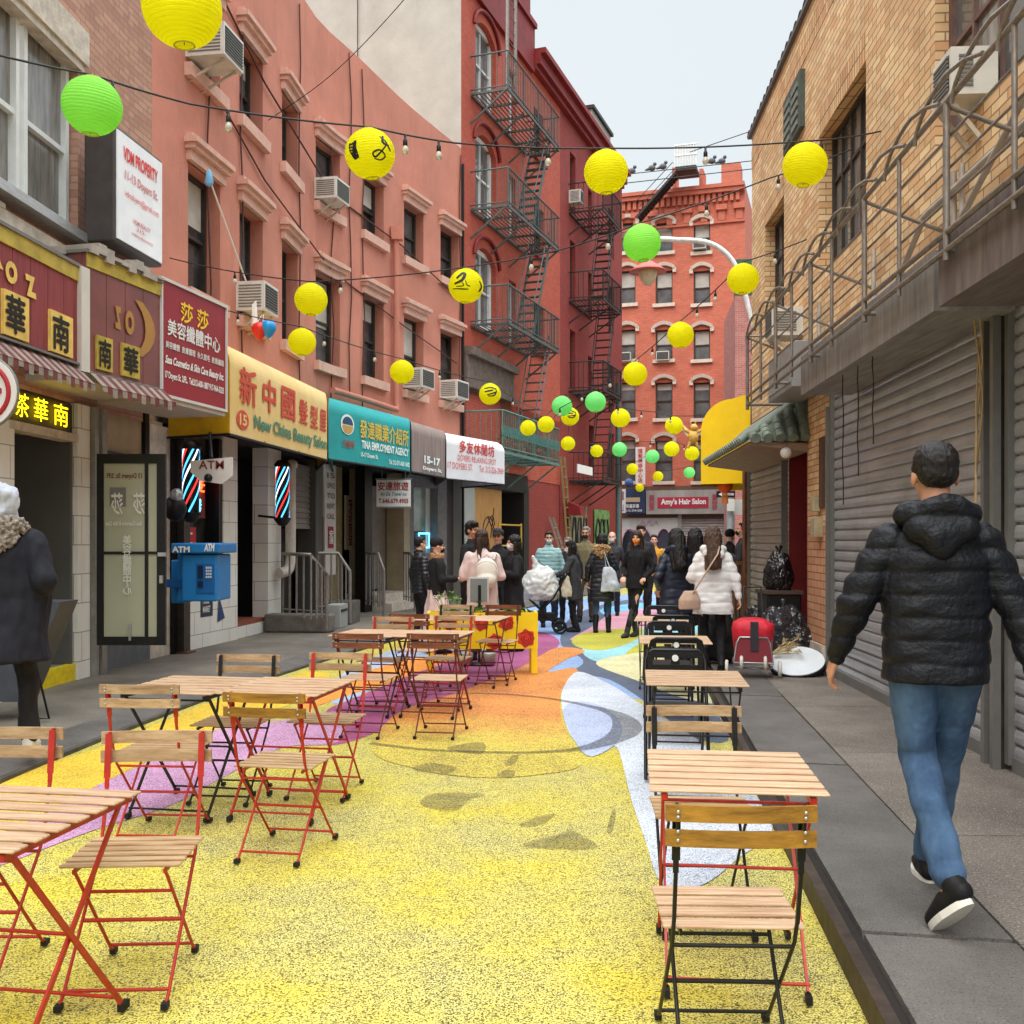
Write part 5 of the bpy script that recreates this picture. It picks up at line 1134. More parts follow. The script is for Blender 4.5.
# iron hand rails, cellar kerb
def handrail(label, pts_top, n, z0, mm=RAILG, slope=None):
    t = thing('hand_rail', label, 'hand rail', pts_top[0]-Vector((0, 0, .8))); m = MB(); m.tube(pts_top, .028, 8); obj('rail', m, ALU if slope else mm, t); m = MB()
    P = pts_top; 
    for i in range(len(P)-1):
        for k in range(n if i == 0 else 3): q = P[i].lerp(P[i+1], k/(n if i == 0 else 3)); m.tube([Vector((q.x, q.y, z0)), q], .016, 6)
    q = P[-1]; m.tube([Vector((q.x, q.y, z0-.2)), q], .028, 7); m.tube([Vector((P[0].x, P[0].y, z0+.08)), Vector((q.x, q.y, z0+.08))], .014, 6); obj('baluster', m, mm, t)
ZB = ZS
cw = lambda px, v, z: CW.p(U(px, v), v, z)
handrail('nearest hand rail on the stone kerb of the cellar stairs', [cw(283, .1, 1.33), cw(311, .9, 1.33), cw(327, 1.0, 1.02)], 4, .36)
handrail('second hand rail beside the cellar stairs, behind the first', [cw(318, .5, 1.33), cw(338, .8, 1.33), cw(350, 1.0, 1.02)], 3, .36)
handrail('hand rail with sloping end before the office door steps', [cw(366, .3, 1.3), cw(378, .9, 1.3), cw(384, 1.0, .98)], 3, .3)
handrail('short dark hand rail beside the shop window', [cw(404, .4, 1.28), cw(411, .8, 1.28), cw(415, .9, 1.2)], 3, .3)
t = thing('cellar_kerb', 'low worn stone kerb block round the cellar stairs', 'stone kerb', cw(300, .5, ZS)); m = MB(); a, b = U(283, .0), U(312, .9); wbox(m, CW, U(283, .2), U(314, .8), ZS, .40, .0, 1.05); o = obj('block', m, mat('kerb_block', (112, 104, 96), .9, var=.15, bump=.3), t); bevel(o, .03)
m = MB(); wbox(m, CW, U(338, .8), U(349, .8), ZS, .5, .5, 1.0); obj('block', m, mat('kerb_block2', (96, 90, 84), .9, var=.2), t)
t = thing('crate', 'pale grey crate beside the cellar kerb', 'crate', cw(334, .9, ZS)); m = MB(); wbox(m, CW, U(328, .8), U(336, .8), ZS, .5, .75, 1.0); o = obj('box', m, flat('crate_grey', (150, 150, 146)), t); bevel(o, .01); m = MB(); wbox(m, CW, U(329, .8), U(335, .8), .38, .42, 1.0, 1.01); obj('handle', m, INK, t)
# ------------------------------------------------------------------ SIGNS on the left
def sign_fr(x0, y0, x1, y1): return Fw(x0, y0, x1-x0, y1-y0, 0, 1)
WOODR = mat('red_board', (150, 66, 66), .65, rgb2=(122, 48, 52), vs=3, stretch=(9, .5, 1), dirt=.15); GOLD = mat('dull_gold_paint', (186, 162, 66), .6, var=.15); GOLDL = mat('gold_letter', (232, 196, 100), .6)
def board_sign(fr, L_, z0, z1, t, tilt=0, faded=False):  # faded: duller board colour, the reflection painted into a shiny panel
    m = MB(); n = max(4, int(L_/.27)) 
    for k in range(n): wbox(m, fr, L_*k/n+.004, L_*(k+1)/n-.004, z0, z1, -.08, 0)
    wbox(m, fr, 0, L_, z0, z1, -.2, -.05); obj('boards', m, WOODR if not faded else mat('reflection_board', (136, 74, 70), .35, rgb2=(112, 62, 58), vs=2), t)
    m = MB(); wbox(m, fr, 0, L_, z1-.13, z1, .0, .015); obj('gold_band', m, GOLD, t)
    m = MB(); wbox(m, fr, -.02, L_+.02, z1, z1+.03, -.2, .03); wbox(m, fr, -.02, L_+.02, z0-.02, z0, -.2, .03); obj('frame', m, GREY, t)
f = sign_fr(-4.12, 7.2, -3.985, 9.42); Lf = math.hypot(.135, 2.22)
t = thing('wooden_sign', 'red boarded wooden sign with golden cursive letters and two Chinese plaques', 'sign', f.p(1, 0, 3.15)); board_sign(f, Lf, 3.17, 4.05, t)
def on(fr, px, v): return fr.upx(px, v)
def ftext(s, fr, pa, pb, z0, z1, mm, t, v=.0, **k):
    a, b = fr.upx(pa, v), fr.upx(pb, v); return text(s, fr.p(a, v, z0), fr.u, b-a, z1-z0, mm, t, **k)
ftext('o', f, 5, 17, 3.62, 3.80, GOLDL, t, v=.01, bold=.03); ftext('z', f, 25, 36, 3.58, 3.76, GOLDL, t, v=.01, bold=.03, shear=-.2); ftext('(', f, -8, 3, 3.7, 3.98, GOLDL, t, v=.01, bold=.05)
for s, a, b in (('華', 3, 28), ('南', 50, 72)):
    m = MB(); wbox(m, f, on(f, a, .02), on(f, b, .02), 3.19, 3.55, .0, .03); obj('plaque', m, GOLDL, t); ftext(s, f, a+3, b-3, 3.22, 3.52, INK, t, v=.035, bold=.04)
f2 = sign_fr(-3.95, 9.5, -3.665, 10.66); L2 = math.hypot(.285, 1.16)
t = thing('wooden_sign', 'faded red sign panel with mirrored letters between the wooden sign and red shop sign', 'sign', f2.p(.5, 0, 3.1)); board_sign(f2, L2, 3.12, 4.22, t, faded=True)
FG = flat('reflected_gold', (170, 124, 62)); ftext('z', f2, 115, 121, 3.60, 3.82, FG, t, v=.01, bold=.03, mirror=True); ftext('o', f2, 125, 134, 3.58, 3.82, FG, t, v=.01, bold=.03); ftext(')', f2, 135, 155, 3.4, 3.95, FG, t, v=.01, bold=.03)  # dull mirrored letters: the wooden sign's reflection painted on the panel
for s, a, b in (('南', 97, 113), ('華', 122, 140)):  # plaques repeated in mirrored order as part of the painted reflection
    m = MB(); wbox(m, f2, on(f2, a, .02), on(f2, b, .02), 3.16, 3.48, .0, .02); obj('plaque', m, GOLD, t); ftext(s, f2, a+2, b-2, 3.19, 3.45, INK, t, v=.025, bold=.04)
m = MB(); wbox(m, f2, -.12, .0, 3.1, 4.06, -.05, .04); obj('corner_post', m, flat('post_cream', (206, 200, 190)), t)
m = MB()
for k in range(10): wbox(m, f2, L2*k/10, L2*(k+1)/10, 4.22+.03*math.sin(k*2.3), 4.30+.04*math.sin(k*1.3), -.5, .05)
obj('plastic_wrap', m, mat('plastic_wrap', (168, 158, 148), .3, var=.15), t)
f3 = sign_fr(-3.655, 10.68, -3.365, 12.02); L3 = math.hypot(.29, 1.34)
t = thing('beauty_sign', 'dark red beauty shop sign with gold and white Chinese characters', 'sign', f3.p(.6, 0, 3.1))
m = MB(); wbox(m, f3, 0, L3, 3.08, 4.27, -.7, 0); obj('box', m, flat('sign_crimson', (146, 26, 42), .45), t)
m = MB(); wbox(m, f3, -.02, L3+.02, 4.27, 4.30, -.7, .02); wbox(m, f3, -.02, L3+.02, 3.05, 3.08, -.7, .02); wbox(m, f3, -.02, 0, 3.08, 4.27, -.7, .02); wbox(m, f3, L3, L3+.02, 3.08, 4.27, -.7, .02); obj('frame', m, flat('frame_white', (206, 204, 200)), t)
m = MB(); wbox(m, f2, -.1, L2, 3.03, 3.10, -.75, -.0); wbox(m, f3, 0, L3, 3.0, 3.05, -.75, 0); obj('soffit', m, flat('soffit_grey', (180, 170, 158)), t)
YG = flat('sign_gold', (250, 205, 50))
def lt(s, a, b, c, d, mm, **k): text(s, f3.p(L3*a, .004, 3.08+1.19*c), f3.u, L3*(b-a), 1.19*(d-c), mm, t, **k)
lt('莎', .27, .45, .70, .88, YG, bold=.03); lt('莎', .52, .70, .70, .88, YG, bold=.03); lt('美容纖體中心', .08, .9, .53, .68, WHITE, bold=.03)
lt('美容纖體  皮膚護理  永久脫毛  紋眉繡眉', .05, .96, .415, .475, WHITE, bold=.02); lt('Sasa Cosmetics & Skin Care Beauty Inc.', .04, .96, .255, .35, WHITE, shear=.35, bold=.03); lt('17 Doyers St. 2/FL.  Tel:212-608-1887 917-964-3333', .04, .96, .13, .21, WHITE, bold=.03)
m = MB(); wbox(m, f3, L3*.55, L3*.995, 3.08+1.19*.27, 3.08+1.19*.40, .0, .002); 
# striped little canopy under the wooden sign
t = thing('striped_canopy', 'narrow dirty striped canopy under the red wooden sign', 'awning', f.p(1, 0, 2.95)); mm = [mat('canopy_stripe_pale', (150, 136, 124), .9, var=.15), mat('canopy_stripe_red', (112, 60, 58), .9, var=.15)]
ms = [MB(), MB()]; n = 46; Lc = Lf+L2+.1
for k in range(n):
    a, b = -.0+Lc*k/n, Lc*(k+1)/n-.003; P = lambda u, v, z: f.p(u, v, z) if u < Lf+.05 else f2.p(u-Lf-.05, v, z)
    if k == int((Lf+.05)*n/Lc): continue
    ms[k % 2].poly([P(a, -.02, 3.15), P(b, -.02, 3.15), P(b, .16, 2.98), P(a, .16, 2.98)], th=(0, 0, -.01)); ms[k % 2].poly([P(a, .16, 2.98), P(b, .16, 2.98), P(b, .16, 2.93-.02*(k % 3)), P(a, .16, 2.93-.02*(k % 3))])
obj('stripes', ms[0], mm[0], t); obj('stripes', ms[1], mm[1], t)
# neon characters over the grey doorway
t = thing('neon_sign', 'yellow neon Chinese characters glowing above the grey doorway', 'neon sign', CW.p(U(40), .02, 2.65)); m = MB(); wbox(m, CW, U(8), U(72), 2.64, 2.93, -.05, -.0); obj('panel', m, flat('neon_back', (70, 62, 16)), t)
for s, a in (('茶', 14), ('華', 33), ('南', 53)): pa = U(a, .03); pb = U(a+14, .03); text(s, CW.p(pa, .03, 2.68), CW.p(pb, .03, 0)-CW.p(pa, .03, 0), (CW.p(pb, .03, 0)-CW.p(pa, .03, 0)).length, .22, NY, t, ext=.01, bold=.0)
# round red sign at the left edge
c = Vector((PX(-20, 6.6), 6.6, HZ(392, 6.6))); t = thing('round_sign', 'round white sign with a red ring cut by the left edge of the view', 'sign', c)
def disc(m, c, r, y0, y1, n=40): m.poly([(c.x+r*math.cos(2*PI*k/n), y0, c.z+r*math.sin(2*PI*k/n)) for k in range(n)], th=(0, y1-y0, 0)); return m
obj('disc', disc(MB(), c, .235, c.y, c.y+.04), flat('round_white', (226, 222, 218)), t); 
m = MB().tube([(c.x+.235*math.cos(2*PI*k/40), c.y+.02, c.z+.235*math.sin(2*PI*k/40)) for k in range(40)], .012, 6, closed=True); obj('rim', m, GREY, t)
m = MB().tube([(c.x+.185*math.cos(2*PI*k/40), c.y-.002, c.z+.185*math.sin(2*PI*k/40)) for k in range(40)], .016, 6, closed=True); m.box(c.x-.02, c.x+.14, c.y-.01, c.y, c.z-.01, c.z+.025); m.box(c.x-.05, c.x+.12, c.y-.01, c.y, c.z+.06, c.z+.09); obj('emblem', m, flat('round_red', (176, 40, 48)), t)
m = MB().tube([(c.x-.1, c.y+.04, c.z+.22), (c.x-.1, c.y+.04, c.z+.5), (-4.2, c.y+.3, c.z+.5)], .02, 6); obj('bracket', m, BLACKM, t)
# light box sign on the brick wall
f = sign_fr(-4.0, 10.3, -3.87, 11.3); f = sign_fr(PX(115.5, 10.3), 10.3, PX(163, 11.32), 11.32); Lx = math.hypot(PX(163, 11.32)-PX(115.5, 10.3), 1.02)
t = thing('light_box_sign', 'black framed white light box sign with red lettering on the brick wall', 'sign', f.p(.5, 0, 4.58))
m = MB(); wbox(m, f, 0, Lx, 4.56, 5.74, -.34, -.01); o = obj('box', m, mat('box_dark', (70, 62, 60), .5), t); bevel(o, .02)
m = MB(); wbox(m, f, .03, Lx-.03, 4.60, 5.70, -.01, .004); obj('face', m, flat('lightbox_white', (240, 240, 242), .3), t)
RT = flat('sign_red_text', (222, 60, 56)); PT = flat('sign_pink_text', (214, 130, 134))
def l4(s, a, b, c, d, mm, **k): text(s, f.p(Lx*a, .008, 4.56+1.18*c), f.u, Lx*(b-a), 1.18*(d-c), mm, t, **k)
l4('VDM PROPERTY', .14, .86, .74, .86, RT, bold=.03); l4('11-13 Doyers St.', .17, .86, .56, .66, PT, bold=.02); l4('vdmdoyers@gmail.com', .17, .88, .42, .49, RT, bold=.0); l4('VDM REALTY', .33, .7, .24, .28, PT); l4('212-', .4, .6, .19, .22, PT); l4('vdmdoyers', .3, .75, .13, .16, PT)
m = MB(); m.bar(f.p(.1, -.3, 4.5), CW.p(U(112), 0, 4.35), .05); m.bar(f.p(.9, -.3, 4.5), CW.p(U(150), 0, 4.35), .05); wbox(m, f, .2, .9, 4.46, 4.56, -.32, -.2); obj('bracket', m, RUSTY, t)
t = thing('flood_lamp', 'small round floodlight under the light box sign', 'lamp', (PX(103, 10.2), 10.2, HZ(262, 10.2))); m = MB(); c = Vector((PX(103, 10.2), 10.2, HZ(256, 10.2))); m.tube([c, c+Vector((-.15, .3, -.0))], .065, 14); m.tube([c+Vector((-.1, .2, 0)), CW.p(U(100), 0, 4.3)], .015, 5); obj('housing', m, GREY, t)
# barrel awnings -------------------------------------------------------
def canopy(P0, P1, wall0, wall1, z0, z1, mm, name, label, n=10, side=None, sidemat=None):
    """rounded canopy between two front points, walls behind; returns (thing, front frame)"""
    P0, P1, Q0, Q1 = [Vector((*p, 0)) for p in (P0, P1, wall0, wall1)]
    t = thing(name, label, 'awning', (P0+P1)/2+Vector((0, 0, z0)))
    zc = z0+(z1-z0)*.72; prof = [(0, z0), (0, zc)]+[(.30*(1-math.cos(a*PI/2/n)), zc+(z1-z0)*.28*math.sin(a*PI/2/n)) for a in range(1, n+1)]+[(1, z1+.02)]
    m = MB(); pts = []
    K = 8
    for j in range(K+1):
        s = j/K; p = P0.lerp(P1, s); q = Q0.lerp(Q1, s); pts.append([p.lerp(q, a)+Vector((0, 0, b)) for a, b in prof])
    for j in range(K):
        for i in range(len(prof)-1): m.add([pts[j][i], pts[j+1][i], pts[j+1][i+1], pts[j][i+1]], [(0, 1, 2, 3)], True)
    obj('canopy', m, mm, t)
    m = MB(); m.poly(pts[0]+[Q0+Vector((0, 0, z0))]); m.poly(pts[-1]+[Q1+Vector((0, 0, z0))]); obj('side_flap', m, sidemat or mm, t)
    m = MB(); m.tube([P0+Vector((0, 0, z0)), P1+Vector((0, 0, z0))], .018, 6); m.tube([P0+Vector((0, 0, z0)), Q0+Vector((0, 0, z0))], .018, 6); m.tube([P1+Vector((0, 0, z0)), Q1+Vector((0, 0, z0))], .018, 6)
    for s in (.3, .65): m.tube([P0.lerp(P1, s)+Vector((0, 0, z0+.02)), Q0.lerp(Q1, s)+Vector((0, 0, z0+.4))], .014, 5)
    obj('frame', m, BLACKM, t)
    d = P1-P0; return t, Fw(P0.x, P0.y, d.x, d.y, 0, 1), d.length
def fpx(px, Y): return (PX(px, Y), Y)
def wq(px): q = CW.p(U(px), 0, 0); return (q.x, q.y)
YC = mat('awning_faded_yellow', (240, 212, 152), .75, rgb2=(226, 190, 118), vs=.8, dirt=.12); YS_ = flat('awning_side_yellow', (216, 170, 20), .7, var=.12)
w0 = CW.p(U(166), .02, 0)
t, f, L_ = canopy(fpx(229, 12.3), fpx(327, 16.3), (w0.x, w0.y), wq(316), 2.82, 3.98, YC, 'yellow_salon_awning', 'faded yellow beauty salon awning with red Chinese and green English lettering', sidemat=YS_)
AR = flat('awning_red', (214, 82, 62)); AG = flat('awning_green', (62, 130, 108))
def at(s, a, b, c, d, mm, z0=2.82, z1=3.98, **k): text(s, f.p(L_*a, .012, z0+(z1-z0)*c), f.u, L_*(b-a), (z1-z0)*(d-c), mm, t, **k)
at('新', .08, .22, .37, .76, AR, bold=.03); at('中', .28, .40, .37, .74, AR, bold=.04); at('國', .46, .60, .37, .74, AR, bold=.03)
at('髮', .65, .745, .38, .68, AR, bold=.02); at('型', .78, .87, .38, .66, AR, bold=.02); at('屋', .90, .98, .38, .66, AR, bold=.02)
at('New China Beauty Salon', .20, .985, .09, .29, AG, bold=.03)
m = MB().poly([f.p(L_*.105+L_*.05*math.cos(a*PI/12), .01, 2.82+1.16*.19+.12*math.sin(a*PI/12)) for a in range(24)]); obj('roundel', m, AR, t); at('15', .075, .135, .13, .25, YC, bold=.03); t.children[-1].location.x += .01
TC_ = mat('awning_teal', (36, 164, 162), .7, rgb2=(30, 146, 148), vs=1.2, dirt=.1)
t, f, L_ = canopy(fpx(328.5, 16.36), fpx(410, 19.3), wq(333), wq(403), 2.84, 3.92, TC_, 'teal_awning', 'teal employment agency awning with gold and white lettering')
AGd = flat('awning_gold', (226, 196, 84)); AW = flat('awning_white', (236, 244, 240))
def at2(s, a, b, c, d, mm, **k): text(s, f.p(L_*a, .012, 2.84+1.08*c), f.u, L_*(b-a), 1.08*(d-c), mm, t, **k)
at2('發達職業介紹所', .34, .97, .42, .70, AGd, bold=.02); at2('TINA EMPLOYMENT AGENCY', .36, .97, .25, .38, AW, bold=.03); at2('15-17 Doyers St.', .35, .56, .10, .19, AW, bold=.02); at2('Tel: 212-571-0681 0682', .70, .98, .07, .15, AW, bold=.02)
m = MB().poly([f.p(L_*.2+L_*.075*math.cos(a*PI/12), .01, 2.84+.62+.17*math.sin(a*PI/12)) for a in range(24)]); obj('roundel', m, AW, t)
m = MB().poly([f.p(L_*.2+L_*.06*math.cos(a*PI/12), .016, 2.84+.62+.13*math.sin(a*PI/12)) for a in range(13)]); obj('roundel', m, flat('roundel_navy', (40, 76, 110)), t)
m = MB().poly([f.p(L_*.2+L_*.06*math.cos(-a*PI/12), .016, 2.84+.60+.13*math.sin(-a*PI/12)) for a in range(13)]); obj('roundel', m, flat('roundel_tan', (196, 150, 80)), t)
at2('介紹所', .14, .28, .22, .34, flat('roundel_red', (170, 70, 60)), bold=.02)
t, f, L_ = canopy(fpx(411.5, 19.35), fpx(445, 21.2), wq(404), wq(435), 2.84, 3.88, mat('awning_taupe', (158, 140, 132), .8, rgb2=(126, 108, 102), vs=2, stretch=(5, .4, 1)), 'taupe_awning', 'taupe striped awning numbered in white between teal and white awnings')
at3 = lambda s, a, b, c, d, mm, **k: text(s, f.p(L_*a, .012, 2.84+1.04*c), f.u, L_*(b-a), 1.04*(d-c), mm, t, **k)
at3('15-17', .34, .82, .20, .35, AW, bold=.05); at3('Doyers St.', .3, .88, .06, .15, AW, bold=.04)
t, f, L_ = canopy(fpx(446.5, 21.25), fpx(504.5, 23.5), wq(436), wq(461), 2.82, 3.84, mat('awning_white_canvas', (232, 230, 230), .7, var=.05, vs=1.5), 'white_awning', 'white relaxing spot awning with red lettering at the crowd')
RL = flat('awning_red2', (210, 50, 50)); at3('多友休閒坊', .2, .8, .55, .80, RL, bold=.02); at3('DOYERS RELAXING SPOT', .17, .83, .38, .50, RL, bold=.0); at3('17 DOYERS ST.', .01, .42, .20, .33, RL, bold=.0); at3('Tel: 212-226-2969', .53, .97, .20, .33, RL, bold=.0)
# hanging sign, vertical signs
Y0 = 19.2; t = thing('hanging_sign', 'white travel agency sign hanging below the teal awning', 'sign', (PX(394, Y0), Y0, HZ(508, Y0))); X0, X1 = PX(376.5, Y0), PX(410.5, Y0); z0, z1 = HZ(506.5, Y0), HZ(480, Y0)
m = MB().box(X0, X1, Y0, Y0+.06, z0, z1); obj('panel', m, flat('hang_white', (216, 214, 212)), t); m = MB().box(X0-.02, X1+.02, Y0+.01, Y0+.05, z1, z1+.03).box(X0-.02, X1+.02, Y0+.01, Y0+.05, z0-.03, z0); m.tube([(X0+.1, Y0+.03, z1), (X0+.1, Y0+.03, 2.86)], .01, 5); m.tube([(X1-.1, Y0+.03, z1), (X1-.1, Y0+.03, 2.86)], .01, 5); obj('frame', m, GREY, t)
W_ = X1-X0; DR = flat('hang_red', (150, 30, 50)); text('安達旅遊', (X0+W_*.04, Y0-.004, z0+.3), (1, 0, 0), W_*.9, .16, DR, t, bold=.03); text('An Da Travel Inc', (X0+W_*.1, Y0-.004, z0+.2), (1, 0, 0), W_*.8, .07, flat('hang_teal', (60, 110, 110)), t, shear=.3); text('T.646.679.4905', (X0+W_*.06, Y0-.004, z0+.06), (1, 0, 0), W_*.88, .09, DR, t, bold=.03)
t = thing('vertical_sign', 'tall narrow white sign strip with small lettering by the cellar stairs', 'sign', cw(326, .1, 1)); m = MB(); wbox(m, CW, U(321), U(332), .9, 2.95, .05, .08); obj('panel', m, flat('vert_white', (206, 200, 190)), t)
f = Fw(*CW.p(U(321), .085, 0)[:2], *(CW.p(U(332), .085, 0)-CW.p(U(321), .085, 0))[:2], 0, 1); wv = (CW.p(U(332), .085, 0)-CW.p(U(321), .085, 0)).length
for k, s in enumerate(('15', 'OFFICE', 'TO', 'RENT', 'CALL')): text(s, f.p(wv*.15, .004, 2.7-k*.19), f.u, wv*.7, .1, flat('sign_grey_text', (92, 96, 96)), t)
m = MB(); wbox(m, f, wv*.25, wv*.75, 1.4, 1.8, 0, .006); obj('label', m, DR, t); text('安達', f.p(wv*.3, .01, 1.48), f.u, wv*.4, .25, WHITE, t, vertical=True)
t = thing('vertical_sign', 'vertical red character sign board inside the yellowish doorway', 'sign', cw(350, -.35, 1)); ua, ub = U(345.5, -.36), U(358.5, -.36); m = MB(); wbox(m, CW, ua, ub, 1.35, 2.45, -.39, -.35); obj('panel', m, flat('vert_cream', (196, 184, 160)), t)
text('安達旅遊', CW.p(ua+.08, -.34, 1.43), CW.p(ub, 0, 0)-CW.p(ua, 0, 0), (ub-ua)*.6, .95, flat('vert_red', (150, 40, 40)), t, vertical=True, bold=.03)
# back house signs
def bsign(name, label, px0, px1, py0, py1, mm, v=.35, th=.2):
    t = thing(name, label, 'sign', FB.p(UB((px0+px1)/2), v, BZ(px0, py1))); k = FB.p(0, v, 0); Ub = lambda px: FB.upx(px, v); q = FB.p(Ub((px0+px1)/2), v, 0)
    m = MB(); wbox(m, FB, Ub(px0), Ub(px1), HZ(py1, q.y), HZ(py0, q.y), v-th, v); obj('panel', m, mm, t); zf = lambda py: HZ(py, q.y)
    def tx(s, a, b, c, d, m2, **kk): text(s, FB.p(Ub(a), v+.012, zf(d)), FB.u, Ub(b)-Ub(a), zf(c)-zf(d), m2, t, ext=.004, **kk)
    return t, tx, Ub, zf
GP = mat('salon_panel_grey', (170, 164, 158), .5, rgb2=(140, 134, 128), vs=.6, stretch=(3, .6, 1))
t, tx, Ub, zf = bsign('hair_salon_sign', 'grey shop sign with white lettering on a crimson band at the end of the street', 646, 724.5, 490, 514, GP)
m = MB(); wbox(m, FB, Ub(657.5), Ub(708.5), zf(508), zf(497), .35, .37); obj('band', m, flat('band_crimson', (176, 44, 70)), t)
v_ = .385; text("Amy's Hair Salon", FB.p(Ub(661), v_, zf(506)), FB.u, Ub(706)-Ub(661), zf(498.5)-zf(506), WHITE, t, bold=.04)
CR2 = flat('char_rose', (170, 70, 90)); tx('美髮', 649, 654.5, 494, 510, CR2, vertical=True); tx('美容', 712, 717.5, 494, 510, CR2, vertical=True)
t, tx, Ub, zf = bsign('navy_sign', 'navy blue shop sign left of the hair salon sign', 624, 645, 489, 513.5, flat('sign_navy', (44, 58, 92)))
m = MB(); wbox(m, FB, Ub(626), Ub(640), zf(502), zf(497.5), .35, .365); obj('label', m, flat('label_tan', (200, 176, 140)), t); tx('餐廳茶樓', 626, 639, 504, 508, WHITE); tx('212-334-228', 626, 642, 509.5, 511.5, WHITE)
t, tx, Ub, zf = bsign('white_sign', 'small white sign with grey characters beside the navy sign', 613.5, 625.5, 489, 513, flat('sign_white2', (216, 216, 212)), .7, .1)
text('旅館', FB.p(Ub(615), .712, zf(500)), FB.u, Ub(624)-Ub(615), zf(491)-zf(500), flat('sign_grey2', (110, 112, 118)), t); text('NOODLE', FB.p(Ub(615), .712, zf(511)), FB.u, Ub(624)-Ub(615), .3, flat('sign_blue3', (110, 140, 190)), t)
t, tx, Ub, zf = bsign('vertical_sign', 'tall white projecting sign with red characters on the orange house', 635.5, 645, 447, 484.5, flat('sign_white3', (226, 218, 212)), .9, .15)
for k in range(7): text('理髮美容中心店'[k], FB.p(Ub(638), .912, zf(453+k*4.9)), FB.u, Ub(642.5)-Ub(638), .19, flat('sign_red5', (206, 70, 60)), t)
t = thing('round_ornament', 'small blue and white round ornament left of the white vertical sign', 'ornament', (PX(629, 44), 44, HZ(486, 44))); m = MB().ball((PX(629, 44), 44, HZ(483, 44)), .19); obj('ball', m, flat('orn_blue', (70, 110, 170), var=.3, vs=12), t)
t = thing('golden_ornament', 'golden figure ornament hung in front of the orange house near the yellow awning', 'ornament', (PX(693, 24), 24, HZ(447, 24))); m = MB(); c = Vector((PX(693, 24), 24, HZ(437, 24)))
GO = mat('gold_ornament', (206, 160, 70), .5, var=.25, vs=20, coord='Object'); m.ball(c, .13, .1, .16); m.ball(c+Vector((.02, 0, .22)), .09); 
for s in (-1, 1): m.tube([c+Vector((.05*s, 0, .1)), c+Vector((.2*s, 0, .16)), c+Vector((.27*s, 0, .3))], [.04, .035, .02], 7); m.tube([c+Vector((.05*s, 0, -.1)), c+Vector((.12*s, 0, -.26))], [.05, .03], 7); m.tube([c+Vector((.04*s, 0, .28)), c+Vector((.08*s, 0, .4))], [.02, .006], 5)
obj('figure', m, GO, t); m = MB().poly([c+Vector((-.12, 0, .0)), c+Vector((-.38, 0, .32)), c+Vector((-.3, 0, .36)), c+Vector((-.05, 0, .12))], th=(0, .02, 0)); obj('wing', m, flat('wing_cream', (226, 206, 170)), t)
# AC units on the left facades and back house
def on_left(px, z, lab, w=.55, h=.36, d=.42, gap=0): ac_unit(CW, U(px), z, -.02, lab, 'air conditioners on the salmon house', w, h, d)
on_left(196, 7.80, 'air conditioner high up under the big yellow lantern', .6, .42, .55); on_left(243.5, 4.86, 'air conditioner with balloons tied to it above the yellow salon awning', .55, .42, .45); on_left(321.5, 7.76, 'air conditioner in the upper window left of the printed lantern', .62, .38, .45)
on_left(409.5, 4.86, 'air conditioner above the taupe awning beside a small yellow lantern', .62, .42, .48); on_left(445.5, 4.86, 'air conditioner nearest the red house, above the white awning', .62, .42, .48)
for k, (px, py, lb) in enumerate(((625.5, 362, 'tiny air conditioner in the left column of the orange house'), (663.5, 361, 'tiny air conditioner in the middle column of the orange house'), (700, 250, 'tiny air conditioner at the upper right window of the orange house'))): ac_unit(FB, UB(px), BZ(px, py), .0, lb, 'air conditioners on the orange house', .6, .42, .3, bracket=False)
ac_unit(FRD, UR(570.5), 12.6, .0, 'small air conditioner at the top window of the dark red house', 'air conditioners on the dark red house', .4, .42, .4, bracket=False)
# balloons
for c_, lb, px, py in (((40, 150, 220), 'blue balloon tied under the air conditioner', 268.5, 329), ((226, 50, 36), 'red balloon tied under the air conditioner', 259.5, 331)):
    Y = 13.6; c = Vector((PX(px, Y), Y, HZ(py, Y))); t = thing('balloon', lb, 'balloon', c-Vector((0, 0, .13))); m = MB().lathe([(0, -.13), (.012, -.125), (.05, -.09), (.095, -.02), (.105, .03), (.09, .08), (.05, .11), (0, .12)], c, 20); obj('skin', m, flat('balloon_%d' % c_[0], c_, .25), t); m = MB().tube([c+Vector((0, 0, -.13)), c+Vector((-.1, .1, .05)), CW.p(U(244), .3, 4.9)], .004, 4); obj('string', m, WHITE, t)
m = MB().poly([(PX(252, 13.6), 13.6, HZ(305, 13.6)), (PX(256, 13.6), 13.6, HZ(300, 13.6)), (PX(258, 13.6), 13.6, HZ(330, 13.6)), (PX(255, 13.6), 13.55, HZ(334, 13.6)), (PX(251.5, 13.6), 13.6, HZ(325, 13.6))], th=(0, .02, 0)); o = obj('plastic_bag', m, WHITE, None, 'limp white plastic bag hanging left of the red balloon', 'bag')
t = thing('flag_pole', 'white slanting pole with a blue rag between two salmon house windows', 'pole', CW.p(U(205), .3, 6.3)); A_ = Vector((PX(209, 12.8), 12.8, HZ(178, 12.8))); B_ = Vector((PX(246, 13.8), 13.8, HZ(281, 13.8)))
m = MB().tube([A_, B_], .013, 6); obj('pole', m, WHITE, t); m = MB().lathe([(0, .12), (.03, .08), (.06, -.06), (.03, -.1), (0, -.11)], A_, 10, sy=.5); obj('rag', m, flat('rag_blue', (120, 180, 220)), t)
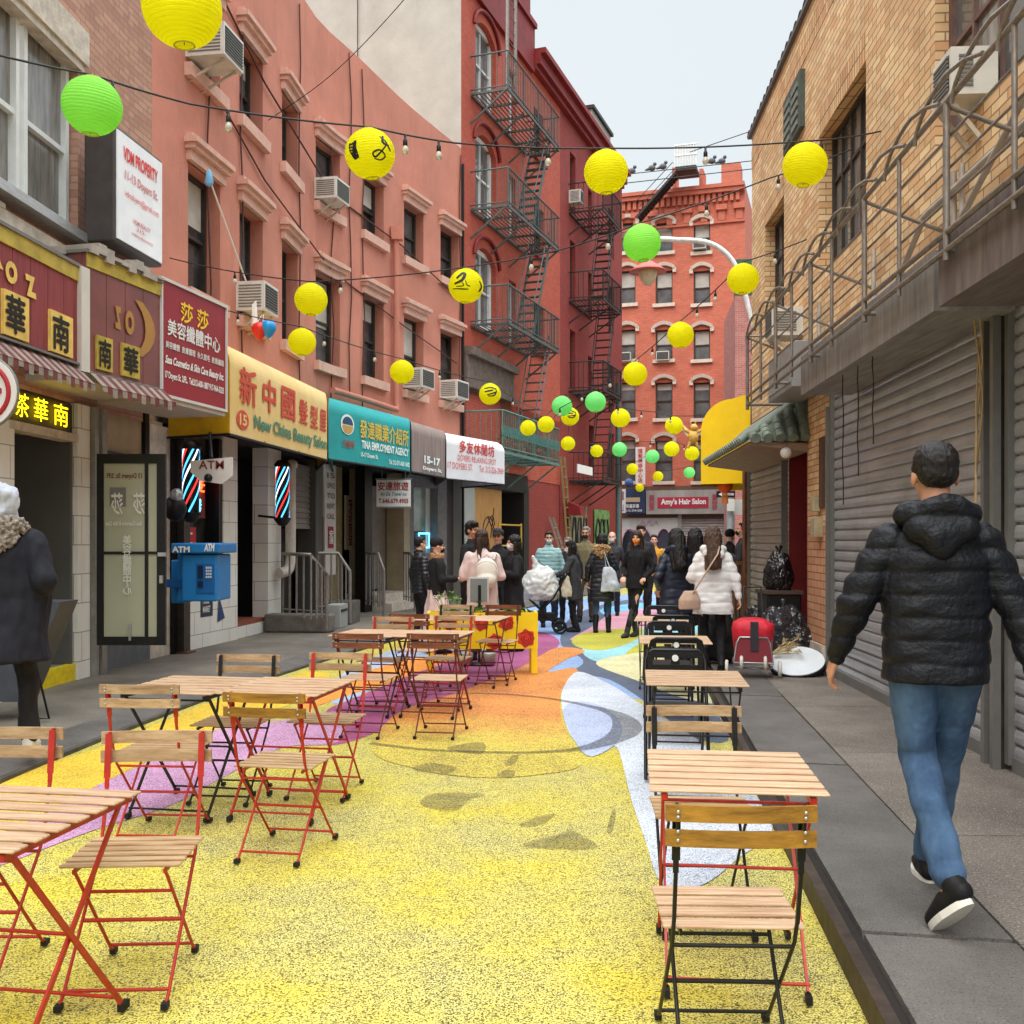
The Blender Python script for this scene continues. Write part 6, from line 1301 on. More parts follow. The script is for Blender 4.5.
# ------------------------------------------------------------------ paper lanterns
def lantern_mesh(r):
    m = MB(); prof = []; n = 132; a0 = .26
    for i in range(n+1):
        th = a0+(PI-2*a0)*i/n; rib = abs(math.sin(PI*i/6)); rr = r*(.972+.028*rib**.6); prof.append((rr*math.sin(th), -rr*math.cos(th)*.97))
    m.lathe(prof, (0, 0, 0), 40); return m
def paper(name, c, em=0.0):
    m = mat(name, c, .75, var=.03, vs=3, coord='Object', transl=.6, emit=em); return m
PAP = {'y': paper('paper_yellow', (255, 248, 20)), 'g': paper('paper_green', (185, 255, 125)), 'm': paper('paper_mint', (165, 250, 168))}
RD = .175
def mk_lantern(kind):
    t = bpy.data.objects.new('paper_lantern', None); COL.objects.link(t); INV[t.name] = Matrix()
    obj('paper_shade', lantern_mesh(RD), PAP[kind], t, local=True)
    m = MB(); 
    for z in (-1, 1): m.tube([(RD*.26*math.cos(k*PI/10), RD*.26*math.sin(k*PI/10), z*RD*.945) for k in range(20)], .004, 5, closed=True)
    obj('wire_ring', m, flat('wire_ring', (200, 190, 60)), t, local=True)
    m = MB(); m.tube([(0, 0, -RD*.93), (0, 0, RD*1.06)], .003, 4); m.tube([(-RD*.25, 0, RD*.94), (0, 0, RD*1.08), (RD*.25, 0, RD*.94)], .003, 4); obj('wire_frame', m, flat('wire_dark', (120, 110, 60)), t, local=True)
    return t
def ink_on(t, strokes):
    m = MB()
    for pts, w in strokes:
        Q = cr([Vector((a, b, 0)) for a, b in pts], 5); vs = []
        for i, q in enumerate(Q):
            tq = (Q[min(i+1, len(Q)-1)]-Q[max(i-1, 0)]).normalized(); nn = Vector((-tq.y, tq.x, 0)); ww = w*(.55+.45*math.sin(PI*min(1, (i+.5)/len(Q))))
            for s in (-1, 1):
                g_ = q+nn*ww*s; x, z = g_.x*RD, g_.y*RD; y = -math.sqrt(max(0, (RD*1.006)**2-x*x-(z/.97)**2)); vs.append((x, y, z))
        m.add(vs, [(2*i, 2*i+2, 2*i+3, 2*i+1) for i in range(len(Q)-1)])
    obj('ink_drawing', m, INK, t, local=True)
protos = {}
LN = [ # px, py, diameter, kind, label
 (182, 8, 78, 'y', 'largest yellow lantern, cut by the top edge above the brick corner'),
 (92, 106, 58, 'g', 'bright green lantern in front of the tall white framed window'),
 (370, 154, 50, 'y1', 'yellow lantern printed with black ink shapes before the pale cement wall foot'),
 (606, 172, 44, 'y', 'large plain yellow lantern in front of the dark red house cornice'),
 (805, 165, 44, 'y', 'large yellow lantern against the yellow brick wall'),
 (642, 243, 38, 'g', 'green lantern in front of the street lamp hood'),
 (743, 279, 31.5, 'y', 'yellow lantern in front of the street lamp post'),
 (466, 286, 35, 'y2', 'yellow lantern with black ink bird drawing beside the drain pipe of the salmon house'),
 (311, 299.5, 33, 'y', 'upper of two plain yellow lanterns above the beauty salon awning'),
 (302, 342, 28, 'y', 'lower of two plain yellow lanterns above the beauty salon awning'),
 (402, 372, 24.5, 'y', 'yellow lantern touching the air conditioner above the taupe awning'),
 (680.5, 335, 26.5, 'y', 'yellow lantern between two window columns of the orange house, upper one'),
 (635, 374, 24.5, 'y', 'yellow lantern at the left window column of the orange house, fourth row'),
 (490, 394, 22, 'y3', 'small printed yellow lantern in front of the boarded red house window'),
 (595.5, 402, 21, 'm', 'larger mint green lantern in front of the second fire escape'),
 (562, 406, 20.5, 'm', 'mint green lantern overlapping a printed yellow one'),
 (570, 416.5, 18.5, 'y3', 'printed yellow lantern half hidden by a mint green one'),
 (620.5, 418, 19.5, 'y', 'yellow lantern left of the lowest orange house windows'),
 (674, 425.5, 18, 'y', 'yellow lantern between the lowest windows of the orange house, upper one'),
 (546, 424.5, 17, 'y', 'yellow lantern on the right end of the teal balcony'),
 (528, 428, 16, 'y', 'yellow lantern hanging at the middle of the teal balcony'),
 (568, 443.6, 14.5, 'y', 'small yellow lantern on the dark red wall below the printed one'),
 (596.7, 451, 13, 'y', 'small yellow lantern near the lowest balcony of the second fire escape'),
 (619.5, 449.5, 15, 'm', 'mint green lantern beside the teal grey post'),
 (652.4, 456.5, 14, 'm', 'mint green lantern right of the white vertical sign'),
 (671.5, 449, 15.5, 'y', 'yellow lantern in front of a lowest window, right of the mint one'),
 (692, 453.5, 14.5, 'y', 'yellow lantern below the golden ornament'),
 (689.3, 472.7, 11.5, 'm', 'smallest mint green lantern left of the yellow awning'),
 (632.3, 469, 11.5, 'y', 'small yellow lantern against the white vertical sign'),
 (658, 476.4, 10.5, 'y', 'small yellow lantern above the hair salon sign'),
 (639.7, 487.7, 8.5, 'y', 'tiniest yellow lantern at the foot of the white vertical sign')]
INKS = {'y1': [([(-.75, .3), (-.72, 0), (-.6, -.35)], .13), ([(-.6, .35), (-.68, .0), (-.66, -.3)], .07), ([(.35, .45), (.6, .2), (.4, -.1), (.1, -.35), (.02, -.2), (.3, -.1), (.5, -.3), (.3, -.45), (.05, -.4)], .035), ([(.5, .5), (.45, .2), (.7, .1)], .05), ([(.55, .3), (.75, -.1)], .04)],
        'y2': [([(-.6, .2), (-.3, .5), (-.15, .45), (-.3, .1), (-.7, -.1)], .09), ([(-.1, .1), (.0, -.15), (.2, -.2)], .03), ([(-.75, -.35), (-.2, -.38), (.1, -.36)], .035), ([(.7, .2), (.85, -.1), (.7, -.4)], .05), ([(-.3, .0), (-.2, -.2), (-.6, -.25)], .03)],
        'y3': [([(-.5, .4), (.1, .45), (.5, .3)], .07), ([(-.5, .1), (0, .15), (.3, .2)], .08), ([(-.3, -.2), (.2, -.1), (.5, .0), (.3, -.3), (-.2, -.3)], .07), ([(.5, .4), (.6, 0)], .05)]}
LPOS = {}
GRP = 'paper lanterns strung across the street'
for i, (px, py, d, k, lb) in enumerate(LN):
    Y = .35*F/d; pos = Vector((PX(px, Y), Y, HZ(py, Y)))
    LPOS[i] = pos
    if k not in protos:
        t = mk_lantern(k[0]); protos[k] = t
        if k in INKS: ink_on(t, INKS[k])
        t.location = pos; t.rotation_euler = (R(random.uniform(-7, 7)), R(random.uniform(-7, 7)), random.uniform(0, .3) if k in INKS else random.uniform(0, 6)); t['label'] = lb
    else:
        t = dup(protos[k], pos, 0, lb); t.rotation_euler = (R(random.uniform(-7, 7)), R(random.uniform(-7, 7)), random.uniform(-.2, .2) if k in INKS else random.uniform(0, 6))
    t['category'] = 'lantern'; t['group'] = GRP
# ------------------------------------------------------------------ light strings
def P3(px, py, Y): return Vector((PX(px, Y), Y, HZ(py, Y)))
WIRE = flat('string_wire', (40, 36, 36)); BGL = mat('bulb_glass', (222, 214, 196), .08, var=.05, trans=.35)
def top(i): return LPOS[i]+Vector((0, 0, RD*1.08))
def string(label, pts, bulbs):
    P = []
    for a, b in zip(pts, pts[1:]):
        L_ = (b-a).length
        for j in range(10): s = j/10; q = a.lerp(b, s); q.z -= .012*L_*4*s*(1-s)*1.0; P.append(q)
    P.append(pts[-1])
    t = thing('light_string', label, 'string lights', P[0], 0, 'light strings over the street'); m = MB().tube(P, .007, 5); obj('wire', m, WIRE, t)
    for b in bulbs:
        q = P[min(len(P)-1, max(0, int(b*(len(P)-1))))]; q = q-Vector((0, 0, .0))
        m = MB().lathe([(0, -.0), (.009, -.0), (.009, -.03), (.016, -.04), (.017, -.075), (.014, -.08)], q, 8); s_ = obj('socket', m, BLACKM, t)
        m = MB().lathe([(.012, -.078), (.022, -.10), (.025, -.115), (.019, -.134), (0, -.14)], q, 10); obj('bulb', m, BGL, s_)
Wp = lambda px, z, v=.05: CW.p(U(px), v, z); Rp = lambda u, z, v=.05: FRR.p(u, v, z)
string('highest light string carrying the green, printed and two large yellow lanterns', [P3(-140, 20, 4.9), P3(-30, 48, 5.6), top(1), P3(190, 104, 6.6), top(2), P3(455, 143, 7.6), top(3), top(4), Rp(8.9, HZ(132, 8.9), .02)], [.285, .40, .55, .60, .70, .82, .9])
string('light string near the top left holding the largest yellow lantern', [P3(-60, -70, 4.3), top(0), P3(520, -60, 6)], [.33, .12])
string('light string rising from the salmon house past the printed lantern to the yellow brick wall', [Wp(166, HZ(262, 12.9)), top(8), top(7), P3(560, 250, 10.0), top(5), P3(770, 178, 9.6), Rp(9.9, HZ(150, 9.9), 0)], [.09, .20, .35, .45, .6, .75, .86, .93])
string('light string descending from the red crimson sign to the printed lantern by the boarded window', [Wp(170, 4.6), top(9), top(10), top(13), FRD.p(UR(556), .1, HZ(405, 31))], [.06, .14, .30, .43, .6, .8])
string('light string falling from the yellow brick corner to the orange house lantern', [Rp(11.6, HZ(240, 11.6), .05), top(6), top(11), top(12), P3(560, 408, 17), FRD.p(UR(540), .1, 5.2)], [.1, .28, .35, .52, .66, .8])
string('light string between the teal balcony and the yellow awning, nearer of the far ones', [FRD.p(UR(512), 1.0, 4.6), top(20), top(19), top(15), top(14), top(17), P3(655, 412, 18.6), top(18), Vector((3.6, 17, 3.7))], [.2, .45, .62, .7, .85])
string('light string below the first far one, over the heads of the crowd', [FRD.p(UR(545), 1.0, 4.4), top(16), top(21), top(22), top(23), top(25), top(26), Vector((4.4, 19.5, 3.7))], [.15, .4, .66, .8])
string('lowest light string in front of the hair salon sign', [FRD.p(UR(600), .1, 4.4), top(28), top(24), top(29), top(27), Vector((6.5, 27, 4.0))], [.3, .6, .8])
t = thing('power_cable', 'thin overhead cable crossing high in front of the pale cement wall', 'cable', P3(300, 90, 14)); m = MB().tube(cr([CW.p(U(262), .1, HZ(118, 15.7)), P3(330, 76, 15), P3(395, 10, 13), P3(450, -60, 12)], 8), .006, 5); m.tube([sd*2.75+Vector((-1.24, 24.9, 21)), sd*2.75+Vector((-1.24, 24.9, 11.4))], .012, 5); obj('wire', m, WIRE, t)
# wire with pigeons over the roofs
t = thing('power_cable', 'distant overhead wires with birds above the orange house roof', 'cable', P3(660, 170, 42)); m = MB()
for a, b in (((600, 177), (760, 160)), ((600, 186), (760, 168)), ((690, 152), (760, 128))): m.tube([P3(*a, 44), P3(*b, 43)], .02, 4)
obj('wire', m, WIRE, t)
for k, (px, py) in enumerate(((632, 171), (652, 168), (663, 166.5), (712, 161), (722, 161))):
    c = P3(px, py, 44); m = MB().ball(c, .16, .12, .13); m.ball(c+Vector((.12, 0, .17)), .08); m.tube([c, c+Vector((-.3, 0, -.1))], [.1, .03], 6)
    obj('pigeon', m, flat('pigeon_grey', (90, 88, 92)), None, ['pigeon perched leftmost on the distant wire', 'pigeon second from left on the distant wire', 'pigeon third from left on the distant wire', 'pigeon left of the two by the roof chimney', 'rightmost pigeon by the roof chimney'][k], 'pigeon', 'pigeons on the distant wire')
# ------------------------------------------------------------------ bistro furniture
def slat_box(m, x0, x1, y0, y1, z0, z1): m.box(x0, x1, y0, y1, z0, z1)
def mk_chair(fm, um, sm, bm_, nslat=6):
    t = bpy.data.objects.new('folding_chair', None); COL.objects.link(t); INV[t.name] = Matrix()
    def lb(name, m, mm, par=t, w=0): o = obj(name, m, mm, par, local=True); 
    m = MB()
    for k in range(nslat):
        pt = .36/nslat; y = -.17+k*pt; m.box(-.20, .20, y, y+pt-.024, .442, .452)
    o = obj('seat', m, sm, t, local=True); bevel(o, .003, 1)
    for z in (.775, .705):
        m = MB(); n = 6; c_ = .012
        for k in range(n):
            x0, x1 = -.205+.41*k/n, -.205+.41*(k+1)/n; f_ = lambda x: -.262+.0-.018*(1-(x/.205)**2)+(.78-z)*.10
            m.hexa([(x0, f_(x0)-.013, z), (x1, f_(x1)-.013, z), (x1, f_(x1), z), (x0, f_(x0), z), (x0, f_(x0)-.013, z+.045), (x1, f_(x1)-.013, z+.045), (x1, f_(x1), z+.045), (x0, f_(x0), z+.045)])
        o = obj('backrest_slat', m, bm_, t, local=True)
    for s in (-1, 1):
        m = MB(); x = .172*s
        m.bar((x, -.246, .815), (x, -.228, .655), .023, .005); m.bar((x, -.228, .655), (x, -.225, .62), .016, .006); m.bar((x, -.225, .62), (x, -.185, .47), .011, .011)
        m.box(x-.0035+.0, x+.0035, -.27, -.244, .70, .82)
        obj('back_post', m, um, t, local=True)
        m = MB(); m.tube([(x, -.188, .48), (x, -.15, .40), (x, .20, .03), (x, .235, .012)], .0062, 8); obj('leg', m, fm, t, local=True)
        m = MB(); x2 = .150*s; m.tube([(x2, .16, .43), (x2, .13, .40), (x2, -.20, .035), (x2, -.232, .012)], .0062, 8); m.bar((x2, -.17, .43), (x2, .17, .43), .008, .014); obj('leg', m, fm, t, local=True)
        m = MB(); 
        for (xx, yy) in ((x, .238), (x2, -.235)): m.cbox((xx, yy, .010), .022, .034, .02)
        each('rubber_foot', m, BLACK, t, local=True)
        m = MB(); 
        for z in (.725, .75, .79, .805): m.ball((x, -.282+(.78-z)*.1, z-.002), .0055, .003, .0055, 8)
        obj('rivet', m, ALU, t, local=True)
    m = MB()
    m.tube([(-.172, .195, .045), (.172, .195, .045)], .006, 6); m.tube([(-.150, -.195, .045), (.150, -.195, .045)], .006, 6); m.tube([(-.172, -.14, .385), (.172, -.14, .385)], .006, 6); m.tube([(-.15, .08, .335), (.15, .08, .335)], .006, 6); m.tube([(-.172, .02, .215), (.172, .02, .215)], .007, 6)
    each('stretcher', m, fm, t, local=True); return t
def mk_table(fm, sm, W_=.585, D_=.70, n=7):
    t = bpy.data.objects.new('folding_table', None); COL.objects.link(t); INV[t.name] = Matrix()
    m = MB(); 
    for k in range(n): y = -D_/2+D_*k/n; m.box(-W_/2, W_/2, y+.002, y+D_/n-.030, .703, .712)
    o = obj('tabletop', m, sm, t, local=True); bevel(o, .003, 1)
    m = MB(); 
    for s in (-1, 1): m.bar((s*(W_/2-.05), -D_/2+.02, .683), (s*(W_/2-.05), D_/2-.02, .683), .022, .02)
    each('rail', m, fm, t, local=True)
    for s in (-1, 1):
        x = s*(W_/2-.045); m = MB(); m.bar((x, -.29, .68), (x, .27, .03), .009, .018); obj('leg', m, fm, t, local=True)
        x -= s*.014; m = MB(); m.bar((x, .29, .68), (x, -.27, .03), .009, .018); obj('leg', m, fm, t, local=True)
        m = MB(); m.cbox((x, -.285, .014), .02, .045, .026); m.cbox((x+s*.014, .285, .014), .02, .045, .026); each('rubber_foot', m, BLACK, t, local=True)
    m = MB(); xx = W_/2-.05
    for y in (-.26, .26): m.tube([(-xx, y, .05), (xx, y, .05)], .006, 6)
    m.tube([(-xx, -.27, .66), (xx, -.27, .66)], .006, 6); m.tube([(-xx, 0, .355), (xx, 0, .355)], .006, 6); each('stretcher', m, fm, t, local=True); return t
def mk_metal():
    t = bpy.data.objects.new('metal_folding_chair', None); COL.objects.link(t); INV[t.name] = Matrix(); BK = mat('black_powder_coat', (26, 26, 28), .35, metal=.2, var=.1)
    m = MB(); r = .06
    loop = [(-.2, .22, .015), (-.2, -.10, .50), (-.2, -.20, .72), (-.185, -.215, .775), (-.15, -.22, .795), (.15, -.22, .795), (.185, -.215, .775), (.2, -.20, .72), (.2, -.10, .50), (.2, .22, .015)]
    m.tube(loop, .012, 8); m.tube([(-.2, .2, .045), (.2, .2, .045)], .009, 6); obj('back_frame', m, BK, t, local=True)
    m = MB(); m.tube([(-.175, .17, .43), (-.175, -.24, .015), (.175, -.24, .015), (.175, .17, .43)], .011, 8); m.tube([(-.175, -.16, .1), (.175, -.16, .1)], .008, 6); obj('leg_frame', m, BK, t, local=True)
    m = MB(); n = 16; P = []
    for q in range(n*2):
        a = 2*PI*q/(2*n); sx = abs(math.cos(a))**.4*(1 if math.cos(a) > 0 else -1); sy = abs(math.sin(a))**.4*(1 if math.sin(a) > 0 else -1); P.append((.19*sx, .19*sy-.0, .438))
    m.poly(P, th=(0, 0, .015)); obj('seat', m, BK, t, local=True)
    m = MB()
    y = -.21; m.box(-.185, .185, -.205, -.195, .757, .787); m.box(-.185, .185, -.196, -.186, .645, .70); m.box(-.185, -.15, -.200, -.190, .70, .757); m.box(.15, .185, -.200, -.190, .70, .757); m.box(-.03, .03, -.201, -.191, .70, .757)
    obj('backrest', m, BK, t, local=True)
    m = MB().tube([(0, -.208, .745), (0, -.184, .745)], .022, 16); obj('badge', m, WHITE, t, local=True); return t
def place(protos_, key, maker, pos, rz, label, cat, group):
    if key not in protos_: t = maker(); protos_[key] = t
    else: t = dup(protos_[key], (0, 0, 0), 0)
    t.location = (pos[0], pos[1], .008); t.rotation_euler = (0, 0, rz); t['label'] = label; t['category'] = cat; t['group'] = group; return t
PR = {}
CH = {'rr': lambda: mk_chair(REDM, REDM, WOODC, WOODC), 'bb': lambda: mk_chair(BLACKM, BLACKM, WOODT, WOODY, 4), 'bt': lambda: mk_chair(BLACKM, BLACKM, WOODC, WOODC), 'dd': lambda: mk_chair(DARKR, DARKR, WOODT, WOODD), 'ry': lambda: mk_chair(REDM, REDM, WOODC, WOODY), 'mm': mk_metal}
TB = {'r': lambda: mk_table(REDM, WOODT), 'b': lambda: mk_table(BLACKM, WOODT), 'd': lambda: mk_table(DARKR, WOODT)}
def chair(k, x, yb, face, label, rz=0, grp='folding chairs set out at the tables'):
    """yb = depth of the backrest; face +1 looks away from the camera, -1 towards it"""
    off = .26; a = rz+(0 if face > 0 else PI); d = Vector((-math.sin(a), math.cos(a), 0)); p = Vector((x, yb, 0))+d*off
    return place(PR, 'c'+k, CH[k], p, a, label, 'chair', grp)
def table(k, x, y, rz, label): return place(PR, 't'+k, TB[k], (x, y), rz, label, 'table', 'slatted folding tables in the street')
KR_ = R(-6.8)
# right row
chair('bb', .625, 2.80, 1, 'nearest right hand chair with amber back slats on black posts, seen from behind', R(-2))
table('r', .79, 3.72, KR_, 'nearest slatted table of the right row, on thin red legs')
chair('bt', .79, 4.45, -1, 'wooden chair with black posts facing the viewer across the nearest right table', R(-3), )
table('b', 1.105, 6.21, KR_, 'second slatted table of the right row, between wooden and black metal chairs')
chair('mm', 1.11, 6.98, -1, 'black metal folding chair facing the viewer behind the second right table', R(-7), 'black metal folding chairs in the right row')
chair('mm', 1.24, 7.72, 1, 'black metal chair back to back with the nearest metal one', R(-8), 'black metal folding chairs in the right row')
table('b', 1.36, 8.58, KR_, 'third table of the right row among the black metal chairs')
chair('mm', 1.44, 9.38, -1, 'third black metal chair, just behind the third right table', R(-9), 'black metal folding chairs in the right row')
chair('mm', 1.58, 10.05, 1, 'fourth black metal chair, in front of the farthest right table', R(-10), 'black metal folding chairs in the right row')
table('b', 1.60, 10.85, R(-9), 'farthest table of the right row beside the woman in the navy coat')
chair('mm', 1.72, 11.6, -1, 'farthest black metal chair at the end of the right row', R(-11), 'black metal folding chairs in the right row')
# left groups, near to far
table('r', -1.565, 3.12, R(-9), 'nearest left table with red crossed legs, cut by the left edge')
chair('rr', -1.34, 3.86, -1, 'red framed chair facing the viewer across the nearest left table', R(3))
chair('rr', -1.93, 3.93, -1, 'red framed chair cut by the left edge behind the nearest left table', R(0))
chair('rr', -1.86, 5.12, 1, 'red framed chair seen from behind at the left of the second pair of tables', R(-4))
chair('ry', -1.17, 4.84, 1, 'red framed chair with amber back slats, seen from behind on the yellow paint', R(-10))
table('r', -1.27, 5.86, R(-10), 'right hand table of the second left pair, on red legs')
table('b', -1.85, 5.92, R(-10), 'left hand table of the second left pair, on black legs')
chair('bt', -1.66, 6.44, -1, 'black posted chair facing the viewer behind the second left pair of tables', R(-6))
chair('rr', -1.10, 6.55, -1, 'red posted chair facing the viewer behind the second left pair of tables', R(-8))
chair('dd', -1.19, 7.92, 1, 'dark brown chair seen from behind, left of the third pair of tables', R(-10))
chair('dd', -.61, 7.90, 1, 'dark brown chair seen from behind on the orange paint, right of its pair', R(-8))
table('d', -.68, 9.12, R(-12), 'right hand table of the third left pair')
table('b', -1.25, 9.2, R(-12), 'left hand table of the third left pair')
chair('rr', -1.12, 9.62, -1, 'pale slatted chair facing the viewer behind the third left pair', R(-12))
chair('rr', -.55, 9.75, -1, 'partly hidden chair facing the viewer behind the right table of the third pair', R(-12))
chair('dd', -1.0, 10.0, 1, 'dark brown chair seen from behind in front of the yellow planter', R(-12))
table('d', -.36, 10.95, R(-12), 'right hand table of the farthest left pair beside the yellow planter')
table('b', -.95, 11.0, R(-12), 'left hand table of the farthest left pair beside the yellow planter')
chair('bt', -.62, 11.4, -1, 'pale chair at the planter behind the left farthest table', R(-14))
chair('dd', -.10, 11.36, -1, 'pale chair at the planter behind the right farthest table', R(-14))
# yellow planters
RO = flat('rose_red', (214, 60, 36)); ROD = flat('rose_line', (150, 30, 24))
def planter(label, x0, x1, y0, y1, zb, zt, rz, roses):
    c = ((x0+x1)/2, (y0+y1)/2, 0); t = thing('planter', label, 'planter', c, rz); hw, hd = (x1-x0)/2, (y1-y0)/2
    m = MB().box(-hw, hw, -hd, -hd+.03, zb, zt).box(-hw, hw, hd-.03, hd, zb, zt).box(-hw, -hw+.03, -hd+.03, hd-.03, zb, zt).box(hw-.03, hw, -hd+.03, hd-.03, zb, zt); obj('box', m, YEL, t, local=True)
    for sx in (-1, 1):
        for sy in (-1, 1): m = MB().cbox((sx*(hw-.04), sy*(hd-.03), zb/2+.013), .07, .05, zb); obj('leg', m, YEL, t, local=True)
    m = MB().box(-hw+.03, hw-.03, -hd+.03, hd-.03, zt-.1, zt-.05); obj('soil', m, mat('soil', (70, 52, 40), .95), t, local=True)
    for x, z, r in roses:
        m = MB().poly([(x+r*(1+.12*math.sin(a*5))*math.cos(a*PI/16), -hd-.004, z+r*(1+.12*math.sin(a*5))*math.sin(a*PI/16)) for a in range(32)]); o = obj('painted_rose', m, RO, t, local=True)
        m = MB()
        for q in (.3, .55, .8): m.tube([(x+r*q*math.cos(a*PI/8+q*5), -hd-.006, z+r*q*math.sin(a*PI/8+q*5)) for a in range(13)], .006, 4)
        obj('rose_line', m, ROD, t, local=True)
    m = MB(); leafy(m, (0, 0, zt-.02), .12, 8, .05)
    for k in range(24): leafy(m, (-hw+.1+(2*hw-.2)*random.random(), random.uniform(-.05, .05), zt-.05), .09, 8, .05)
    obj('foliage', m, LEAF, t, local=True)
    return t
planter('yellow wooden planter with painted red roses behind the farthest left tables', -.98, .29, 11.75, 12.1, .30, .715, R(3), [(-.38, .6, .09), (-.02, .6, .09), (.27, .6, .09), (.14, .38, .09), (.5, .42, .10)])
planter('corner of a yellow planter cut by the bottom left corner of the view', -2.3, -1.36, 2.62, 2.70, .1, .43, 0, [])
t = thing('potted_plant', 'leafy green plant standing at the left end of the yellow planter', 'plant', P3(447, 625, 12.0)*1); 
c = Vector((PX(447, 12.3), 12.3, .62)); t.location = c; INV[t.name] = Matrix.Translation(-c)
m = MB()
for k in range(12):
    a = k*2.4; q = c+Vector((.04*math.cos(a), .04*math.sin(a), .0)); e = q+Vector((.09*math.cos(a), .09*math.sin(a), .18+.1*random.random())); m.tube([q, e], .004, 4); leafy(m, e, .045, 7, .028)
obj('foliage', m, mat('leaf_bright', (122, 160, 84), .6, rgb2=(80, 116, 56), vs=9, coord='Object'), t); m = MB().lathe([(0, 0), (.1, 0), (.13, .12)], c-Vector((0, 0, .06)), 12); obj('pot', m, BLACKM, t)
c = Vector((PX(479.5, 12.7), 12.7, .01)); t = thing('sign_stand', 'grey panel sign on a black pole with a round base behind the planter', 'sign', c)
m = MB().lathe([(0, 0), (.17, 0), (.17, .012), (.04, .03), (0, .035)], c, 24); obj('base', m, BLACKM, t); m = MB().tube([c, c+Vector((0, 0, .98))], .018, 8); obj('pole', m, BLACKM, t)
m = MB().cbox(c+Vector((-.01, .03, .92)), .25, .02, .32, 0, R(6)); obj('frame', m, flat('sign_frame_grey', (206, 206, 204)), t); m = MB().cbox(c+Vector((-.01, .018, .92)), .21, .02, .28, 0, R(6)); obj('panel', m, flat('sign_panel_grey', (132, 138, 138)), t)
for k, x in enumerate((455, 478)):
    c = Vector((PX(x+10, 12.6), 12.6, .02)); m = MB().lathe([(0, 0), (.09, 0), (.1, .14), (.085, .15), (0, .15)], c, 14); obj('tin_can', m, mat('tin', (170, 168, 160), .4, metal=.5), None, ['left tin can under the planter', 'right tin can under the planter'][k], 'can')
# red shopping trolley
c = Vector((2.53, 10.75, ZS)); t = thing('shopping_trolley', 'red two wheeled shopping trolley pulled by the woman in the white coat', 'shopping trolley', c, R(-12)); LM = Matrix()
RB = mat('trolley_red', (206, 30, 50), .6, var=.12, vs=12, coord='Object', bump=.3, bs=20); RBD = flat('trolley_dark_red', (120, 24, 36)); 
def bag_mesh(prof, n=20, pw=.5):
    m = MB(); vs = []; fs = []
    for (rx, ry, cx, cy, z) in prof:
        for q in range(n):
            a = 2*PI*q/n; ca, sa = math.cos(a), math.sin(a); vs.append((cx+rx*abs(ca)**pw*(1 if ca > 0 else -1), cy+ry*abs(sa)**pw*(1 if sa > 0 else -1), z))
    for i in range(len(prof)-1):
        for q in range(n): fs.append((i*n+q, i*n+(q+1) % n, (i+1)*n+(q+1) % n, (i+1)*n+q))
    fs += [tuple(range(n))[::-1], tuple(range((len(prof)-1)*n, len(prof)*n))]; return m.add(vs, fs, True)
def ruffle(o, amp, sc): 
    for v in o.data.vertices: n = noise.noise_vector(v.co*sc); v.co += Vector(n)*amp
o = obj('bag', bag_mesh([(.18, .1, 0, .02, .16), (.2, .13, 0, .02, .2), (.21, .14, 0, .0, .4), (.22, .15, 0, -.02, .5), (.2, .13, 0, -.01, .56), (.12, .08, 0, 0, .6)]), RB, t, local=True); ruffle(o, .03, 7)
m = MB().box(-.03, .05, -.185, -.1, .28, .58); obj('strap', m, flat('strap_black', (50, 46, 50)), t, local=True)
m = MB(); P = [(-.17, -.16, .36), (-.2, -.2, .16), (.2, -.2, .16), (.17, -.16, .36), (.14, -.15, .42), (-.14, -.15, .42)]; m.poly(P, th=(0, .02, 0)); obj('front_panel', m, RBD, t, local=True); m = MB().tube(P, .012, 6, closed=True); m.tube([(-.2, .1, .1), (-.18, -.14, .1), (.18, -.14, .1), (.2, .1, .1)], .012, 6); obj('frame', m, mat('chrome', (160, 160, 160), .3, metal=.8), t, local=True)
m = MB().tube([(-.1, .05, .5), (-.1, .25, .75), (-.09, .34, .92), (.09, .34, .92), (.1, .25, .75), (.1, .05, .5)], .011, 6); obj('handle', m, BLACKM, t, local=True)
for x, r, y, z in ((-.27, .085, -.05, .085), (.27, .085, -.05, .085), (-.12, .07, -.17, .16), (.12, .07, -.17, .16)):
    m = MB().tube([(x, y+r*.85*math.cos(k*PI/10), z+r*.85*math.sin(k*PI/10)) for k in range(20)], .018, 8, closed=True); w_ = obj('wheel', m, flat('wheel_cream', (214, 208, 196)), t, local=True)
    m = MB().tube([(x-.012, y, z), (x+.012, y, z)], .045, 12); m2 = obj('hub', m, flat('hub_grey', (120, 118, 116)), w_, local=True)
# white round board leaning at the pier
c = Vector((PX(797, 10.9), 10.9, ZS)); t = thing('round_board', 'round white board with a black rim lying tilted against the brick pier', 'board', c)
Mx = Matrix.Translation((0, 0, .13)) @ Matrix.Rotation(R(-10), 4, 'Y') @ Matrix.Rotation(R(24), 4, 'X')
def dsc(r, z0, z1, n=40): 
    m = MB(); P = [Mx @ Vector((r*math.cos(2*PI*k/n), r*math.sin(2*PI*k/n), z0)) for k in range(n)]; T = Mx.to_3x3() @ Vector((0, 0, z1-z0)); m.poly(P, th=T); return m
obj('panel', dsc(.285, 0, .02), flat('board_white', (226, 232, 236), .3), t, local=True); obj('rim', dsc(.30, -.03, .012), BLACKM, t, local=True)
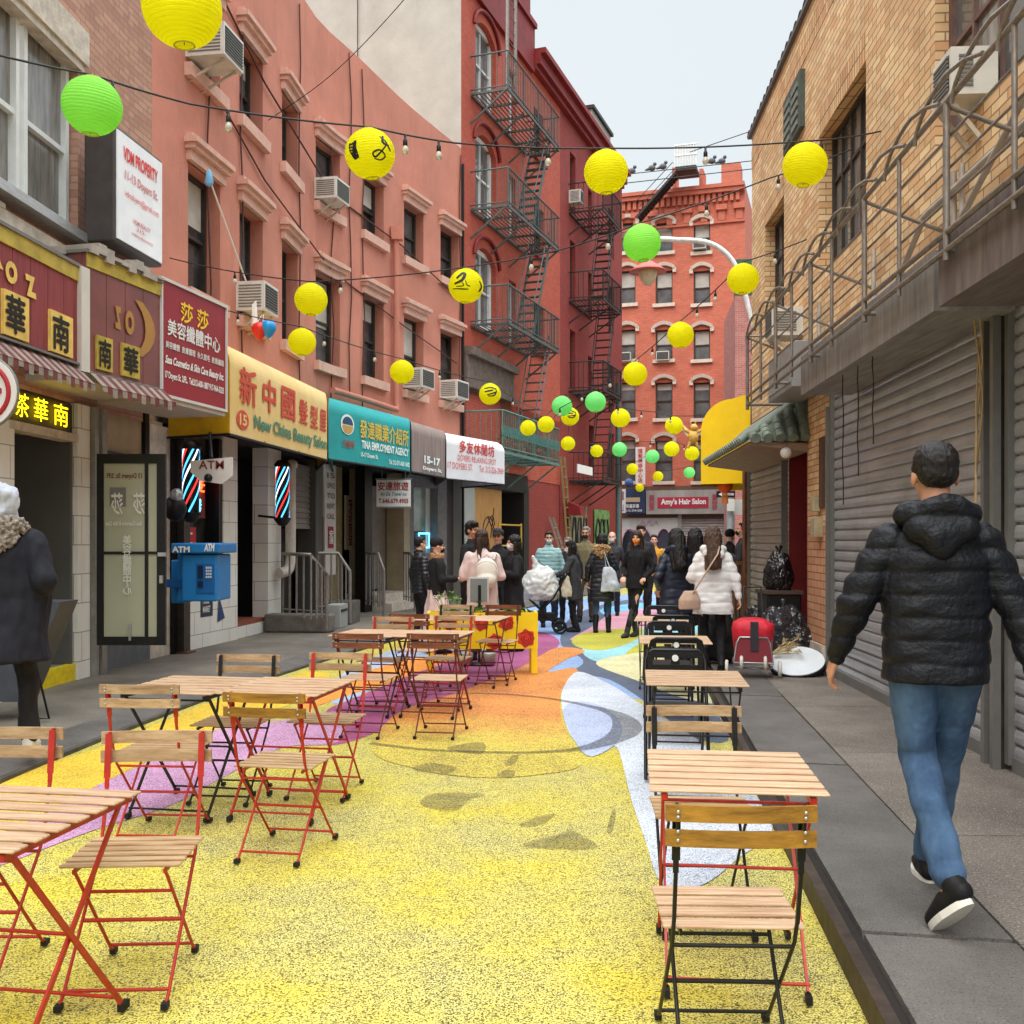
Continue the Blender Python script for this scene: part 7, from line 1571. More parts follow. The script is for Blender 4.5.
# refuse bags
def crumple(name, label, c, rx, ry, rz, col=(30, 30, 34), seed=0, cat='rubbish bag'):
    bm = bmesh.new(); bmesh.ops.create_icosphere(bm, subdivisions=5, radius=1)
    for v in bm.verts:
        p = v.co.copy(); d = 1+.22*noise.noise(p*1.6+Vector((seed, 0, 0)))+.16*abs(noise.noise(p*4+Vector((0, seed, 0))))+.05*abs(noise.noise(p*11+Vector((0, seed, 0)))); 
        p = p*d; p.z = max(p.z, -.72); v.co = Vector((p.x*rx, p.y*ry, (p.z+.72)*rz/1.6))
    m = MB(); bm.verts.ensure_lookup_table(); m.add([v.co for v in bm.verts], [tuple(v.index for v in f.verts) for f in bm.faces], False); bm.free()
    t = thing(name, label, cat, c); obj('bag_skin', m, mat('bin_bag_%d' % col[0], col, .22, var=.1, spec=.7), t, local=True)
    m = MB().lathe([(.05, 0), (.015, .05), (.05, .11), (.03, .13)], (0, 0, rz*1.0), 8); obj('knot', m, mat('bin_bag_%d' % col[0], col, .22), t, local=True)
crumple('rubbish_bag', 'heap of shiny black rubbish bag by the rusty timber post', (PX(766, 12.5), 12.5, ZS), .30, .28, .6, seed=2)
crumple('rubbish_bag', 'grey sheened rubbish bag between trolley and brick pier', (PX(783, 11.9), 11.9, ZS), .28, .25, .62, (52, 52, 58), seed=5)
crumple('rubbish_bag', 'small dark rubbish bag lowest beside the round board', (PX(800, 11.7), 11.7, ZS), .2, .2, .42, (36, 34, 36), seed=9)
c = Vector((FRR.p(12.15, .25, ZS))); t = thing('rubbish_bin', 'black square rubbish bin at the maroon passage', 'bin', c); m = MB().box(-.2, .2, -.25, .25, 0, .8); o = obj('body', m, BLACKM, t, local=True); bevel(o, .02); m = MB().box(-.22, .22, -.27, .27, .8, .84); obj('rim', m, mat('bin_rim', (80, 66, 56), .7), t, local=True)
crumple('rubbish_bag', 'black rubbish bag piled on top of the square bin', tuple(c+Vector((0, 0, .84))), .17, .17, .40, (26, 26, 28), seed=12)
t = thing('wilted_flowers', 'bunch of wilted pale flowers lying beside the red trolley', 'flowers', (PX(782, 11), 11, .36)); m = MB(); c = Vector((PX(782, 11), 11, .40))
for k in range(12): e = c+Vector((.04+.02*k*.6, 0, -.05+.012*k))+Vector((random.gauss(0, .05), random.gauss(0, .05), random.gauss(0, .05))); m.tube([c-Vector((.12, 0, .08)), e], .006, 4); leafy(m, e, .04, 7, .03)
obj('stems', m, mat('straw_flower', (196, 176, 130), .8), t)
# dark suitcase/pushchair beside the white coat
t = thing('wheeled_bag', 'black shiny wheeled bag on the pavement left of the white coat', 'bag', (PX(716, 11.9), 11.9, ZS)); o = obj('body', bag_mesh([(.16, .1, 0, 0, .04), (.2, .14, 0, 0, .1), (.2, .14, 0, 0, .5), (.14, .1, 0, 0, .62), (.03, .03, 0, 0, .66)]), mat('black_vinyl', (28, 28, 32), .25, var=.2, spec=.7), t, local=True); ruffle(o, .03, 6)
m = MB(); 
for s in (-1, 1): m.tube([(s*.16, .07*math.cos(k*PI/8), .07+.06*math.sin(k*PI/8)) for k in range(16)], .015, 6, closed=True)
obj('wheel', m, BLACKM, t, local=True)
# A-frame board carried/standing at the left kerb
t = thing('folded_sign', 'dark folded sandwich board leaning on thin legs beside the hooded person', 'sign', (PX(20, 8.2), 8.2, ZS)); m = MB()
Yb = 8.2; a = Vector((PX(60, Yb), Yb, HZ(602, Yb))); b = Vector((PX(24, Yb), Yb-.1, HZ(700, Yb))); m.hexa([b+Vector((-.32, 0, 0)), b, b+Vector((0, .35, 0)), b+Vector((-.32, .35, 0)), a+Vector((-.32, 0, 0)), a, a+Vector((0, .35, 0)), a+Vector((-.32, .35, 0))]); obj('panel', m, mat('board_slate', (62, 66, 74), .5), t)
m = MB().tube([Vector((PX(35, Yb), Yb, HZ(660, Yb))), Vector((PX(49, Yb), Yb, ZS)), Vector((PX(24, Yb), Yb, ZS+.0))], .01, 6); obj('leg', m, BLACKM, t)
# ------------------------------------------------------------------ people
def cap(m, a, b, ra, rb, fx=1.0, n=14):
    """tapered rounded limb from a to b; fx widens it along x"""
    a, b = Vector(a), Vector(b); d = b-a; L_ = d.length
    if L_ < 1e-6: m.ball(a, ra*fx, ra, ra); return
    d.normalize(); up = Vector((0, 1, 0)) if abs(d.y) < .9 else Vector((0, 0, 1)); x = up.cross(d).normalized(); y = d.cross(x)
    rings = []
    for k in range(4): t = PI/2*(1-k/4); rings.append((a-d*ra*math.sin(t), ra*math.cos(t)))
    rings.append((a, ra)); rings.append((a.lerp(b, .5), (ra+rb)/2)); rings.append((b, rb))
    for k in range(1, 5): t = PI/2*k/4; rings.append((b+d*rb*math.sin(t), rb*math.cos(t)))
    vs = []; fs = []
    for c, r in rings:
        for q in range(n): g_ = 2*PI*q/n; vs.append(c+x*max(r, .0008)*fx*math.cos(g_)+y*max(r, .0008)*math.sin(g_))
    K = len(rings)
    for i in range(K-1):
        for q in range(n): fs.append((i*n+q, i*n+(q+1) % n, (i+1)*n+(q+1) % n, (i+1)*n+q))
    fs += [tuple(range(n))[::-1], tuple(range((K-1)*n, K*n))]; m.add(vs, fs, True)
def tors(m, secs, n=24):           # stack of elliptical sections (cx, cy, z, rx, ry)
    vs = []; fs = []
    for cx, cy, z, rx, ry in secs:
        for q in range(n): a = 2*PI*q/n; ca, sa = math.cos(a), math.sin(a); vs.append((cx+rx*abs(ca)**.85*(1 if ca > 0 else -1), cy+ry*abs(sa)**.85*(1 if sa > 0 else -1), z))
    K = len(secs)
    for i in range(K-1):
        for q in range(n): fs.append((i*n+q, i*n+(q+1) % n, (i+1)*n+(q+1) % n, (i+1)*n+q))
    fs += [tuple(range(n))[::-1], tuple(range((K-1)*n, K*n))]; m.add(vs, fs, True)
def remesh(m, vox, smooth=3, disp=None):
    me = bpy.data.meshes.new('r'); me.from_pydata([tuple(p) for p in m.v], [], m.f)
    bm = bmesh.new(); bm.from_mesh(me); bmesh.ops.recalc_face_normals(bm, faces=bm.faces); bm.to_mesh(me); bm.free()
    o = bpy.data.objects.new('r', me); COL.objects.link(o)
    md = o.modifiers.new('r', 'REMESH'); md.mode = 'VOXEL'; md.voxel_size = vox; md.use_smooth_shade = True
    if smooth: s = o.modifiers.new('s', 'SMOOTH'); s.factor = .5; s.iterations = smooth
    e = bpy.data.meshes.new_from_object(o.evaluated_get(bpy.context.evaluated_depsgraph_get())); bpy.data.objects.remove(o); bpy.data.meshes.remove(me)
    out = MB(); N_ = [v.normal.copy() for v in e.vertices]
    vs = [v.co.copy() for v in e.vertices]
    if disp: vs = [p+n*disp(p, n) for p, n in zip(vs, N_)]
    out.add(vs, [tuple(p.vertices) for p in e.polygons], True); bpy.data.meshes.remove(e); return out
def folds(a=.008, s=9, zs=.5):
    return lambda p, n: a*2*(noise.noise(Vector((p.x*s, p.y*s, p.z*s*zs)))+.5*noise.noise(Vector((p.x*s*2.3, p.y*s*2.3, p.z*s*1.1+7))))
def quilt(pitch=.075, a=.012, s=10):
    def f(p, n):
        w = abs(math.sin(PI*(p.z+.012*noise.noise(Vector((p.x*4, p.y*4, p.z*3))))/pitch))**.45
        return a*(w-.75)+.006*noise.noise(Vector((p.x*s, p.y*s, p.z*s*2)))*1.6
    return f
SK = {k: mat('skin_'+k, c, .55, var=.04, vs=8, coord='Object', spec=.35) for k, c in dict(light=(226, 174, 148), tan=(196, 142, 112)).items()}
HAIR = mat('hair_black', (30, 24, 22), .45, rgb2=(14, 11, 11), vs=14, coord='Object', stretch=(6, 6, .6), bump=.4, bs=50); HAIRB = mat('hair_brown', (70, 44, 32), .45, rgb2=(38, 24, 18), vs=14, coord='Object', stretch=(6, 6, .6), bump=.4, bs=50); HAIRG = mat('hair_grey', (140, 136, 132), .6, rgb2=(90, 88, 86), vs=20, coord='Object'); HAIRO = mat('hair_ombre', (96, 66, 46), .45, rgb2=(40, 28, 22), vs=8, coord='Object', stretch=(8, 8, .5), bump=.4, bs=50)
def cloth(n, c, r=.8, **k): return mat('cloth_'+n, c, r, var=k.pop('var', .1), vs=k.pop('vs', 12), coord='Object', bump=k.pop('bump', .15), bs=k.pop('bs', 120), spec=k.pop('spec', .25), **k)
def hand(m, w, d, side, k, curl=.5, palm_in=None):
    """palm, four unequal bent fingers and a thumb; w wrist, d direction of the hand"""
    d = Vector(d).normalized(); pin = Vector(palm_in or (-side, 0, 0)); pin = (pin-d*pin.dot(d)).normalized(); ac = d.cross(pin).normalized()
    if ac.dot(Vector((0, 1, 0))) < 0: ac = -ac
    w = Vector(w); P = w+d*.085*k
    for j in range(4): q = (j-1.5)*.018*k; cap(m, w+d*.02*k+ac*q*.7, P+ac*q, .014*k, .0115*k, n=8)
    for j, L_ in enumerate((.066, .078, .073, .056)):
        q = (1.5-j)*.0195*k; a = P+ac*q; b = a+(d*math.cos(curl*.5)+pin*math.sin(curl*.5))*L_*.45*k; c = b+(d*math.cos(curl*1.5)+pin*math.sin(curl*1.5))*L_*.55*k
        cap(m, a, b, .0095*k, .0088*k, n=8); cap(m, b, c, .0088*k, .0072*k, n=8)
    a = w+d*.03*k+ac*.026*k; b = a+(d*.6+ac*.6+pin*.3).normalized()*.035*k; c = b+(d*.9+ac*.1+pin*.35).normalized()*.034*k
    cap(m, a, b, .013*k, .011*k, n=8); cap(m, b, c, .011*k, .008*k, n=8)
ARMS = {'down': ((.245, -.03, 1.14), (.262, .03, .90)), 'pocket': ((.265, -.08, 1.14), (.185, .12, .99)), 'front': ((.25, .02, 1.13), (.10, .27, 1.14)), 'phone': ((.245, .05, 1.13), (.07, .27, 1.26)),
        'push': ((.24, .12, 1.16), (.17, .40, 1.06)), 'pull': ((.24, -.10, 1.16), (.26, -.26, .98)), 'fold': ((.25, .06, 1.15), (-.02, .2, 1.17)), 'swingf': ((.25, .08, 1.15), (.25, .24, .97)), 'swingb': ((.27, -.12, 1.15), (.29, -.19, .92))}
def person(label, x, y, yaw, H=1.68, z=0., w=1., arms=('down', 'down'), feet=None, skin='light', hair='short', hairm=None, top=None, top_len=.85, quiltp=0, trous=None, shoes=None, hood=None, hat=None, mask=None, vox=.011, face=True, headyaw=0, headpitch=0, fem=False, skirt=None, scarf=None, lean=0, glasses=False, coat_w=0, group='people in the street', armsx=None, boots=0, fur=None, quilta=.012, sole=None, loose=0):
    k = H/1.75; t = thing('person', label, 'person', (x, y, z), yaw, group); S = lambda p: Vector((p[0]*k, p[1]*k, p[2]*k))
    feet = feet or (((-.11, -.03, 0), 0), ((.11, .04, 0), 0)); sh = .165 if fem else .19
    ln = lambda p: Vector((p[0], p[1]+lean*max(0, p[2]-.9), p[2]-abs(lean)*.08*max(0, p[2]-.9)))
    T = lambda p: S(ln(Vector(p)))
    hips = [T((-.085, 0, .93)), T((.085, 0, .93))]; knees = []; ankles = []
    for s, (f_, lift) in zip((-1, 1), feet):
        an = S((f_[0], f_[1]-.02, f_[2]+.09)); hp = hips[0] if s < 0 else hips[1]; mid = (hp+an)/2; L_ = (hp-an).length; bend = math.sqrt(max(0, (.43*k)**2-(L_/2)**2)) if L_/2 < .43*k else 0
        knees.append(mid+Vector((s*.005, max(bend, .012), .02*k))); ankles.append(an)
    AR = []
    for s, a in zip((-1, 1), arms):
        e, wr = ARMS[a] if isinstance(a, str) else a; AR.append((T((s*(sh-.008), 0, 1.385)), T((s*e[0], e[1], e[2])), T((s*wr[0], wr[1], wr[2]))))
    # head
    hc = T((0, .01, 1.625)); Mh = Matrix.Translation(hc) @ Matrix.Rotation(headyaw, 4, 'Z') @ Matrix.Rotation(-headpitch, 4, 'X'); h = lambda a, b, c: Mh @ (Vector((a, b, c))*k)
    body = MB()
    M3 = Mh.to_3x3()
    def hb(c, rx, ry, rz, n=16): body.ball(h(*c), rx*k, ry*k, rz*k, n, M3)
    hb((0, -.012, .035), .074, .094, .086); hb((0, .018, -.035), .058, .068, .075); hb((0, .045, -.085), .032, .035, .03); cap(body, h(0, .083, .012), h(0, .101, -.022), .009*k, .014*k)
    hb((0, .078, -.052), .024, .014, .010); hb((0, .074, .028), .045, .02, .012)
    for s in (-1, 1): hb((s*.076, -.008, -.005), .010, .021, .032, 10); hb((s*.038, .052, -.025), .024, .03, .026)
    cap(body, T((0, -.012, 1.45)), h(0, -.018, -.05), .056*k, .052*k)
    tors(body, [(0, 0, .90*k, .135*k*w, .09*k), (0, lean*.1*k, 1.02*k, .135*k*w, .095*k), (0, lean*.2*k, 1.15*k, .14*k*w, .10*k), (0, lean*.4*k, 1.33*k, sh*.76*k, .09*k), (0, lean*.5*k, 1.40*k, sh*.6*k, .065*k), (0, lean*.55*k, 1.46*k, .06*k, .05*k)])
    for s, hp, kn, an, (f_, lift) in zip((-1, 1), hips, knees, ankles, feet):
        cap(body, hp, kn, .066*k, .042*k); cap(body, kn, an, .042*k, .030*k)
        R_ = Matrix.Rotation(f_[3] if len(f_) > 3 else 0, 3, 'Z') @ Matrix.Rotation(-lift, 3, 'X'); cap(body, an-Vector((0, 0, .02*k)), an+R_ @ Vector((0, .14*k, -.058*k)), .028*k, .022*k)
    for s, (a, e, wr) in zip((-1, 1), AR):
        cap(body, a-Vector((s*.02, 0, .02)), e, .040*k, .034*k); cap(body, e, wr, .036*k, .025*k); d = (wr-e).normalized(); 
        hand(body, wr, d+Vector((0, .15, -.1)) if abs(d.z) > .7 else d, s, k, .7 if abs(d.z) > .7 else 1.1, None if abs(d.z) > .7 else (0, 0, -1))
    obj('body', remesh(body, min(vox, .0085)*k, 1), SK[skin], t, local=True)
    if face:
        for s in (-1, 1):
            m = MB().ball(h(s*.031, .0805, .008), .0115*k, .006*k, .006*k, 10, M3); obj('eye', m, flat('eye_dark', (34, 24, 22), .3), t, local=True)
            m = MB(); cap(m, h(s*.018, .09, .027), h(s*.048, .079, .027), .004*k, .003*k, n=6); obj('eyebrow', m, HAIR, t, local=True)
        m = MB(); cap(m, h(-.018, .0885, -.053), h(.018, .0885, -.053), .005*k, .005*k, n=6); obj('lips', m, flat('lips', (170, 96, 88), .5), t, local=True)
    if glasses:
        m = MB()
        for s in (-1, 1): m.tube([h(s*.034+.024*math.cos(a*PI/8), .102, .008+.017*math.sin(a*PI/8)) for a in range(16)], .0035*k, 5, closed=True); m.tube([h(s*.058, .1, .012), h(s*.08, .0, .01)], .003*k, 5)
        obj('glasses', m, INK, t, local=True)
    if mask:
        m = MB(); hb2 = lambda c, rx, ry, rz: m.ball(h(*c), rx*k, ry*k, rz*k, 18, M3); hb2((0, .048, -.050), .055, .062, .048); m.tube([h(-.055, .055, -.03), h(-.08, .0, -.005)], .003*k, 5); m.tube([h(.055, .055, -.03), h(.08, .0, -.005)], .003*k, 5); obj('face_mask', m, cloth('mask_%d_%d' % mask[:2], mask, .8), t, local=True)
    hm = hairm or HAIR; 
    if hair and hood != 'up':
        m = MB(); hb3 = lambda c, rx, ry, rz: m.ball(h(*c), rx*k, ry*k, rz*k, 18, M3)
        if hair == 'short':
            hb3((0, -.022, .052), .082, .094, .082); hb3((0, -.050, .015), .074, .060, .064); hb3((0, .03, .095), .06, .05, .032)
            for s in (-1, 1): hb3((s*.068, -.005, .03), .014, .03, .035)
        elif hair == 'thick':
            hb3((0, -.018, .06), .090, .102, .085); hb3((0, -.055, .0), .08, .062, .078); hb3((.02, .055, .098), .065, .05, .038)
        elif hair == 'bald': hb3((0, -.055, -.02), .076, .05, .03)
        else:
            hb3((0, -.018, .048), .090, .105, .088); hb3((0, -.05, -.03), .092, .07, .11)
            for s in (-1, 1): cap(m, h(s*.07, .0, .0), h(s*.085, -.01, -.20), .03*k, .03*k)
            hb_ = .09 if hood == 'down' or fur else 0
            if hair == 'long': cap(m, h(0, -.06, .0), h(0, -.10-hb_, -.34), .085*k, .06*k, 1.25); cap(m, h(-.06, -.06, -.05), h(-.08, -.07-hb_, -.38), .05*k, .025*k); cap(m, h(.06, -.06, -.05), h(.07, -.07-hb_, -.36), .05*k, .025*k)
            if hair == 'bob': cap(m, h(0, -.05, .0), h(0, -.06, -.12), .085*k, .07*k, 1.1)
            if hair == 'pony': cap(m, h(0, -.09, .0), h(.01, -.13, -.22), .045*k, .028*k)
        hm_ = remesh(m, .006*k if vox < .01 else .008*k, 2, (lambda p, n: .009*noise.noise(Vector((p.x*55, p.y*55, p.z*8)))+.005*noise.noise(p*90)) if vox > .01 else (lambda p, n: .003*noise.noise(Vector((p.x*160, p.y*160, p.z*40)))+.003*noise.noise(p*60))); o = obj('hair', hm_, hm, t, local=True)
    if hat:
        m = MB(); kind, c = hat; hb3 = lambda c_, rx, ry, rz: m.ball(h(*c_), rx*k, ry*k, rz*k, 20, M3)
        if kind == 'beanie': hb3((0, -.02, .062), .093, .108, .090)
        else:
            hb3((0, -.015, .07), .09, .104, .07); P = [h(.075*math.cos(a*PI/10), .06+.10*math.sin(a*PI/10), .055-.012*math.sin(a*PI/10)) for a in range(11)]; m.poly(P, th=(0, 0, .008*k))
        obj('hat', m, cloth('hat_%d_%d' % c[:2], c), t, local=True)
    if scarf:
        m = MB()
        for j in range(3): P = [T((.085*math.cos(a*PI/9), .0+.085*math.sin(a*PI/9), 1.46+.02*j+.012*math.sin(a*1.3+j))) for a in range(18)]; m.tube(P, .03*k, 8, closed=True)
        obj('scarf', m, cloth('scarf_%d' % scarf[0], scarf, var=.3, vs=30), t, local=True)
    # upper garment
    tm, th = top, .026+loose; m = MB(); hz = top_len; cw_ = coat_w
    hipw = (.175 if not fem else .18)*w
    secs = [(0, 0, hz, hipw+cw_, .13+cw_*.7)]
    if hz < .85: secs += [(0, 0, (hz+1.0)/2, hipw+cw_*.6, .13+cw_*.5)]
    if hz < 1.0: secs += [(0, lean*.1, 1.02, (.162+loose)*w+cw_*.2, .122)]
    secs += [(0, lean*.25, 1.17, (.165+loose)*w, .126), (0, lean*.4, 1.32, sh-.002+loose*.5, .13), (0, lean*.5, 1.41, sh*.82, .105), (0, lean*.54, 1.455, sh*.52, .082), (0, lean*.58, 1.495, .076, .066)]
    tors(m, [(a*k, b*k, c*k, d*k, e*k) for a, b, c, d, e in secs])
    for s, (a, e, wr) in zip((-1, 1), AR):
        cap(m, a-Vector((s*.02, 0, .005)), e, (.070+loose*.5)*k, (.058+loose*.5)*k); cap(m, e, wr-(wr-e).normalized()*.012*k, (.058+loose*.5)*k, .040*k)
    if not hood: cap(m, T((0, -.012, 1.46)), T((0, -.012, 1.50)), .064*k, .062*k)
    dsp = quilt(quiltp*k, quilta) if quiltp else folds(.009 if vox > .01 else .007)
    obj('jacket', remesh(m, vox*k, 3, dsp), tm, t, local=True)
    if hood == 'up':
        m = MB(); m.ball(h(0, -.02, .035), .105*k, .118*k, .115*k, 20, M3); cap(m, h(0, -.03, -.02), T((0, -.02, 1.48)), .09*k, .08*k); o = obj('hood', remesh(m, .01*k, 2, folds(.018, 12, 1)), mat('hood_grey', (196, 199, 208), .9, coord='Object', var=.05, bump=.2, bs=150), t, local=True)
    if hood == 'down' or fur:
        m = MB(); P = [T((.115*math.cos(a*PI/8), -.035+.085*math.sin(a*PI/8), 1.475+.035*math.sin(a*PI/8)*-1)) for a in range(16)]
        m.tube(P, (.042 if not fur else .05)*k, 10, closed=True); m.ball(T((0, -.10, 1.425)), .125*k, .062*k, .085*k, 18); m.ball(T((0, -.115, 1.40)), .085*k, .055*k, .085*k, 18)
        hmat = cloth('fur_%d' % fur[0], fur, .95, var=.3, vs=30, bump=1) if fur else tm
        obj('fur_trim' if fur else 'hood', remesh(m, .009*k if vox > .01 else .006, 2, (lambda p, n: .03*noise.noise(p*45)) if fur else folds(.010, 9, 1)), hmat, t, local=True)
    # lower garment
    if skirt:
        sm_, sl_ = skirt; m = MB(); tors(m, [(0, 0, sl_*k, .235*k*w, .19*k), (0, 0, .7*k, .215*k*w, .165*k), (0, 0, .98*k, .175*k*w, .13*k)]); obj('skirt', remesh(m, vox*k, 2, folds(.016, 9, .12)), sm_, t, local=True)
    if trous:
        m = MB(); m.ball((hips[0]+hips[1])/2+Vector((0, -.01*k, .02*k)), .150*k*w, .100*k, .10*k, 16)
        hem_ = .13 if boots else .045
        for s, hp, kn, an in zip((-1, 1), hips, knees, ankles):
            slim = .8 if fem else 1.; cap(m, hp+Vector((0, 0, .0)), kn, .096*k*(.9+.1*w)*slim, .068*k*slim); e = an+(kn-an).normalized()*(hem_-.02)*k; cap(m, kn, e, .068*k*slim, (.058 if not boots else .05)*k*slim)
        obj('trousers', remesh(m, vox*k, 2, folds(.010, 12, .45) if vox > .01 else (lambda p, n: .004*math.sin(26*p.z+9*noise.noise(p*3.2)+5*p.x)*(.35+abs(noise.noise(p*4)))*(1.6 if p.z < .28 or .42 < p.z < .62 else .8)+.007*noise.noise(p*9)+.002*noise.noise(p*40))), trous, t, local=True)
    for s, kn, an, (f_, lift) in zip((-1, 1), knees, ankles, feet):
        m = MB(); Rm = Matrix.Rotation(f_[3] if len(f_) > 3 else 0, 3, 'Z') @ Matrix.Rotation(-lift, 3, 'X'); c = an-Vector((0, 0, .0)); q = lambda a, b, d: c+Rm @ (Vector((a, b, d))*k)
        cap(m, q(0, -.035, -.045), q(0, .08, -.05), .040*k, .042*k); cap(m, q(0, .05, -.045), q(0, .165, -.060), .042*k, .030*k, 1.1); cap(m, q(0, -.02, -.02), q(0, -.012, .03), .043*k, .040*k)
        if not boots: cap(m, q(0, -.01, -.01), an+(kn-an).normalized()*.10*k, .040*k, .043*k)
        if boots: cap(m, q(0, -.01, 0), an+(kn-an).normalized()*boots*k, .046*k, .056*k)
        so = obj('shoe', remesh(m, .008*k, 2), shoes or BLACK, t, local=True)
        m = MB(); P = [q(.044*math.cos(a)*(1 if math.sin(a) < 0 else 1.08), .063+(.118 if math.sin(a) < 0 else .132)*math.sin(a), -.098) for a in [j*2*PI/24 for j in range(24)]]; m.poly(P, th=Rm @ Vector((0, 0, .026*k))); obj('sole', m, sole or BLACK, so, local=True)
    return t
BLKC = cloth('black', (34, 33, 36)); BLKP = cloth('black_puffer', (30, 31, 38), .42, spec=.5); NAVY = cloth('navy_coat', (32, 38, 54), .5, spec=.4); JEAN = cloth('blue_jeans', (88, 116, 148), .9, rgb2=(48, 70, 100), vs=2.6, stretch=(2.4, 2.4, .8), detail=9, fine=0, bump=.3, bs=200); JEAND = cloth('dark_jeans', (44, 52, 66), .85); PINKW = cloth('pale_pink_wool', (226, 200, 194), .9, var=.04); WHP = cloth('white_puffer', (228, 226, 224), .5, var=.03, spec=.4); OLV = cloth('olive_canvas', (122, 112, 84)); SEA = cloth('seafoam_puffer', (150, 186, 188), .5, var=.04); PINKS = cloth('pale_pink_skirt', (230, 202, 196), .85, var=.04); BRN = cloth('brown_trousers', (92, 78, 66)); CHAR = cloth('charcoal', (58, 58, 62)); GREYC = cloth('dark_grey_parka', (30, 30, 38), .7); WSOLE = flat('sole_white', (226, 220, 208), .6); BSH = cloth('black_shoe', (26, 25, 26), .6)
PUF = cloth('navy_black_puffer', (15, 17, 24), .55, spec=.3, bump=.35, bs=60)
def at_px(px, Y): return PX(px, Y), Y
# the man walking away on the right pavement
person('man in a black quilted jacket and blue jeans walking away on the right pavement', 1.62, 3.92, R(-10), 1.80, ZS, 1.06, arms=(((.285, .0, 1.15), (.345, .08, .94)), ((.27, -.03, 1.15), (.32, -.10, .91))), feet=(((.0, -.20, .095, R(28)), R(42)), ((.06, .42, 0), 0)),
       skin='tan', hair='short', top=PUF, top_len=.865, quiltp=.085, quilta=.011, trous=JEAN, shoes=BSH, sole=WSOLE, hood='down', vox=.0075, face=True, loose=.016, group='people in the street')
# hooded person at the left edge
person('hooded person in a dark fur trimmed parka, cut by the left edge', PX(3, 6.75), 6.75, R(12), 1.79, ZS, 1.32, arms=('pocket', 'pocket'), feet=(((-.12, -.2, .03), R(20)), ((.13, .15, 0), 0)), hood='up', hair=None, fur=(176, 164, 152), top=GREYC, top_len=.62, trous=BLKC, shoes=cloth('cream_shoe', (206, 200, 190)), sole=WSOLE, loose=.05, coat_w=.06, vox=.011, face=False)
GL = 'people talking in a group left of the street'
person('person in a black puffer jacket at the left rear of the talking group', *at_px(420, 14.9), R(-60), 1.60, 0, 1, arms=('down', 'down'), hair='short', top=BLKP, quiltp=.06, trous=BLKC, group=GL)
person('woman in a black coat, black beanie, tan scarf and pale pink skirt', *at_px(437, 14.0), R(-75), 1.57, 0, 1.15, arms=('front', 'front'), hair=None, hat=('beanie', (34, 32, 34)), scarf=(186, 140, 104), top=BLKC, top_len=.72, skirt=(PINKS, .12), mask=(40, 38, 40), loose=.02, group=GL, shoes=BSH)
person('tall man with thick dark hair in a black coat behind the woman with the backpack', *at_px(472, 14.6), R(-120), 1.81, 0, 1.05, arms=('down', 'front'), hair='thick', top=BLKC, top_len=.6, trous=BLKC, group=GL, headyaw=R(-10), skin='tan')
pk = person('woman in a pale pink coat seen from behind with a white backpack', *at_px(482, 13.2), R(-5), 1.68, 0, 1.05, arms=('front', 'front'), hair='pony', hairm=HAIRB, top=PINKW, top_len=.30, coat_w=.055, loose=.022, trous=BLKC, group=GL, headyaw=R(-15))
person('man in a flat cap behind the white backpack', *at_px(498, 15.3), R(170), 1.72, 0, 1, arms=('down', 'down'), hair='short', hat=('cap', (56, 52, 52)), top=BLKC, trous=BLKC, group=GL, glasses=True)
person('woman in black with a pale surgical mask and tied back hair', *at_px(514, 14.3), R(110), 1.62, 0, 1.0, arms=('fold', 'fold'), hair='pony', top=BLKC, top_len=.35, coat_w=.03, trous=BLKC, mask=(206, 218, 228), fem=True, group=GL)
GC = 'people standing in the coloured part of the street'
person('man in a seafoam green quilted jacket and surgical mask', *at_px(549, 18.3), R(180), 1.70, 0, 1.12, arms=('down', 'down'), skin='tan', hair='short', top=SEA, quiltp=.07, trous=JEAND, mask=(190, 212, 214), group=GC, shoes=BSH)
person('man with glasses partly hidden behind the woman at the pushchair', *at_px(568, 18.9), R(175), 1.60, 0, 1.0, hair='short', hairm=HAIRG, top=BLKC, trous=BLKC, group=GC, glasses=True)
person('short woman in a dark cap and white mask pushing the covered pushchair', *at_px(575, 17.3), R(80), 1.54, 0, 1.12, arms=('push', 'push'), hair='bob', hat=('cap', (32, 30, 32)), top=CHAR, top_len=.62, coat_w=.02, loose=.015, trous=BLKC, mask=(232, 232, 232), fem=True, lean=.12, group=GC)
person('grey haired man in an olive jacket and dark mask', *at_px(586, 19.4), R(165), 1.80, 0, 1.05, arms=('down', 'down'), hair='short', hairm=HAIRG, top=OLV, top_len=.8, trous=BRN, mask=(44, 42, 42), skin='tan', group=GC, shoes=BSH)
person('woman in a long black quilted coat with a fur hood and blue jeans', *at_px(602, 17.1), R(-10), 1.66, 0, 1.1, arms=('down', 'front'), hair='bob', fur=(196, 158, 112), top=BLKP, top_len=.55, quiltp=.08, coat_w=.03, trous=JEAN, shoes=BSH, boots=.2, fem=True, group=GC, headyaw=R(15))
person('balding man in a pale mask behind the fur hooded woman', *at_px(612, 21), R(170), 1.72, 0, 1, hair='bald', hairm=HAIRG, top=CHAR, trous=JEAND, mask=(214, 214, 216), group=GC, shoes=BSH)
person('long haired woman in an orange mask, black jacket, leggings and tall boots', *at_px(637, 16.3), R(150), 1.70, 0, 1.0, arms=('pocket', 'pocket'), feet=(((.13, .14, 0), 0), ((.08, -.1, 0), 0)), hair='long', hairm=HAIRB, top=BLKC, top_len=.80, trous=BLKC, mask=(236, 130, 40), shoes=cloth('grey_boot', (66, 64, 66)), boots=.36, fem=True, group=GC, headyaw=R(10))
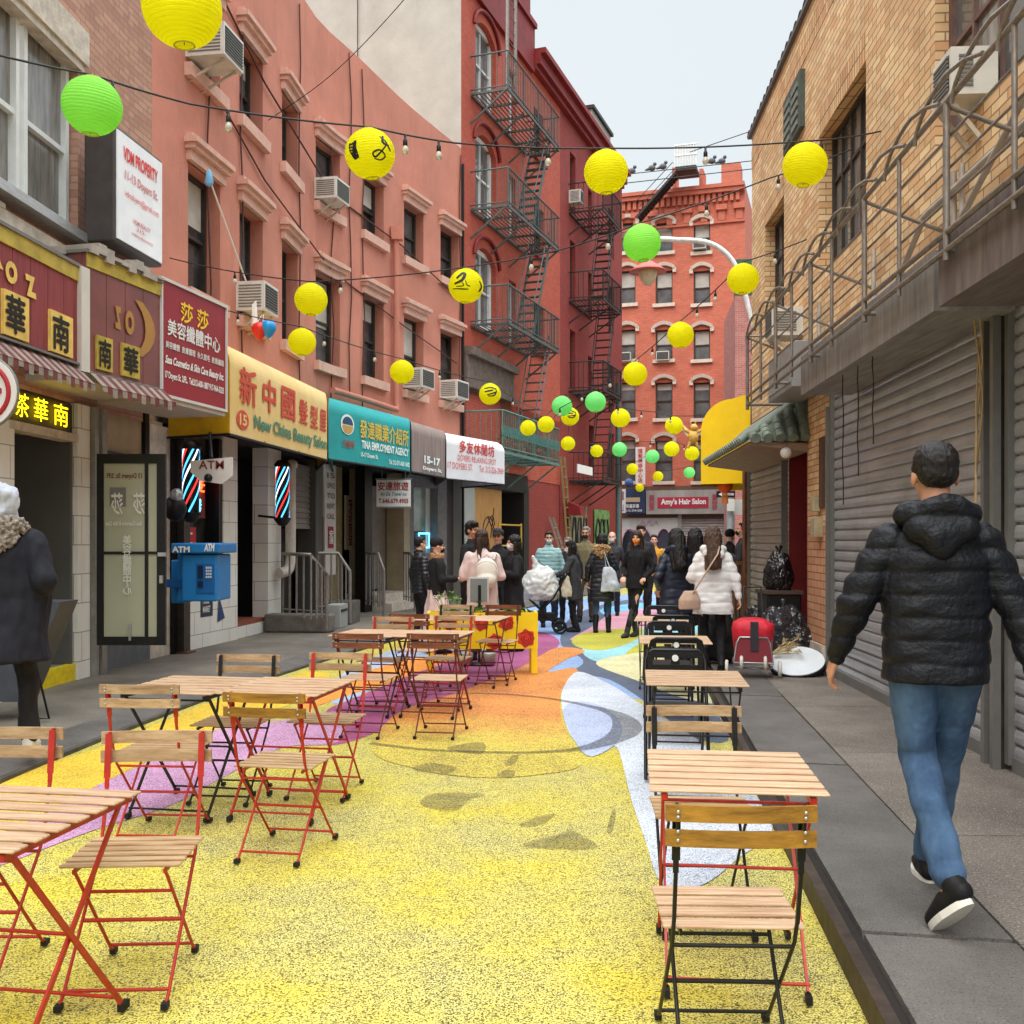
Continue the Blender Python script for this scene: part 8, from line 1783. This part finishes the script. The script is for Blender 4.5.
person('brown haired man behind the woman in the orange mask', *at_px(641, 20), R(180), 1.84, 0, 1, hair='thick', hairm=HAIRB, top=CHAR, trous=BLKC, group=GC)
person('dark haired person in a yellow and black top behind the orange mask', *at_px(654, 21.5), R(175), 1.66, 0, 1, hair='short', top=cloth('mustard', (206, 146, 50)), trous=BLKC, group=GC)
GR_ = 'people at the right kerb'
person('woman in a long navy hooded coat seen from behind left of the white coat', *at_px(676, 12.4), R(10), 1.69, 0, 1.1, arms=('pocket', 'front'), hair='long', top=NAVY, top_len=.48, quiltp=.11, coat_w=.03, trous=BLKC, hood='down', fem=True, group=GR_, loose=.01)
person('black haired woman between the navy coat and the white coat', *at_px(695, 12.9), R(-5), 1.70, 0, 1.0, arms=('front', 'front'), hair='long', top=BLKC, top_len=.5, trous=BLKC, fem=True, group=GR_)
person('woman in a white quilted coat pulling the red trolley, seen from behind', PX(713, 11.25), 11.25, R(-8), 1.60, ZS-.02, 1.1, arms=('front', ((.25, -.04, 1.13), (.30, -.08, .90))), feet=(((-.10, .12, 0), 0), ((.09, -.10, .04), R(20))), hair='long', hairm=HAIRO, top=WHP, top_len=.70, quiltp=.12, coat_w=.05, loose=.028, trous=BLKC, hood='down', shoes=BSH, fem=True, group=GR_)
person('masked man in dark grey looking at a phone by the wooden fence', PX(743, 16.5), 16.5, R(75), 1.70, ZS, 1, arms=('phone', 'phone'), hair='short', top=CHAR, trous=BLKC, mask=(34, 32, 34), group=GR_, headpitch=R(-15))
person('person in a black beanie behind the man with the phone', PX(730, 17.5), 17.5, R(-30), 1.60, ZS, 1, hair=None, hat=('beanie', (24, 24, 26)), top=BLKC, trous=BLKC, group=GR_)
# things they carry
t = thing('backpack', 'white backpack on the back of the woman in the pink coat', 'backpack', (PX(486, 13.2), 13.2, 0)); c = Vector((PX(487, 13.2), 12.98, 1.13)); WB_ = cloth('white_pack', (232, 220, 208), .6, var=.03)
m = MB(); m.ball(c, .15, .10, .2, 20); m.ball(c+Vector((0, -.04, -.08)), .13, .09, .10, 18); obj('pack', remesh(m, .012, 3), WB_, t); m = MB()
for s in (-1, 1): m.tube([c+Vector((s*.09, .02, .17)), c+Vector((s*.11, .12, .24)), c+Vector((s*.12, .2, .2))], .016, 6)
m.tube([c+Vector((-.04, .0, .19)), c+Vector((0, -.02, .24)), c+Vector((.04, 0, .19))], .008, 6); m.tube([c+Vector((.13*math.cos(a), -.09-.02*math.sin(a), .05+.1*math.sin(a))) for a in [j*PI/10 for j in range(11)]], .005, 5); obj('strap', m, cloth('pack_strap', (196, 184, 176)), t)
t = thing('tote_bag', 'pale grey cloth tote bag hanging at the side of the fur hooded woman', 'bag', (PX(610, 17), 16.95, .6)); c = Vector((PX(610, 16.9), 16.9, .83)); m = MB(); tors(m, [(c.x, c.y, .70, .16, .06), (c.x, c.y, .82, .15, .07), (c.x-.02, c.y, 1.06, .10, .04), (c.x-.04, c.y, 1.1, .07, .02)]); obj('bag', remesh(m, .012, 2, folds(.01, 12)), cloth('tote', (196, 202, 212)), t); m = MB().tube([(c.x-.06, c.y, 1.08), (c.x-.10, c.y, 1.36), (c.x-.0, c.y, 1.08)], .01, 5); obj('handle', m, cloth('tote', (196, 202, 212)), t)
t = thing('shoulder_bag', 'beige shoulder bag slung across the white quilted coat', 'bag', (PX(694, 11.1), 11.05, .8)); x0 = PX(690, 11.05); m = MB(); tors(m, [(x0, 11.08, .80, .12, .05), (x0, 11.08, .9, .12, .06), (x0+.01, 11.08, 1.0, .07, .03)]); obj('bag', remesh(m, .01, 2), cloth('beige_leather', (190, 160, 140), .5), t); m = MB().tube([(x0+.03, 11.04, .98), (x0+.15, 11.00, 1.18), (x0+.30, 11.04, 1.40), (x0+.34, 11.14, 1.50)], .010, 6); obj('strap', m, cloth('beige_leather', (190, 160, 140), .5), t)
t = thing('phone', 'phone held by the masked man at the wooden fence', 'phone', (PX(738, 16.45), 16.45, 1.25)); c = Vector((PX(737.5, 16.5), 16.52, 1.38)); m = MB().cbox(c, .01, .07, .14, 0, 0, R(-25)); obj('case', m, INK, t)
# pushchair
c0 = Vector((PX(541, 17.0), 17.0, 0)); t = thing('pushchair', 'black framed pushchair under a crumpled pale grey rain cover', 'pushchair', c0)
m = MB(); tors(m, [(0, 0, .56, .25, .2), (0, 0, .66, .31, .26), (-.02, 0, .85, .30, .26), (.0, 0, 1.02, .22, .2), (.04, 0, 1.12, .08, .08)]); cap(m, (-.05, 0, 1.05), (-.14, 0, 1.26), .05, .03); cap(m, (-.1, 0, 1.1), (.1, 0, 1.05), .06, .06); obj('rain_cover', remesh(m, .014, 1, lambda p, n: .035*noise.noise(p*7)+.02*noise.noise(p*17)), mat('cover_pale', (206, 206, 204), .5, coord='Object', var=.1, vs=8), t, local=True)
m = MB()
for y in (-.22, .22): m.tube([(-.26, y, .12), (.2, y, .6), (.42, y, 1.0)], .016, 6); m.tube([(.3, y, .1), (-.2, y, .58)], .016, 6)
m.tube([(.42, -.22, 1.0), (.45, 0, 1.03), (.42, .22, 1.0)], .02, 6); m.tube([(-.26, -.22, .12), (-.26, .22, .12)], .014, 6); m.tube([(.3, -.22, .1), (.3, .22, .1)], .014, 6); m.box(-.2, .22, -.18, .18, .22, .34); obj('frame', m, BLACKM, t, local=True)
for x in (-.26, .3):
    for y in (-.25, .25): m = MB().tube([(x+.10*math.cos(a*PI/10), y, .125+.10*math.sin(a*PI/10)) for a in range(20)], .02, 6, closed=True); m.tube([(x, y-.015, .125), (x, y+.015, .125)], .05, 10); obj('wheel', m, BLACK, t, local=True)
t = thing('shopping_bag', 'pale bag hanging from the pushchair handle', 'bag', c0+Vector((.4, -.1, .6))); m = MB(); q = c0+Vector((.42, -.18, .78)); tors(m, [(q.x, q.y, .62, .08, .05), (q.x, q.y, .75, .09, .06), (q.x, q.y, .92, .04, .03), (q.x-.01, q.y, 1.0, .02, .02)]); obj('bag', remesh(m, .012, 2, folds(.01, 14)), cloth('bag_cream', (200, 192, 170)), t)
